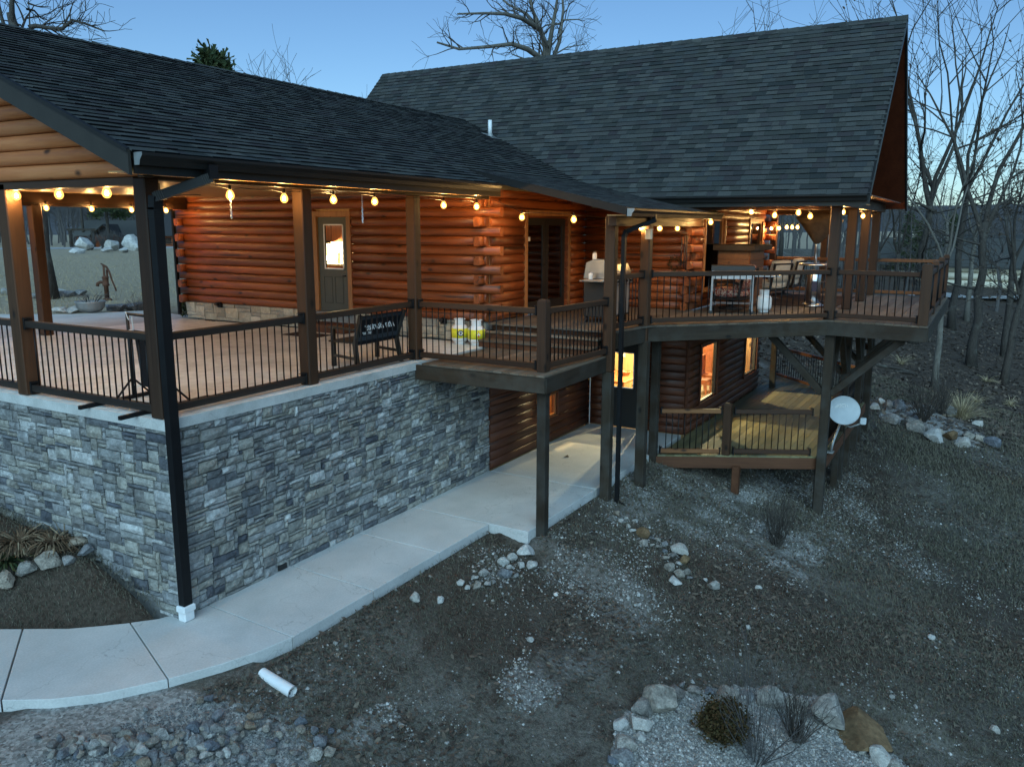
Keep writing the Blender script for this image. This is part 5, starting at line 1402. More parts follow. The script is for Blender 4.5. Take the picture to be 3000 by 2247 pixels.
# ------------------------------------------------------------------ upper deck furniture
gr = thing('grill', 'stainless gas grill behind the roof post', 'grill', (8.45, -1.55, ZU))
part('cart', MB().bbox((8.0, -1.85, ZU + .10), (8.85, -1.3, ZU + .78), .015), M['door_dark'], gr)
for s_ in range(2): part('cart_door', MB().bbox((8.02 + s_ * .42, -1.865, ZU + .14), (8.42 + s_ * .42, -1.852, ZU + .72)), M['grey_metal'], gr)
lidp = [(-1.86, ZU + .80), (-1.88, ZU + .90), (-1.82, ZU + 1.05), (-1.68, ZU + 1.14), (-1.50, ZU + 1.15), (-1.34, ZU + 1.08), (-1.29, ZU + .80)]
part('lid', MB().extr(lidp, 'x', 8.02, 8.84), M['steel'], gr); part('lid_handle', MB().tube([(8.1, -1.90, ZU + .93), (8.1, -1.95, ZU + .94), (8.76, -1.95, ZU + .94), (8.76, -1.90, ZU + .93)], .014, 8), M['steel'], gr, True)
for x in (7.68, 8.86): part('side_shelf', MB().bbox((x, -1.82, ZU + .76), (x + .32, -1.36, ZU + .79)), M['steel'], gr)
part('control_panel', MB().bbox((8.0, -1.92, ZU + .70), (8.86, -1.86, ZU + .80)), M['steel'], gr)
for k in range(4): part('knob', MB().tube([(8.12 + k * .2, -1.92, ZU + .75), (8.12 + k * .2, -1.95, ZU + .75)], .022, 10), M['black_metal'], gr)
for x in (8.05, 8.78):
    for y in (-1.8, -1.36): part('caster', MB().tube([(x, y - .02, ZU + .05), (x, y + .02, ZU + .05)], .05, 10), M['black_metal'], gr)
for k, (x, lab) in enumerate(((7.86, 'left of two white shakers standing on the grill shelf'), (8.02, 'right of two white shakers on the grill'))):
    st = thing('shaker', lab, 'shaker', (x, -1.5, ZU + .79 + (.35 if k else 0)))
    part('body', MB().lathe([(.035, 0), (.04, .01), (.04, .10), (.03, .115)], 12), M['white_paint'], st, True, True); part('cap', MB().lathe([(.032, .113), (.032, .13), (.015, .14)], 12), M['steel'], st, True, True)
gd = thing('griddle', 'black flat top griddle cart on casters with grey legs and side shelf', 'griddle', (11.1, -3.15, ZU))
ga = math.atan2(-.73, .21)
def G(a, b, z): return (11.1 + math.cos(ga) * a - math.sin(ga) * b, -3.18 + math.sin(ga) * a + math.cos(ga) * b, ZU + z)
part('plate', MB().add([G(-.42, -.28, .86), G(.42, -.28, .86), G(.42, .28, .86), G(-.42, .28, .86), G(-.42, -.28, .96), G(.42, -.28, .96), G(.42, .28, .96), G(-.42, .28, .96)], [(0, 3, 2, 1), (4, 5, 6, 7), (0, 1, 5, 4), (1, 2, 6, 5), (2, 3, 7, 6), (3, 0, 4, 7)]), M['door_dark'], gd)
part('front_panel', MB().add([G(-.40, -.27, .70), G(.40, -.27, .70), G(.40, -.25, .86), G(-.40, -.25, .86)], [(0, 1, 2, 3)]), M['grey_metal'], gd)
for a in (-.40, .40):
    for b in (-.26, .26): part('leg', MB().bar(G(a, b, .06), G(a * .97, b, .86), .04, .04), M['grey_metal'], gd); part('caster', MB().tube([G(a, b - .015, .04), G(a, b + .015, .04)], .042, 10), M['door_dark'], gd)
part('lower_shelf', MB().add([G(-.40, -.25, .20), G(.40, -.25, .20), G(.40, .25, .20), G(-.40, .25, .20)], [(0, 1, 2, 3)]), M['grey_metal'], gd)
for a, b in ((-.86, -.43), (.43, .92)): part('side_shelf', MB().add([G(a, -.24, .78), G(b, -.24, .78), G(b, .24, .78), G(a, .24, .78), G(a, -.24, .75), G(b, -.24, .75), G(b, .24, .75), G(a, .24, .75)], [(0, 1, 2, 3), (7, 6, 5, 4), (0, 4, 5, 1), (1, 5, 6, 2), (2, 6, 7, 3), (3, 7, 4, 0)]), M['grey_metal'], gd)
# bar cabinet against the front wall
bc = thing('bar_cabinet', 'tall wooden bar cabinet with plank sides and a thick top', 'cabinet', (13.1, -2.85, ZU))
part('body', MB().bbox((12.55, -3.15, ZU), (13.75, -2.45, ZU + 1.22), .01), M['cab_woodZ'], bc)
for k in range(6): part('plank', MB().bbox((12.54, -3.17, ZU + .04 + k * .196), (13.76, -3.152, ZU + .225 + k * .196), .004), M['rail_orangeX'], bc)
for k in range(6): part('side_plank', MB().bbox((12.53, -3.14, ZU + .04 + k * .196), (12.548, -2.46, ZU + .225 + k * .196), .004), M['rail_orangeX'], bc)
part('top', MB().bbox((12.35, -3.30, ZU + 1.22), (13.95, -2.38, ZU + 1.34), .01), M['rimX'], bc)
# chairs
def cushion_chair(loc, rz, label, cush, pillow=None):
    t = thing('patio_chair', label, 'chair', loc, rz, 'patio chairs on the upper deck')
    part('base', MB().lathe([(.26, .0), (.26, .03), (.05, .06), (.05, .20), (.2, .22)], 18), M['iron'], t, True, True)
    part('frame', MB().bbox((-.33, -.33, .21), (.33, .33, .26)).bar((-.33, .30, .24), (-.33, .42, .86), .035, .05).bar((.33, .30, .24), (.33, .42, .86), .035, .05).bar((-.34, .41, .86), (.34, .41, .86), .04, .04), M['iron'], t, False, True)
    def soft(cx, cy, cz, dx, dy, dz, nm, mat, tilt=0):
        bm = bmesh.new(); bmesh.ops.create_cube(bm, size=1.0); bmesh.ops.subdivide_edges(bm, edges=bm.edges[:], cuts=4, use_grid_fill=True)
        for v in bm.verts:
            r_ = v.co.copy(); k = 1 - .22 * (abs(2 * r_.x) ** 4 + abs(2 * r_.y) ** 4) * (abs(2 * r_.z) ** 1); n_ = r_.normalized()
            v.co = Vector((r_.x * dx * (1 - .05 * abs(2 * r_.z) ** 3), r_.y * dy * (1 - .05 * abs(2 * r_.z) ** 3), r_.z * dz * k))
        me = bpy.data.meshes.new(nm); bm.to_mesh(me); bm.free(); me.shade_smooth(); me.materials.append(M[mat])
        o = link(nm, me, t); o.location = (cx, cy, cz); o.rotation_euler = (tilt, 0, 0); return o
    soft(0, -.02, .36, .62, .64, .22, 'seat_cushion', cush); soft(0, .30, .68, .60, .52, .20, 'back_cushion', cush, R(78))
    for sx in (-1, 1):
        part('armrest', MB().tube([(sx * .35, .34, .56), (sx * .37, .1, .60), (sx * .37, -.22, .58), (sx * .35, -.33, .45), (sx * .33, -.25, .28)], .028, 7), M['iron'], t, True, True)
    if pillow:
        o = soft(.08, .12, .60, .42, .40, .13, 'pillow', pillow, R(62)); o.rotation_euler = (R(62), R(20), 0)
    return t
cushion_chair((14.9, -3.05, ZU), R(155), 'cream cushioned patio chair nearer the bar cabinet', 'fabric_cream')
cushion_chair((16.4, -3.1, ZU), R(175), 'cream cushioned patio chair with a red patterned pillow', 'fabric_cream', 'fabric_floral')
cushion_chair((11.95, -2.95, ZU), R(170), 'red and cream floral chair behind the griddle', 'fabric_floral')
solo('side_table', MB().lathe([(.20, ZU), (.20, ZU + .03), (.03, ZU + .05), (.03, ZU + .44), (.24, ZU + .45), (.24, ZU + .48)], 20, (14.6, -4.25, 0)), M['iron'], 'small round dark table among the patio chairs', 'table')
solo('deck_rug', MB().bbox((13.2, -4.85, ZU + .003), (16.6, -2.9, ZU + .014), .004), M['rug'], 'dark brown rug under the patio chairs', 'rug')
# patio heater
HX, HY = 13.5, -4.35
ht = thing('patio_heater', 'silver patio heater with a round table ring', 'heater', (HX, HY, ZU))
part('base', MB().lathe([(.23, 0), (.235, .03), (.20, .06), (.15, .075)], 26, (HX, HY, ZU)), M['steel'], ht, True)
part('tank_housing', MB().lathe([(.15, .07), (.15, .74), (.135, .76)], 24, (HX, HY, ZU)), M['steel'], ht, True)
part('label_plate', MB().bbox((HX - .16, HY - .10, ZU + .34), (HX - .146, HY + .02, ZU + .56)), M['navy_label'], ht)
part('table_ring', MB().lathe([(.10, .90), (.34, .90), (.35, .915), (.34, .94), (.10, .94)], 28, (HX, HY, ZU)), M['steel'], ht, True)
part('pole', MB().tube([(HX, HY, ZU + .74), (HX, HY, ZU + 1.95)], .032, 12), M['steel'], ht, True)
part('burner', MB().lathe([(.07, 1.9), (.11, 1.93), (.11, 2.0), (.06, 2.03)], 16, (HX, HY, ZU)), M['steel'], ht, True)
mb = MB(); n = 28; prof = [(.03, 1.36, 0), (.10, 1.42, .25), (.20, 1.56, .5), (.33, 1.74, .8), (.43, 1.86, 1), (.44, 1.89, 1), (.25, 1.99, .3), (.03, 2.05, 0)]
for r_, z, w in prof:
    for k in range(n):
        a = 2 * math.pi * k / n; f = 1 + w * .16 * math.sin(3 * a + .6) + w * .05 * math.sin(7 * a)
        mb.v.append((HX + r_ * f * math.cos(a), HY + r_ * f * math.sin(a), ZU + z + w * .06 * math.sin(3 * a + 2)))
for i in range(len(prof) - 1):
    for k in range(n):
        a, b = i * n + k, i * n + (k + 1) % n; mb.f.append((a, b, b + n, a + n))
solo('heater_cover', mb, M['fabric_brown'], 'brown cloth cover gathered over the top of the patio heater', 'cover', smooth=True)
# wind chime, wall wreath
wc = thing('wind_chime', 'dark wind chime hanging from the small deck roof near the corner', 'wind chime', (10.6, -2.3, 1.5))
part('disc', MB().lathe([(.07, 1.98), (.07, 2.0)], 12, (10.6, -2.3, 0)), M['rimX'], wc); part('cord', MB().tube([(10.6, -2.3, 2.0), (10.6, -2.3, 2.16)], .004, 4), M['black_metal'], wc)
for k in range(5):
    a = k * 1.257; part('chime_tube', MB().tube([(10.6 + .055 * math.cos(a), -2.3 + .055 * math.sin(a), 1.95), (10.6 + .055 * math.cos(a), -2.3 + .055 * math.sin(a), 1.45 - .05 * k)], .014, 8), M['iron'], wc, True)
mb = MB(); rr = random.Random(4)
for k in range(160):
    a = rr.random() * 6.28; r_ = .13 + rr.uniform(-.045, .045); c = np.array((11.13, -1.95 + r_ * math.cos(a), 1.35 + r_ * math.sin(a)))
    d = np.array((rr.uniform(-.05, .01), rr.uniform(-.05, .05), rr.uniform(-.05, .05))); e = np.array((rr.uniform(-.02, .02), rr.uniform(-.03, .03), rr.uniform(-.03, .03)))
    mb.add([c, c + d, c + d * .6 + e], [(0, 1, 2)])
wr = solo('wreath', mb, M['shrub_leaf'], 'dark leafy wreath on the log corner under the small roof', 'wreath')
tone_attr(wr.data, [rr.random() for _ in wr.data.polygons])
solo('post_box', MB().bbox((7.90, -2.60, 1.90), (7.975, -2.49, 2.06), .006).bbox((7.885, -2.615, 2.06), (7.98, -2.475, 2.075), .004), M['interior_wall'], 'small pale box fixed to the post under the first bulb of the deck roof', 'box')
# ------------------------------------------------------------------ satellite dish
ds = thing('satellite_dish', 'pale oval satellite dish with white lettering on the lower deck corner', 'dish', (11.45, -5.3, LZ))
dc = np.array((11.72, -5.42, -1.52)); dn = Vector((-.62, -.70, .34)).normalized()
qd = dn.to_track_quat('Z', 'Y'); dm = qd.to_matrix()
ux, uy = Vector((1, 0, 0)), Vector((0, 1, 0))
ux = Vector((-dn.y, dn.x, 0)).normalized(); uy = dn.cross(ux)
mb = MB(); n, kk = 36, 7
for i in range(kk + 1):
    f = i / kk
    for k in range(n):
        a = 2 * math.pi * k / n; p_ = Vector(dc) + ux * (.385 * f * math.cos(a)) + uy * (.285 * f * math.sin(a)) + dn * (.075 * (f * f - 1)); mb.v.append(tuple(p_))
for i in range(kk):
    for k in range(n): a, b = i * n + k, i * n + (k + 1) % n; mb.f.append((a, b, b + n, a + n))
rf = part('reflector', mb, M['dish_grey'], ds, True)
mb = MB()
rim_ = [Vector(dc) + ux * (.388 * math.cos(a)) + uy * (.288 * math.sin(a)) for a in np.linspace(0, 2 * math.pi, 41)]
part('rim', MB().tube(rim_, .008, 6, False), M['dish_grey'], ds, True)
me = text_mesh('DIRECTV', .095, .001, .12, .002); me.materials.append(M['letter_white'])
o = link('lettering', me, rf); mt = Matrix(((ux.x, uy.x, dn.x, 0), (ux.y, uy.y, dn.y, 0), (ux.z, uy.z, dn.z, 0), (0, 0, 0, 1)))
o.location = Vector(dc) + ux * -.02 + uy * .10 - dn * .055 - Vector(wloc(rf)); o.rotation_euler = mt.to_euler()
me = MB().lathe([(.030, 0), (.030, .003)], 16).mesh('logo_disc'); me.materials.append(M['letter_white']); o2 = link('logo_disc', me, rf); o2.location = Vector(dc) + ux * -.275 + uy * .10 - dn * .035 - Vector(wloc(rf)); o2.rotation_euler = mt.to_euler()
low_pt = Vector(dc) - uy * .30 - dn * .06; feed = Vector(dc) + dn * .34 - uy * .30 + ux * .12
part('feed_arm', MB().tube([low_pt, Vector(dc) - uy * .36 + dn * .1, feed], .018, 8), M['galvanised'], ds, True)
part('receiver', MB().bbox((feed.x - .06, feed.y - .05, feed.z - .04), (feed.x + .06, feed.y + .06, feed.z + .09), .015), M['dish_grey'], ds)
mt0 = np.array((11.35, -5.28, LZ)); part('mast', MB().tube([mt0 + (0, 0, .03), mt0 + (.05, -.02, .22), Vector(dc) - dn * .1 - uy * .15], .024, 8), M['grey_metal'], ds, True)
part('mount_foot', MB().bbox((mt0[0] - .09, mt0[1] - .05, LZ + .012), (mt0[0] + .09, mt0[1] + .07, LZ + .04)), M['galvanised'], ds)
part('cable', MB().tube([low_pt, low_pt + Vector((.02, .03, -.12)), Vector(mt0) + Vector((.12, .02, .06)), Vector(mt0) + Vector((.3, .1, .02))], .006, 5), M['black_metal'], ds)
# ------------------------------------------------------------------ white drain pipe in the lawn
a_, b_ = gpx(768, 1972), gpx(858, 2046)
a_ = a_ + (0, 0, .0); b_ = b_ + (0, 0, .075)
dd = (b_ - a_) / np.linalg.norm(b_ - a_)
solo('drain_pipe', (lambda m: (m.tube([a_, b_], .062, 20, False), m.tube([b_, a_ + dd * .05], .054, 20, False), m.add([tuple(b_ + x) for x in []], []), m)[-1])(MB()), M['pvc'], 'white plastic drain pipe lying open in the lawn below the walk', 'pipe', smooth=True)
# ------------------------------------------------------------------ rocks
def rock_mesh(seed, sub=3, flat=.75, rough=.28):
    bm = bmesh.new(); bmesh.ops.create_icosphere(bm, subdivisions=sub, radius=.5); rr = random.Random(seed)
    planes = [(Vector((rr.gauss(0, 1), rr.gauss(0, 1), rr.gauss(0, .8))).normalized(), rr.uniform(.20, .38)) for _ in range(13)]
    ph = [rr.uniform(0, 6) for _ in range(6)]
    for v in bm.verts:
        c = v.co
        for n_, d in planes:
            k = c.dot(n_)
            if k > d: c -= n_ * (k - d) * .96
        s_ = 1 + rough * .16 * (math.sin(c.x * 9 + ph[0]) * math.sin(c.y * 8 + ph[1]) + .6 * math.sin(c.z * 13 + ph[2] + c.x * 7) + .35 * math.sin(c.x * 23 + ph[3]) * math.sin(c.y * 21 + ph[4] + c.z * 19))
        v.co = Vector((c.x * s_, c.y * s_, c.z * s_ * flat))
    me = bpy.data.meshes.new('rock'); bm.to_mesh(me); bm.free()
    C_ = np.array([v.co[:] for v in me.vertices]); lo, hi = C_.min(0), C_.max(0); ex = hi - lo
    C_ = (C_ - (lo + hi) / 2) / ex * np.array((1.0, min(1.0, max(.72, ex[1] / ex[0])), flat)); C_[:, 2] += flat / 2
    for v, c in zip(me.vertices, C_): v.co = c
    return me
_rocks = {}
def rock(px, py, wpx, mat='rock', label='', group=None, name='rock', aspect=1.0, sub=None, flat=None, sink=.12, rz=None):
    p = gpx(px, py + wpx * .25); d = (p - CAM) @ _f; w = wpx * d / FPX
    rr = random.Random(int(px * 7 + py)); k = rr.randrange(7); sub = sub or (3 if wpx > 26 else 2)
    key = (k, sub, mat, flat)
    if key not in _rocks:
        me = rock_mesh(50 + k * 3 + sub, sub, flat or (.62 + .09 * (k % 4))); me.materials.append(M[mat]); _rocks[key] = me
    o = link(name, _rocks[key]); o.location = (p[0], p[1], float(gz(p[0], p[1])) - w * .6 * sink); o.scale = (w * 1.05, w * aspect, w); o.rotation_euler = (rr.uniform(-.15, .15), rr.uniform(-.15, .15), rz if rz is not None else rr.random() * 6.28)
    return tag(o, label, 'rock', group)
_ORD = 'first second third fourth fifth sixth seventh eighth ninth tenth eleventh twelfth thirteenth fourteenth fifteenth sixteenth seventeenth eighteenth nineteenth twentieth'.split()
def ordinal(n):
    return _ORD[n] if n < 20 else ('twenty-' if n < 29 else 'thirty-') + _ORD[(n - 20) % 10] if n not in (29,) else 'thirtieth'
def rock_set(items, phrase, group, special={}):
    items = sorted(items, key=lambda t: t[0])
    for k, it in enumerate(items):
        px, py, w = it[:3]; m = it[3] if len(it) > 3 else 'rock'
        lab = special.get((px, py)) or f'{ordinal(k)} rock from the left {phrase}'
        rock(px, py, w, m, lab, group)
W_, B_ = 'rock_white', 'rock_brown'
rock_set([(1933, 2044, 104), (1978, 2029, 52), (1998, 2004, 22), (2034, 2022, 45), (2010, 2033, 18, W_), (2077, 2029, 30), (2129, 2042, 68), (2105, 2045, 22), (2175, 2042, 18, W_), (2193, 2042, 38),
          (2256, 2049, 78), (2333, 2067, 60), (2419, 2081, 112), (2527, 2200, 27, W_), (2575, 2218, 68, W_), (2618, 2243, 38), (1888, 2051, 22, W_), (1881, 2078, 58), (1876, 2114, 66, W_),
          (1820, 2123, 48, W_), (1856, 2144, 15, W_), (1878, 2160, 32, W_), (1829, 2173, 68), (1822, 2212, 68), (1795, 2230, 36), (1824, 2239, 27, W_)],
         'in the stone ring round the front gravel bed', 'rocks round the front gravel bed',
         {(1933, 2044): 'largest grey boulder at the top left of the stone ring', (2419, 2081): 'long pale blue grey boulder left of the brown one'})
p = gpx(2511, 2160); w = 158 * ((p - CAM) @ _f) / FPX
bl = rock_mesh(404, 3, .30, .12); bl.materials.append(M['rock_brown']); o = link('boulder', bl); o.location = (p[0] + .05, p[1], float(gz(p[0], p[1])) - .04); o.scale = (w * 1.25, w * .95, w * 1.0); o.rotation_euler = (R(4), R(-9), R(25))
tag(o, 'flat brown sandstone boulder at the right of the stone ring', 'rock', 'rocks round the front gravel bed')
rock_set([(2582, 1176, 24, W_), (2562, 1195, 31, W_), (2604, 1186, 30), (2633, 1189, 42), (2610, 1226, 50), (2655, 1236, 40), (2683, 1253, 50), (2714, 1255, 28), (2745, 1265, 42), (2734, 1280, 56, W_), (2784, 1276, 44, B_), (2812, 1273, 22),
          (2837, 1275, 36), (2818, 1298, 48, W_), (2868, 1284, 36), (2905, 1293, 50), (2863, 1240, 30, W_), (2781, 1209, 36), (2731, 1199, 17, W_)], 'edging the far gravel bed by the woods', 'rocks edging the far gravel bed')
rock_set([(1473, 1649, 31, W_), (1502, 1635, 31, W_), (1542, 1618, 46, W_), (1559, 1657, 34, W_), (1526, 1657, 25, W_), (1494, 1659, 22, W_), (1480, 1682, 42), (1512, 1685, 18), (1417, 1682, 27, W_), (1391, 1690, 24, W_), (1350, 1708, 24, W_), (1370, 1722, 20, W_), (1398, 1716, 30), (1429, 1712, 24, W_), (1445, 1706, 20)],
         'in the pale pile at the foot of the landing post', 'pale rocks below the landing post')
rock_set([(1804, 1507, 22), (1820, 1527, 18, W_), (1835, 1523, 16, W_), (1840, 1543, 18, W_), (1860, 1527, 16, W_), (1853, 1556, 20, W_), (1884, 1561, 40, B_), (1885, 1592, 28), (1909, 1579, 16), (1925, 1583, 18), (1911, 1599, 14, W_), (1927, 1601, 22), (1947, 1597, 20),
          (1985, 1606, 52, W_), (1949, 1617, 18), (1951, 1637, 26), (1970, 1632, 22), (2003, 1641, 34, B_), (1965, 1661, 30), (1990, 1654, 20, W_), (1990, 1682, 30), (2012, 1673, 26), (2019, 1695, 22), (1978, 1701, 38, W_), (1869, 1741, 18, W_)],
         'in the rock drain below the black downspout', 'rocks in the drain below the downspout')
LAWN = [(2065, 1702, 14), (2092, 1715, 42), (2199, 1557, 14), (1217, 1753, 34), (1291, 1761, 26), (1553, 1876, 22), (2727, 1871, 22), (2740, 1899, 13), (2612, 2042, 16), (2914, 2138, 28), (2828, 1583, 13), (2192, 1841, 18), (2222, 1721, 20), (2682, 2070, 14), (1260, 1690, 10), (1700, 1905, 10), (2420, 1760, 9), (2560, 1800, 9)]
rock_set([(a, b, c, W_) for a, b, c in LAWN], 'lying loose on the lawn slope', 'pale stones loose on the lawn')
rock_set([(20, 1703, 62), (79, 1675, 55), (146, 1650, 66), (230, 1588, 50), (202, 1641, 38), (252, 1613, 42)], 'edging the dried plant bed at the stone wall', 'rocks edging the bed at the wall')
# rubble heap below the curved walk
rr = random.Random(77); cnt = 0
for k in range(1500):
    px, py = rr.gauss(470, 210), rr.gauss(2175, 52)
    if not (15 < px < 1010 and 2092 < py < 2262): continue
    if py < 2155 - .03 * px and px < 700: continue
    edge_y = np.interp(px, [0, 300, 500, 650, 760, 900], [2090, 2075, 2040, 2000, 1975, 1950]) + 14
    if py < edge_y: continue
    sz_ = rr.choice((14, 18, 21, 25, 30, 36, 44)) * (1.0 if px < 700 else .8)
    rock(px, py, sz_, 'rock' if rr.random() < .85 else W_, 'grey rubble stone in the loose heap below the curved walk', 'rubble heap below the curved walk', 'rubble_stone', 1.0, 2, .8, .1); cnt += 1
    if cnt >= 210: break
for px, py, w in ((430, 2083, 24), (610, 2052, 30), (590, 2058, 26), (735, 2140, 46), (690, 2165, 36), (640, 2100, 40), (940, 2180, 44), (925, 2215, 44), (965, 2210, 36), (705, 2195, 22)):
    rock(px, py, w, 'rock', 'grey rubble stone in the loose heap below the curved walk', 'rubble heap below the curved walk', 'rubble_stone', 1.0, 2, .8, .1)

# ------------------------------------------------------------------ loose cover: pebbles, leaves, grass as single masses
def mass(name, P, N, verts, faces, scale, tone, mat, label, cat):
    """many copies of one little shape joined in one mesh; P positions, N frames (n,3,3)"""
    P = np.asarray(P); n = len(P); V = np.asarray(verts, float); k = len(V)
    co = np.einsum('nij,kj->nki', N, V) * np.asarray(scale)[:, None, None] + P[:, None, :]
    F = np.asarray(faces); m, q = F.shape
    idx = (F[None] + (np.arange(n) * k)[:, None, None]).reshape(-1)
    me = bpy.data.meshes.new(name)
    me.vertices.add(n * k); me.vertices.foreach_set('co', co.astype(np.float32).ravel())
    me.loops.add(len(idx)); me.loops.foreach_set('vertex_index', idx.astype(np.int32))
    me.polygons.add(n * m); me.polygons.foreach_set('loop_start', np.arange(0, len(idx), q, dtype=np.int32))
    me.update(calc_edges=True)
    tone_attr(me, np.repeat(tone, m))
    o = link(name, me, None, M[mat]); return tag(o, label, cat, None, 'stuff')
def frames(n, tilt, rg):
    a = rg.uniform(0, 2 * np.pi, n); t = rg.normal(0, tilt, n); b = rg.uniform(0, 2 * np.pi, n)
    ca_, sa_, ct, st = np.cos(a), np.sin(a), np.cos(t), np.sin(t); z0 = np.zeros(n)
    Rz = np.stack([np.stack([ca_, -sa_, z0], 1), np.stack([sa_, ca_, z0], 1), np.stack([z0, z0, z0 + 1], 1)], 1)
    Rx = np.stack([np.stack([z0 + 1, z0, z0], 1), np.stack([z0, ct, -st], 1), np.stack([z0, st, ct], 1)], 1)
    cb, sb = np.cos(b), np.sin(b)
    Rb = np.stack([np.stack([cb, -sb, z0], 1), np.stack([sb, cb, z0], 1), np.stack([z0, z0, z0 + 1], 1)], 1)
    return Rz @ Rx @ Rb
def scatter(n, rg, box, keep):
    """points on the ground, denser near the camera"""
    out = []
    while sum(map(len, out)) < n:
        x = rg.uniform(box[0], box[1], n); y = rg.uniform(box[2], box[3], n)
        m = keep(x, y); out.append(np.stack([x[m], y[m]], 1))
    q = np.concatenate(out)[:n]
    return np.column_stack([q, gz(q[:, 0], q[:, 1])])
def seen(x, y):
    z = gz(x, y); dx, dy, dz = x - CAM[0], y - CAM[1], z - CAM[2]
    w = dx * _f[0] + dy * _f[1] + dz * _f[2]; u = CX + FPX * (dx * CR[0] + dy * CR[1] + dz * CR[2]) / w; v = CY - FPX * (dx * CU[0] + dy * CU[1] + dz * CU[2]) / w
    return (w > 1) & (u > -250) & (u < 3250) & (v < 2600), w
def lawn_ok(x, y):
    ye = -1.47 - 0.72 * (x > 4.4) + 0.25 * np.clip(-x, 0, 6)
    front = (y < ye) & ~((x < 0) & (np.hypot(x - .3, y - .9) < 2.36))
    return front
rg = np.random.default_rng(5)
TET = [(-.5, -.4, 0), (.5, -.35, 0), (.45, .45, 0), (-.45, .4, 0), (.1, .0, .55), (-.15, .1, .5)]
TETF = [(0, 1, 4), (1, 2, 4), (2, 3, 5), (3, 0, 5), (0, 4, 5), (2, 5, 4)]
def gkeep(x, y):
    s_, w = seen(x, y); g = gravel_w(x, y)
    inb = inpoly(x, y, BED_POLY) | inpoly(x, y, RBED) | (seg_dist(x, y, GRAVEL_LEFT) < .8)
    return s_ & lawn_ok(x, y) & (rg.random(x.shape) < np.clip(g * 1.0 - .12, 0, 1) * np.clip(9 / w, .25, 1) * np.where(inb, 1, .8 * (vnoise(x * 2.2, y * 2.2, 31) > .42)))
P = scatter(40000, rg, (-4, 16, -12, 0), gkeep)
inb = inpoly(P[:, 0], P[:, 1], BED_POLY)
sz_ = rg.gamma(2.2, .0060, len(P)) + .008
sz_ = np.where(inb, np.clip(sz_ * 1.1, .018, .045), sz_); sz_ = np.where(seg_dist(P[:, 0], P[:, 1], GRAVEL_LEFT) < .8, sz_ * .8, sz_)
left = seg_dist(P[:, 0], P[:, 1], GRAVEL_LEFT) < .85
mass('pebbles', P[~left], frames(len(P[~left]), .5, rg), TET, TETF, sz_[~left], rg.random(len(P[~left])), 'pebble', 'pale pebbles spread over the beds and washed down the slope', 'gravel')
mass('gravel', P[left], frames(int(left.sum()), .5, rg), TET, TETF, sz_[left] * .9, rg.random(int(left.sum())), 'gravel_grey', 'grey crushed gravel round the rubble heap below the walk', 'gravel')
def grit(x, y):
    s_, w = seen(x, y); return s_ & lawn_ok(x, y) & (rg.random(x.shape) < np.clip(10 / w, .1, 1) * (.15 + .85 * (vnoise(x * 1.6, y * 1.6, 81) > .58))) & ~inpoly(x, y, BED_POLY)
P = scatter(14000, rg, (-3, 26, -12, -1), grit)
mass('grit', P, frames(len(P), .5, rg), TET, TETF, rg.gamma(1.6, .007, len(P)) + .006, rg.random(len(P)), 'pebble', 'small pale stone chips strewn over the lawn slope', 'gravel')
# dead leaves
LEAF = [(-.5, 0, .02), (-.2, .22, .10), (.25, .2, .0), (.5, 0, .16), (.2, -.2, .05), (-.25, -.2, .12)]
LEAFF = [(0, 1, 5), (1, 4, 5), (1, 2, 4), (2, 3, 4)]
def lkeep(x, y):
    s_, w = seen(x, y); cl = sstep(.32, .72, vnoise(x * .8, y * .8, 41)) * .8 + .2 * vnoise(x * 3, y * 3, 42)
    return s_ & lawn_ok(x, y) & (rg.random(x.shape) < cl * np.clip(11 / w, .12, 1) ** 1.2) & ~inpoly(x, y, BED_POLY) & (gravel_w(x, y) < .75)
P = scatter(26000, rg, (-4, 34, -13, -1), lkeep)
mass('leaf_litter', P + np.array((0, 0, .008)), frames(len(P), .45, rg), LEAF, LEAFF, rg.uniform(.045, .10, len(P)), rg.random(len(P)), 'dead_leaf', 'brown dead leaves scattered over the lawn slope', 'leaves')
P = scatter(16000, rg, (20, 62, -12, 12), lambda x, y: seen(x, y)[0] & (rg.random(x.shape) < np.clip(30 / seen(x, y)[1], .1, 1)))
mass('woodland_litter', P + np.array((0, 0, .02)), frames(len(P), .45, rg), LEAF, LEAFF, rg.uniform(.12, .28, len(P)), rg.random(len(P)), 'dead_leaf', 'dark leaf litter on the woodland floor', 'leaves')
# short winter grass
BL = [(-.06, 0, 0), (.06, 0, 0), (.02, .16, .55), (-.02, .42, .9)]
BLF = [(0, 1, 2), (0, 2, 3)]
def gk(x, y):
    s_, w = seen(x, y); cl = .25 + .75 * sstep(.3, .65, vnoise(x * .6 + 9, y * .6, 51))
    return s_ & lawn_ok(x, y) & (rg.random(x.shape) < cl * np.clip(10 / w, .1, 1) ** 1.1) & ~inpoly(x, y, BED_POLY) & (gravel_w(x, y) < .8)
P = scatter(75000, rg, (-4, 30, -13, -1), gk)
dst = np.linalg.norm(P - CAM, axis=1)
mass('grass', P - np.array((0, 0, .005)), frames(len(P), .35, rg), BL, BLF, rg.uniform(.035, .085, len(P)) * np.clip(dst / 12, .9, 2.0), np.clip(vnoise(P[:, 0] * .5, P[:, 1] * .5, 61) * .7 + rg.random(len(P)) * .35, 0, .99), 'grass', 'short dull winter grass on the lawn slope', 'grass')
def gk2(x, y):
    return seen(x, y)[0] & (x < -.05) & (y > .1) & (y < 4.5) & (np.hypot(x - .3, y - .9) > .2) & (x > -1.6 * (y * .55) - .0) & (rg.random(x.shape) < .9)
P = scatter(9000, rg, (-2.2, 0, .2, 4.2), lambda x, y: seen(x, y)[0] & (x > -.72 * y * .94) & (y > .3))
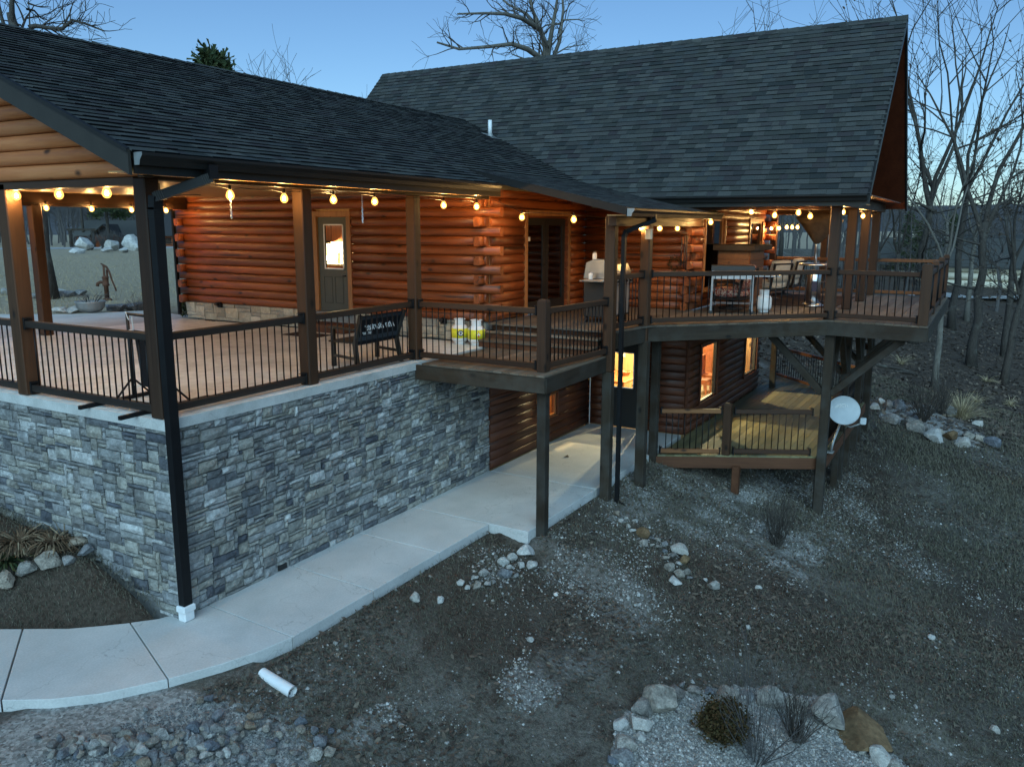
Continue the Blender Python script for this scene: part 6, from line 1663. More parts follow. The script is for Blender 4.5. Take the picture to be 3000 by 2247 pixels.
mass('grass_by_wall', P - np.array((0, 0, .005)), frames(len(P), .4, rg), BL, BLF, rg.uniform(.03, .07, len(P)), rg.random(len(P)), 'grass', 'dark grass between the stone wall and the curved walk', 'grass')
P = scatter(22000, rg, (-6, 45, 11, 48), lambda x, y: seen(x, y)[0] & ~((x < 8) & (y < 13)) & (rg.random(x.shape) < np.clip(20 / seen(x, y)[1], .2, 1)))
mass('dry_lawn', P, frames(len(P), .5, rg), BL, BLF, rg.uniform(.05, .14, len(P)), rg.random(len(P)), 'straw', 'pale dry grass of the back lawn seen through the porch', 'grass')
# ------------------------------------------------------------------ trees and shrubs
def branch(mt, mtw, p, d, r_, L, lvl, rr, up=.12, n0=7, minr=.012, wig=.22, kids=(3, 5), twigr=.05):
    """grow one limb from p along d; children leave it along its outer part"""
    nseg = 5 if lvl > 0 else 7
    pts, rad = [Vector(p)], [r_]; d = Vector(d).normalized()
    for i in range(nseg):
        d = (d + Vector((rr.gauss(0, wig), rr.gauss(0, wig), rr.gauss(0, wig) + up)) * .55).normalized()
        pts.append(pts[-1] + d * (L / nseg)); rad.append(max(minr * .6, r_ * (1 - .82 * (i + 1) / nseg)))
    (mt if r_ > twigr else mtw).tube(pts, rad, 6 if r_ > .12 else (4 if r_ > .04 else 3), False)
    if r_ < minr or L < .25: return
    nk = rr.randint(*kids)
    for k in range(nk):
        f = rr.uniform(.35, .98); i = min(int(f * nseg), nseg - 1); q = pts[i].lerp(pts[i + 1], f * nseg - i)
        ax = (pts[i + 1] - pts[i]).normalized(); sd_ = ax.cross(Vector((rr.gauss(0, 1), rr.gauss(0, 1), rr.gauss(0, 1)))).normalized()
        a = R(rr.uniform(25, 60)); nd = ax * math.cos(a) + sd_ * math.sin(a)
        branch(mt, mtw, q, nd, max(minr * .55, rad[i] * rr.uniform(.55, .75)), L * rr.uniform(.5, .72), lvl + 1, rr, up, n0, minr, wig, kids, twigr)
def tree(base, h, r_, seed, label, group=None, lean=(0, 0), forks=3, fork_at=.4, minr=.014, mat='bark', kids=(3, 5), leaves=0, spread=.5, name='bare_tree', limbs=(), topr=.7):
    rr = random.Random(seed); base = np.array(base, float)
    t = thing(name, label, 'tree', base, 0, group); a, b = MB(), MB()
    th = h * fork_at; pts = [Vector(base) + Vector((0, 0, -.2))]; rad = [r_ * 1.35]
    for i in range(1, 7):
        f = i / 6; pts.append(Vector(base) + Vector((lean[0] * f * th + rr.gauss(0, r_ * .25), lean[1] * f * th + rr.gauss(0, r_ * .25), th * f))); rad.append(r_ * (1 - (1 - topr) * f))
    a.tube(pts, rad, 9)
    for k in range(forks):
        az = k * 6.28 / forks + rr.uniform(-.5, .5); inc = spread * rr.uniform(.6, 1.3)
        d = Vector((math.cos(az) * inc + lean[0] * .6, math.sin(az) * inc + lean[1] * .6, 1))
        branch(a, b, pts[-1] - Vector((0, 0, rr.uniform(0, .15) * th)), d, r_ * topr * rr.uniform(.62, .85), (h - th) * rr.uniform(.75, 1.05), 0, rr, .10, 7, minr, .2, kids)
    for k in range(4):
        f = rr.uniform(.45, .95); q = pts[0].lerp(pts[-1], f); az = rr.uniform(0, 6.28)
        branch(a, b, q, (math.cos(az), math.sin(az), rr.uniform(.0, .5)), r_ * rr.uniform(.16, .3), h * rr.uniform(.16, .30), 2, rr, .06, 7, minr, .25, kids)
    for lp, lr in limbs:
        lp = [Vector(q) for q in lp]; a.tube(lp, [lr * (1 - .7 * i / (len(lp) - 1)) for i in range(len(lp))], 6, False)
        for i in range(1, len(lp)):
            for k in range(3):
                ax = (lp[i] - lp[i - 1]).normalized(); sd_ = (ax.cross(Vector((rr.gauss(0, 1), rr.gauss(0, 1), rr.gauss(0, 1))))).normalized() + Vector((0, 0, .5))
                branch(a, b, lp[i - 1].lerp(lp[i], rr.random()), ax * .7 + sd_ * .8, lr * .4 * (1 - .5 * i / len(lp)), rr.uniform(.9, 2.0) * h / 14, 2, rr, .05, 7, minr, .3, kids)
    part('trunk', a, M[mat], t, True)
    if b.v: part('crown', b, M['twig'], t)
    if leaves:
        rg_ = np.random.default_rng(seed); tips = np.array(b.v)[rg_.integers(0, len(b.v), leaves)]; n = leaves
        V = np.array(LEAF); Fm = frames(n, 1.2, rg_); sc_ = rg_.uniform(.10, .2, n)
        co = (np.einsum('nij,kj->nki', Fm, V) * sc_[:, None, None] + tips[:, None, :] - base).reshape(-1, 3)
        F = (np.array(LEAFF)[None] + (np.arange(n) * 6)[:, None, None]).reshape(-1, 3)
        me = bpy.data.meshes.new('dry_leaves'); me.from_pydata(co.tolist(), [], F.tolist()); tone_attr(me, np.repeat(rg_.random(n), 4)); link('dry_leaves', me, t, M['dead_leaf'])
    return t
def at_dist(u, d, z=None):
    """ground point under photo column u at horizontal distance d"""
    q = ray(u, 690); q = q / np.hypot(q[0], q[1]); x, y = CAM[0] + q[0] * d, CAM[1] + q[1] * d
    return np.array((x, y, float(gz(x, y)) if z is None else z))
def pxd(u, v, d):
    q = ray(u, v); return CAM + q / np.hypot(q[0], q[1]) * d
RW = 'bare trees at the edge of the woods on the right'
tree(gpx(2738, 1139), 12, .13, 11, 'slim pale trunked tree just past the upper deck corner', RW, (-.02, .01), 3, .45, .016, 'bark_pale', (3, 4), 250)
tree(at_dist(2705, 47), 17, .22, 12, 'thick tree with a broken top nearest the roof gable', RW, (.0, -.02), 4, .42, .016, 'bark', (3, 5), 200, .45,
     limbs=[([pxd(2738, 560, 47), pxd(2725, 530, 47), pxd(2700, 470, 47)], .16), ([pxd(2740, 620, 47), pxd(2700, 600, 46), pxd(2670, 590, 46)], .10)])
tree(at_dist(2815, 55), 21.5, .21, 13, 'tallest tree at the right reaching the top of the picture', RW, (.0, -.005), 4, .38, .018, 'bark', (3, 5), 120, .33)
tree(at_dist(2886, 45), 17, .22, 14, 'dark forked tree at the right edge with a wide crown', RW, (-.01, -.0), 3, .40, .016, 'bark', (3, 5), 350, .45,
     limbs=[([pxd(2890, 660, 45), pxd(2925, 600, 45), pxd(2985, 575, 45.5)], .14)])
tree(gpx(2940, 1124), 9.5, .17, 15, 'leaning dark trunk standing low among the far right boulders', RW, (-.03, -.05), 3, .5, .016, 'bark', (3, 4), 300)
tree(at_dist(2858, 60), 12, .17, 16, 'thin tree between the two big right hand trees', RW, (.01, 0), 3, .5, .018, 'bark_pale', (3, 4), 100)
tree(at_dist(2640, 52), 10, .16, 17, 'slender tree seen above the far deck railing', RW, (0, .02), 3, .4, .018, 'bark', (3, 4), 150)
tree(at_dist(2985, 50), 13, .19, 18, 'tree cut by the right picture edge with brown leaves', RW, (0, .02), 3, .42, .016, 'bark', (3, 5), 500)
tree(at_dist(2580, 58), 9, .14, 19, 'slender tree seen between the front porch posts and the corner', RW, (0, 0), 3, .4, .02, 'bark', (3, 4), 60)
tree(at_dist(2775, 70), 13, .17, 20, 'greyish tree behind the broken topped one', RW, (0, 0), 3, .45, .02, 'bark_pale', (3, 4), 60)
# trees behind the roofs
D = 33
tree(at_dist(1612, D, 0), 9.5, .24, 31, 'wide bare oak rising behind the main roof ridge', None, (0, 0), 1, .72, .011, 'bark_pale', (2, 4), 0, .1,
     limbs=[([pxd(1600, 190, D), pxd(1597, 130, D), pxd(1580, 80, D + .3), pxd(1560, 30, D + .5), pxd(1545, -40, D + .6)], 0.139), ([pxd(1602, 180, D), pxd(1615, 100, D - .5), pxd(1628, 30, D - .8), pxd(1640, -50, D - 1)], 0.112),
            ([pxd(1612, 195, D), pxd(1640, 120, D + .8), pxd(1650, 30, D + 1.2), pxd(1645, -60, D + 1.4)], 0.099), ([pxd(1585, 90, D + .3), pxd(1530, 55, D - 1), pxd(1480, 42, D - 1.8), pxd(1420, 40, D - 2.2), pxd(1340, 42, D - 2.5)], 0.099),
            ([pxd(1590, 175, D), pxd(1545, 145, D - .8), pxd(1500, 130, D - 1.4), pxd(1430, 138, D - 1.8), pxd(1345, 145, D - 2), pxd(1280, 125, D - 2.2)], 0.112), ([pxd(1578, 85, D + .3), pxd(1540, 40, D + 1), pxd(1490, 15, D + 1.6), pxd(1450, -20, D + 2)], 0.079),
            ([pxd(1645, 70, D + 1), pxd(1600, 75, D + .5), pxd(1570, 95, D)], 0.046), ([pxd(1650, 60, D + 1), pxd(1690, 58, D + 1), pxd(1715, 62, D + 1)], 0.033), ([pxd(1610, 170, D), pxd(1660, 140, D + .4), pxd(1720, 130, D + .6)], 0.040), ([pxd(1540, 175, D), pxd(1500, 160, D), pxd(1492, 140, D)], 0.033)])
b0 = np.array((8.9, 16.8, 0)); dL = math.hypot(b0[0] - CAM[0], b0[1] - CAM[1])
tree(b0, 10, .20, 33, 'tall bare tree behind the left roof with a long low limb', None, (-.012, .02), 3, .8, .012, 'bark', (3, 4), 0, .4,
     limbs=[([pxd(84, 82, dL), pxd(105, 77, dL), pxd(145, 83, dL - .3), pxd(182, 86, dL - .5), pxd(212, 60, dL - .6), pxd(250, 70, dL - .7), pxd(305, 92, dL - .9)], .075), ([pxd(79, 28, dL), pxd(100, 32, dL + .4), pxd(120, 54, dL + .6), pxd(145, 62, dL + .8)], .035),
            ([pxd(182, 86, dL - .5), pxd(205, 40, dL - .3), pxd(215, 5, dL)], .03), ([pxd(60, 75, dL), pxd(20, 62, dL + .4), pxd(-20, 55, dL + .8)], .03), ([pxd(80, 10, dL), pxd(110, 20, dL), pxd(150, 22, dL)], .03)], topr=.55)
tree(at_dist(840, 62, 0), 13.5, .2, 35, 'bare tree with fine twigs above the left roof slope', 'distant trees above the roofs', (0, 0), 4, .5, .02, 'bark_pale', (3, 5))
tree(at_dist(735, 60, 0), 12.2, .14, 36, 'thin bare tree just left of the twiggy one above the roof', 'distant trees above the roofs', (0, .02), 2, .6, .02, 'bark', (2, 3))
tree(at_dist(1040, 75, 0), 12.5, .14, 37, 'small faint tree beside the left end of the main ridge', 'distant trees above the roofs', (0, 0), 3, .6, .022, 'bark_pale', (3, 4))
for k, (u, h) in enumerate(((1850, 14.0), (2085, 15.6), (2205, 17.4), (2290, 16.6))):
    tree(at_dist(u, 58, 0), h, .12, 40 + k, ('leftmost', 'second', 'third', 'rightmost')[k] + ' of the small treetops poking above the main ridge', 'treetops above the main ridge', (0, 0), 2, .75, .018, 'twig', (3, 4), 0, .3)
# pines
def pine(base, h, r_, seed, label, crown0=.45, width=.22, dens=26):
    rr = random.Random(seed); base = np.array(base, float); t = thing('pine_tree', label, 'tree', base); a = MB(); nd = MB(); tn = []
    a.tube([base + (0, 0, -.2), base + (.0, .05, h * .5), base + (.05, 0, h)], [r_, r_ * .7, r_ * .15], 8)
    for k in range(dens):
        f = crown0 + (1 - crown0) * (k + rr.random()) / dens; az = rr.uniform(0, 6.28); L = h * width * (1.15 - f) / (1.15 - crown0) * rr.uniform(.6, 1.15)
        p0 = base + (0, 0, h * f); p1 = p0 + np.array((math.cos(az) * L, math.sin(az) * L, L * rr.uniform(-.05, .4))); a.tube([p0, p1], [r_ * .18, .015], 4)
        for c in range(5):
            q = p0 + (p1 - p0) * rr.uniform(.4, 1.05); s_ = h * .035 * rr.uniform(.7, 1.3)
            for j in range(34):
                d = np.array((rr.gauss(0, 1), rr.gauss(0, 1), rr.gauss(.25, .8))); d = d / np.linalg.norm(d) * s_ * rr.uniform(.8, 1.9); e = np.array((rr.gauss(0, 1), rr.gauss(0, 1), rr.gauss(0, 1))) * s_ * .12; o_ = np.array((rr.gauss(0, 1), rr.gauss(0, 1), rr.gauss(0, .6))) * s_ * .6
                nd.add([q + o_, q + o_ + d + e, q + o_ + d - e], [(0, 1, 2)]); tn.append(rr.random())
    part('trunk', a, M['bark'], t, True); o = part('crown', nd, M['needle'], t); tone_attr(o.data, tn)
pine(at_dist(655, 66, 0), 14.0, .18, 51, 'green pine top above the left roof slope', .80, .09, 22)
pine(at_dist(318, 150), 13.5, .30, 52, 'dark pine left of the distant cabin seen through the porch', .35, .30, 34)
pine(at_dist(245, 160), 15, .25, 53, 'tall slim pine behind the gate seen through the porch', .55, .25, 20)
pine(at_dist(372, 172), 12, .22, 54, 'shorter pine beside the cabin roof seen through the porch', .45, .26, 20)
for k, (u, d, h) in enumerate(((2700, 85, 5.5), (2790, 95, 6.5), (2665, 92, 6.0))):
    pine(at_dist(u, d), h, .14, 60 + k, ('round dark cedar above the deck corner railing', 'dark cedar between the woods and the far house', 'dark cedar left of the round one beyond the deck')[k], .08, .34, 26)
# the woods beyond, one mass
def wood_mass(name, spots, label, seed, hr, rr_):
    rr = random.Random(seed); tmpl = []
    for k in range(6):
        a = MB(); r0 = random.Random(seed * 10 + k); h = 10.0
        pts = [Vector((0, 0, -.3))] + [Vector((r0.gauss(0, .15), r0.gauss(0, .15), h * i / 6)) for i in range(1, 7)]
        a.tube(pts, [.13 * (1 - .8 * i / 6) for i in range(7)], 5, False)
        for j in range(16):
            f = r0.uniform(.3, .98); q = pts[0].lerp(pts[-1], f); az = r0.uniform(0, 6.28)
            branch(a, a, q, (math.cos(az) * .8, math.sin(az) * .8, r0.uniform(.3, 1.1)), .06 * (1.15 - f), 3.0 * (1.25 - f), 2, r0, .08, 7, .024, .25, (2, 3))
        V = np.array(a.v); F = a.f; tri = [f_ for f_ in F if len(f_) == 4]
        tmpl.append((V, np.array(tri)))
    vs, fs, n = [], [], 0
    for x, y in spots:
        V, F = tmpl[rr.randrange(6)]; s_ = rr.uniform(*hr) / 10; a = rr.uniform(0, 6.28); c, s2 = math.cos(a), math.sin(a); w = s_ * rr.uniform(.8, 1.1)
        W = np.stack([(V[:, 0] * c - V[:, 1] * s2) * w + x, (V[:, 0] * s2 + V[:, 1] * c) * w + y, V[:, 2] * s_ + float(gz(x, y))], 1)
        vs.append(W); fs.append(F + n); n += len(W)
    V, F = np.concatenate(vs), np.concatenate(fs)
    me = bpy.data.meshes.new(name); me.vertices.add(len(V)); me.vertices.foreach_set('co', V.astype(np.float32).ravel()); me.loops.add(F.size); me.loops.foreach_set('vertex_index', F.astype(np.int32).ravel())
    me.polygons.add(len(F)); me.polygons.foreach_set('loop_start', np.arange(0, F.size, 4, dtype=np.int32)); me.update(calc_edges=True)
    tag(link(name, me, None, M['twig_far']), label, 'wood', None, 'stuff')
rr = random.Random(91)
sp = []
while len(sp) < 120:
    u = rr.uniform(2060, 3080); d = rr.uniform(62, 160); q = at_dist(u, d)
    if 2745 < u < 3000 and d < 100 and rr.random() < .8: continue
    if -40 < q[1] < 40: sp.append((q[0], q[1]))
wood_mass('woods', sp, 'grey leafless woods beyond the deck reading as one mass', 7, (6.5, 12), rr)
sp = []
while len(sp) < 130:
    u = rr.uniform(-60, 560); d = rr.uniform(165, 250); q = at_dist(u, d); sp.append((q[0], q[1]))
wood_mass('back_woods', sp, 'grey leafless woods behind the back lawn seen through the porch', 8, (10, 17), rr)

# ------------------------------------------------------------------ shrubs and clumps
def twig_shrub(base, h, n, spread, seed, label, mat='twig', r0=.008, sub=3):
    rr = random.Random(seed); base = np.array(base, float); t = thing('bare_shrub', label, 'shrub', base); a = MB()
    for k in range(n):
        az = rr.uniform(0, 6.28); s_ = spread * rr.uniform(.15, 1); d = Vector((math.cos(az) * s_, math.sin(az) * s_, 1)).normalized(); p0 = Vector(base) + Vector((math.cos(az) * .05, math.sin(az) * .05, -.03)); L = h * rr.uniform(.7, 1.05); pts = [p0]
        for i in range(5):
            d = (d + Vector((rr.gauss(0, .1), rr.gauss(0, .1), .03))).normalized(); pts.append(pts[-1] + d * L / 5)
        a.tube(pts, [r0 * (1 - .75 * i / 5) for i in range(6)], 4, False)
        for j in range(sub):
            i = rr.randint(1, 4); q = pts[i]; d2 = (d + Vector((rr.gauss(0, .5), rr.gauss(0, .5), rr.uniform(.1, .6)))).normalized(); e = q + d2 * L * rr.uniform(.2, .45)
            a.tube([q, q.lerp(e, .5) + Vector((rr.gauss(0, .02), rr.gauss(0, .02), 0)), e], [r0 * .5, r0 * .38, r0 * .25], 3, False)
    part('stems', a, M[mat], t)
def leaf_shrub(base, rx, rz, n, seed, label, mat, size=(.03, .06), name='shrub', stems=True):
    rr = np.random.default_rng(seed); base = np.array(base, float); t = thing(name, label, 'shrub', base)
    d = rr.normal(0, 1, (n, 3)); d /= np.linalg.norm(d, axis=1)[:, None]; rad = rr.uniform(.45, 1.0, n) ** .6 * (1 + .25 * np.sin(d[:, 0] * 5 + seed) * np.cos(d[:, 1] * 6) + .12 * rr.normal(0, 1, n))
    P_ = np.stack([d[:, 0] * rx * rad, d[:, 1] * rx * rad, rz * (.95 + d[:, 2] * rad * .95)], 1)
    P_[:, 2] = np.abs(P_[:, 2]); Fm = frames(n, 1.0, rr); V = np.array(LEAF)
    co = (np.einsum('nij,kj->nki', Fm, V) * rr.uniform(size[0], size[1], n)[:, None, None] + P_[:, None]).reshape(-1, 3)
    F = (np.array(LEAFF)[None] + (np.arange(n) * 6)[:, None, None]).reshape(-1, 3)
    me = bpy.data.meshes.new('foliage'); me.from_pydata(co.tolist(), [], F.tolist()); tone_attr(me, np.repeat(rr.random(n), 4)); link('foliage', me, t, M[mat])
    a = MB()
    for k in range(14):
        az = k * .45; a.tube([(0, 0, -.02), (math.cos(az) * rx * .4, math.sin(az) * rx * .4, rz * .8), (math.cos(az) * rx * .8, math.sin(az) * rx * .8, rz * 1.3)], [.012, .009, .004], 4, False)
    part('stems', a, M['twig'], t, False, True)
def strap_clump(base, n, L, seed, label, mat, cat='plant', wdt=.03, droop=1.0, name='dried_plant', upr=.8):
    rr = random.Random(seed); base = np.array(base, float); t = thing(name, label, cat, base); a = MB(); tn = []
    for k in range(n):
        az = rr.uniform(0, 6.28); d = Vector((math.cos(az), math.sin(az), 0)); l_ = L * rr.uniform(.5, 1.1); el = rr.uniform(.4, 1.3) * upr; sd_ = d.cross(Vector((0, 0, 1))); p_ = Vector(base) + d * rr.uniform(0, .12) * L; w = wdt * rr.uniform(.5, 1.2); pr = []
        tw = rr.uniform(-.6, .6)
        for i in range(6):
            f = i / 5; pr.append((p_.copy(), w * (1 - f * .85))); ang = el - droop * f * rr.uniform(1.2, 2.2); p_ = p_ + (d * math.cos(ang) + Vector((0, 0, math.sin(ang)))) * l_ / 5 + sd_ * tw * l_ * .04
            p_.z = max(p_.z, base[2] + .015)
        s2 = (sd_ + Vector((0, 0, rr.uniform(-.7, .7)))).normalized(); n0 = len(a.v)
        for q, ww in pr: a.v += [tuple(q - s2 * ww / 2), tuple(q + s2 * ww / 2)]
        for i in range(5): a.f.append((n0 + 2 * i, n0 + 2 * i + 1, n0 + 2 * i + 3, n0 + 2 * i + 2)); tn.append(rr.random())
    o = part('leaves', a, M[mat], t); tone_attr(o.data, tn)
strap_clump(gpx(60, 1600), 260, .60, 1, 'large heap of dried strap leaves against the stone wall', 'dead_stalk', 'plant', .032, 1.5)
strap_clump(gpx(155, 1600), 190, .50, 2, 'dried brown leaf clump right of the large heap', 'dead_stalk', 'plant', .035, 1.5)
strap_clump(gpx(20, 1650), 70, .45, 3, 'dark green leaf clump at the left picture edge', 'needle', 'plant', .05)
strap_clump(gpx(190, 1585), 40, .6, 5, 'few broken dry stalks lying before the stone wall', 'dead_stalk', 'plant', .018)
leaf_shrub(gpx(2118, 2165), .30, .23, 2600, 4, 'round rusty brown shrub in the front gravel bed', 'shrub_leaf')
twig_shrub(gpx(2335, 2170), .62, 34, .55, 5, 'dark stiff twiggy shrub in the front gravel bed', 'twig', .009)
twig_shrub(gpx(2215, 2230), 1.5, 24, .85, 6, 'tall thin leafless shrub in the middle of the front bed', 'twig_far', .0055, 6)
twig_shrub(gpx(2275, 1600), .95, 40, .42, 7, 'leafless shrub on the slope below the lower deck', 'twig', .009, 4)
twig_shrub(gpx(2705, 1235), 1.35, 40, .75, 8, 'dark bare shrub in the far gravel bed', 'twig', .012, 5)
twig_shrub(gpx(2760, 1215), 1.5, 30, .7, 9, 'second bare shrub behind the far gravel bed', 'twig', .012, 4)
strap_clump(gpx(2815, 1228), 260, 1.35, 10, 'tall straw coloured ornamental grass in the far bed', 'straw', 'grass', .022, .55, 'ornamental_grass', 1.15)
strap_clump(gpx(2640, 1068), 60, .8, 12, 'low dry grass tuft on the bank past the deck', 'straw', 'grass', .03, .7, 'grass_tuft', 1.1)
leaf_shrub((7.35, 8.65, -.02), .22, .35, 1500, 13, 'small dark evergreen at the far corner of the log wall', 'needle', (.04, .07))
for k, (u, v) in enumerate(((2510, 1130), (2890, 1120), (2860, 1180), (2960, 1190))):
    strap_clump(gpx(u, v), 60, .6, 20 + k, ('tuft of pale grass under the far deck posts', 'tuft of pale grass by the leaning trunk', 'tuft of pale grass right of the ornamental grass', 'tuft of pale grass at the right picture edge')[k], 'straw', 'grass', .03, .8, 'grass_tuft', 1.0)
for k, (u0, v0, u1, v1) in enumerate(((2560, 1072, 2680, 1095), (2620, 1092, 2690, 1101), (2780, 975, 2830, 982), (2860, 1188, 2895, 1200))):
    p0, p1 = gpx(u0, v0), gpx(u1, v1); solo('fallen_branch', MB().tube([p0 + (0, 0, .05), (p0 + p1) / 2 + (0, 0, .09), p1 + (0, 0, .04)], [.07, .06, .03], 6), M['bark'], ('long fallen branch on the bank past the deck', 'short fallen branch below the long one', 'fallen branch far back in the woods', 'fallen stick right of the ornamental grass')[k], 'branch')
# ------------------------------------------------------------------ back yard: hand pump, kettle, boulders, gate, cabins
px_, py_ = 9.4, 14.8; pz = float(gz(px_, py_))
hp = thing('hand_pump', 'rusty old hand water pump with curved handle in the back yard', 'pump', (px_, py_, pz))
sideR = np.array((math.sin(YAW), -math.cos(YAW), 0))
Q = lambda a, z: np.array((px_, py_, pz)) + sideR * a + (0, 0, z)
part('base', MB().lathe([(.14, 0), (.12, .05), (.07, .08)], 14, (px_, py_, pz)), M['rust'], hp, True)
part('column', MB().lathe([(.065, .05), (.065, .42), (.10, .44), (.10, .48), (.085, .50), (.085, .66), (.11, .68), (.05, .72)], 14, (px_, py_, pz)), M['rust'], hp, True)
part('spout', MB().tube([Q(0, .52), Q(-.16, .54), Q(-.24, .50), Q(-.25, .42)], [.05, .045, .045, .05], 10), M['rust'], hp, True)
part('yoke', MB().bar(Q(-.03, .66), Q(-.02, 1.02), .03, .05).bar(Q(.06, .66), Q(.06, .9), .03, .05), M['rust'], hp)
part('handle', MB().tube([Q(-.10, 1.08), Q(-.03, 1.04), Q(.06, .98), Q(.13, .84), Q(.18, .62), Q(.25, .42), Q(.29, .28)], [.018, .03, .035, .03, .026, .024, .026], 8), M['rust'], hp, True)
part('piston_rod', MB().tube([Q(.0, .7), Q(-.05, 1.06)], .014, 6), M['rust'], hp)
kx, ky = 6.75, 11.55
kt = thing('kettle_planter', 'grey iron kettle planter with dead stalks beside the drive', 'planter', (kx, ky, 0))
part('bowl', MB().lathe([(.12, 0), (.24, .03), (.32, .12), (.34, .24), (.36, .27), (.345, .28), (.32, .24), (.30, .20)], 24, (kx, ky, 0)), M['galvanised'], kt, True)
part('soil', MB().lathe([(.31, .20), (.01, .23)], 18, (kx, ky, 0)), M['dead_leaf'], kt)
a = MB(); rr = random.Random(3)
for k in range(26):
    az = rr.uniform(0, 6.28); s_ = rr.uniform(.1, .3); a.tube([(kx + .1 * math.cos(az), ky + .1 * math.sin(az), .2), (kx + s_ * math.cos(az), ky + s_ * math.sin(az), .34 + rr.uniform(0, .1)), (kx + s_ * 1.6 * math.cos(az), ky + s_ * 1.6 * math.sin(az), .30 + rr.uniform(0, .2))], .006, 3, False)
part('dead_stalks', a, M['twig_far'], kt)
def yard_rock(x, y, w, mat, label, flat=.6, seed=1):
    me = rock_mesh(seed, 2, flat); me.materials.append(M[mat]); o = link('rock', me); o.location = (x, y, float(gz(x, y)) - .04 * w); o.scale = (w, w * .8, w); o.rotation_euler = (0, 0, seed * 1.3); return tag(o, label, 'rock', 'rocks in the back yard')
yard = [(175, 912, .42, W_, 'flat pale edging stone left of the kettle planter'), (225, 912, .5, W_, 'long pale edging stone behind the kettle planter'), (345, 908, .55, 'rock', 'brown flat stone right of the hand pump base'), (395, 905, .6, 'rock', 'brown flat stone nearest the corner post'),
        (20, 860, .6, W_, 'pale rock in the border at the left picture edge'), (95, 870, .5, 'rock', 'rock in the border between the left posts'), (60, 876, .4, W_, 'small pale rock in the border between the left posts'), (165, 862, .6, W_, 'pale rock in the border right of the tree trunk'), (200, 866, .55, 'rock', 'grey rock in the border beside the tree trunk'), (235, 862, .5, 'rock', 'flat grey rock at the end of the border')]
for k, (u, v, w, m_, lab) in enumerate(yard):
    q = onz(u, v, -.02); yard_rock(q[0], q[1], w, m_, lab, .4, 200 + k)
isl = [(245, 735, 1.6, W_, 'tall pale boulder at the left of the far island bed'), (385, 736, 1.9, W_, 'white round boulder at the right of the far island bed'), (325, 737, 1.3, W_, 'pale boulder in the middle of the far island bed'), (300, 741, 1.1, W_, 'low pale rock in front of the far island bed'), (220, 743, 1.2, W_, 'low pale rock at the left end of the far island bed'), (345, 742, 1.2, W_, 'flat pale rock before the white round boulder'), (318, 728, 1.0, W_, 'upright pale rock at the back of the far island bed')]
for k, (u, v, w, m_, lab) in enumerate(isl):
    q = at_dist(u, 78); yard_rock(q[0] - (v - 735) * .5, q[1] - (v - 735) * .8, w, m_, lab, .75 if k < 3 else .4, 230 + k)
for k, (u, h) in enumerate(((265, 1.3), (300, 1.7), (322, 1.9), (350, 1.5))):
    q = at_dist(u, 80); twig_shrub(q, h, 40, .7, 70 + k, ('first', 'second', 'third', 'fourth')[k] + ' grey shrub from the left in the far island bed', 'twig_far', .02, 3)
twig_shrub((7.7, 11.0, -.05), .5, 30, .8, 80, 'small bare shrub beside the far corner of the log wall', 'twig_far', .008)
twig_shrub(onz(60, 868, 0), .35, 24, .9, 81, 'low dead plants in the border between the left posts', 'twig_far', .008)
# gate
g0, g1 = at_dist(207, 145), at_dist(272, 145)
gt = thing('ranch_gate', 'dark timber ranch gate with hanging ironwork across the lane', 'gate', (g0 + g1) / 2)
for g in (g0, g1): part('gate_post', MB().bbox((g[0] - .2, g[1] - .2, g[2] - .2), (g[0] + .2, g[1] + .2, g[2] + 3.0)), M['sup_postZ'], gt)
gd_ = (g1 - g0) / np.linalg.norm(g1 - g0)
part('gate_beam', MB().bar(g0 - gd_ * .5 + (0, 0, 3.15), g1 + gd_ * .5 + (0, 0, 3.15), .35, .3), M['sup_postZ'], gt)
for k in range(6):
    c = g0 + (g1 - g0) * (.18 + .128 * k) + (0, 0, 1.75 + .15 * (k % 2)); part('iron_scroll', MB().tube([tuple(c + gd_ * (.22 * math.cos(a) * (1 - a / 14)) + np.array((0, 0, .3 * math.sin(a) * (1 - a / 14)))) for a in np.linspace(0, 9, 22)], .05, 5), M['iron'], gt)
part('iron_rail', MB().bar(g0 + (0, 0, 1.35), g1 + (0, 0, 1.35), .06, .06), M['iron'], gt)
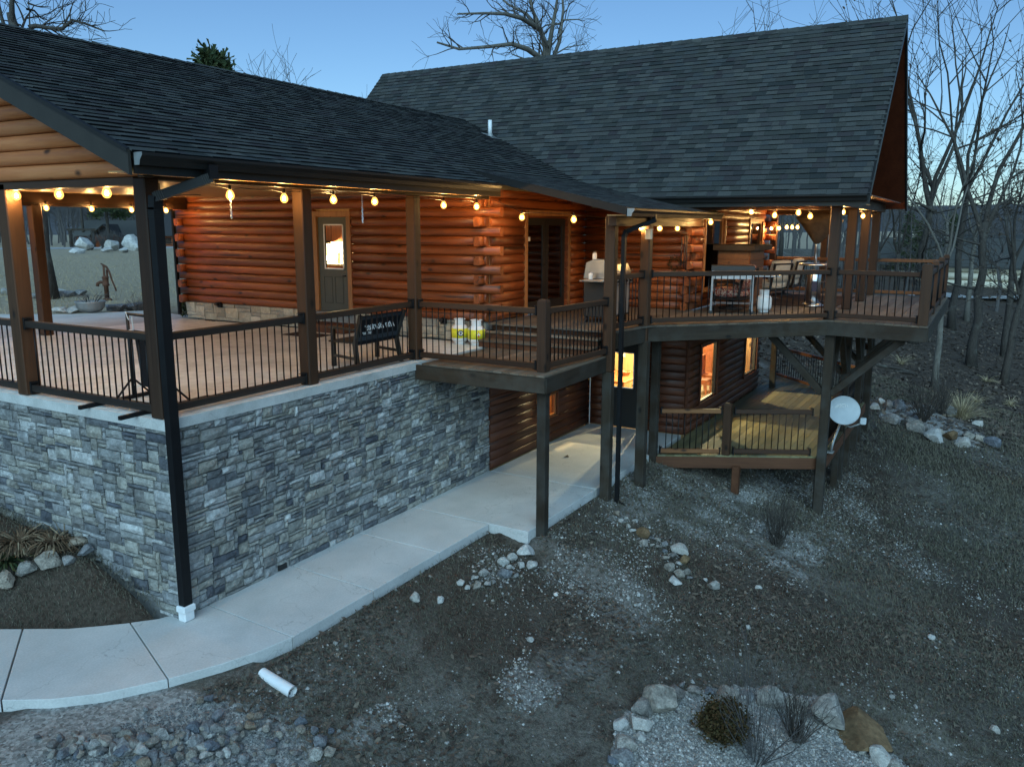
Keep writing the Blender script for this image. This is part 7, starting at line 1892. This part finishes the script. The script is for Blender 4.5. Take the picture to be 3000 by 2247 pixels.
# cabins
def cabin(o, rz, L, W, hw, pitch, label, mat='logX', porch=None, nlog=9, roofmat='shingle', chim=False):
    t = thing('cabin', label, 'cabin', o, rz)
    part('wall_core', MB().box((-L / 2 + .1, -W / 2 + .1, -.6), (L / 2 - .1, W / 2 - .1, hw)).extr([(-W / 2 + .1, hw), (W / 2 - .1, hw), (0, hw + W / 2 * pitch - .2)], 'x', -L / 2 + .1, L / 2 - .1), M[mat], t, False, True)
    for s_ in (-1, 1):
        for c in range(nlog):
            z = hw * (c + .5) / nlog; l_ = L + (.5 if c % 2 else 0)
            part('log', MB().tube([(-l_ / 2, s_ * (W / 2 - .08), z), (l_ / 2, s_ * (W / 2 - .08), z)], hw / nlog / 2, 8), M[mat], t, True, True)
            part('log', MB().tube([(s_ * (L / 2 - .08), -W / 2 - (.25 if not c % 2 else 0), z), (s_ * (L / 2 - .08), W / 2 + (.25 if not c % 2 else 0), z)], hw / nlog / 2, 8), M[mat], t, True, True)
    ov = .6; rz_ = hw + (W / 2) * pitch; e = hw - ov * pitch
    for s_ in (-1, 1):
        v = []
        for x in (-L / 2 - ov, L / 2 + ov):
            v += [(x, s_ * (W / 2 + ov), e), (x, 0, rz_), (x, 0, rz_ + .18), (x, s_ * (W / 2 + ov), e + .18)]
        part('roof', MB().add(v, [(0, 1, 2, 3), (7, 6, 5, 4), (0, 4, 5, 1), (3, 2, 6, 7), (0, 3, 7, 4), (1, 5, 6, 2)]), M[roofmat], t, False, True)
    part('window', MB().box((-L * .18, -W / 2 - .05, hw * .4), (-L * .08, -W / 2 + .05, hw * .75)), M['glass_dark'], t, False, True)
    if porch:
        px0, pw, pd, ph = porch
        rzp = ph + pw / 2 * .75
        for s_ in (-1, 1):
            v = []
            for y in (-W / 2 - pd - .4, 0.0):
                v += [(px0 + s_ * (pw / 2 + .5), y, ph - .38), (px0, y, rzp), (px0, y, rzp + .16), (px0 + s_ * (pw / 2 + .5), y, ph - .22)]
            part('porch_roof', MB().add(v, [(0, 1, 2, 3), (7, 6, 5, 4), (0, 4, 5, 1), (3, 2, 6, 7), (0, 3, 7, 4), (1, 5, 6, 2)]), M[roofmat], t, False, True)
            part('truss', MB().bar((px0 + s_ * pw / 2, -W / 2 - pd, ph), (px0, -W / 2 - pd, rzp - .1), .15, .18), M['post_warmZ'], t, False, True)
        part('truss_tie', MB().bar((px0 - pw / 2, -W / 2 - pd, ph), (px0 + pw / 2, -W / 2 - pd, ph), .18, .22), M['post_warmZ'], t, False, True)
        part('porch_wall', MB().box((px0 - pw / 2 + .2, -W / 2 - pd + .3, -.2), (px0 + pw / 2 - 1.0, -W / 2, ph)), M[mat], t, False, True)
        for c in range(nlog): part('log', MB().tube([(px0 - pw / 2 + .1, -W / 2 - pd + .28, ph * (c + .5) / nlog), (px0 + pw / 2 - .9, -W / 2 - pd + .28, ph * (c + .5) / nlog)], ph / nlog / 2, 8), M[mat], t, True, True)
        for x in (px0 - pw / 2 + .1, px0 + pw / 2 - .1): part('porch_post', MB().box((x - .1, -W / 2 - pd - .1, -.3), (x + .1, -W / 2 - pd + .1, ph)), M['post_warmZ'], t, False, True)
        part('porch_window', MB().box((px0 - .6, -W / 2 - pd + .1, ph * .45), (px0 - .1, -W / 2 - pd + .16, ph * .75)), M['glass_dark'], t, False, True)
    if chim: part('chimney', MB().box((L * .2, -.4, hw), (L * .2 + .8, .4, rz_ + 1.0)), M['stone'], t, False, True)
c0 = at_dist(395, 160)
cabin((c0[0], c0[1], c0[2]), R(-62), 16, 8, 2.4, .55, 'far log cabin with dark roof and small porch gable across the lawn', porch=(-2.2, 4.6, 2.0, 2.2))
c1 = at_dist(520, 130)
cabin((c1[0], c1[1], c1[2]), R(-40), 9, 8, 2.4, .6, 'log outbuilding right of the far cabin, partly hidden by the house corner')
h1 = at_dist(2850, 95); cabin((h1[0], h1[1], -4.2), R(-20 + 90), 16, 9, 2.9, .5, 'distant house with a brown gable beyond the right hand trees', 'interior_wall', (-2, 6, 2.0, 2.8), 4)
h2 = at_dist(2660, 110); cabin((h2[0], h2[1], -4.0), R(75), 7, 6, 2.8, .5, 'small distant log building seen through the deck railing', 'logX', None, 8)
h3 = at_dist(2975, 120); cabin((h3[0], h3[1], -3.6), R(75), 10, 8, 2.8, .5, 'distant orange cabin at the right picture edge', 'logX', None, 8)
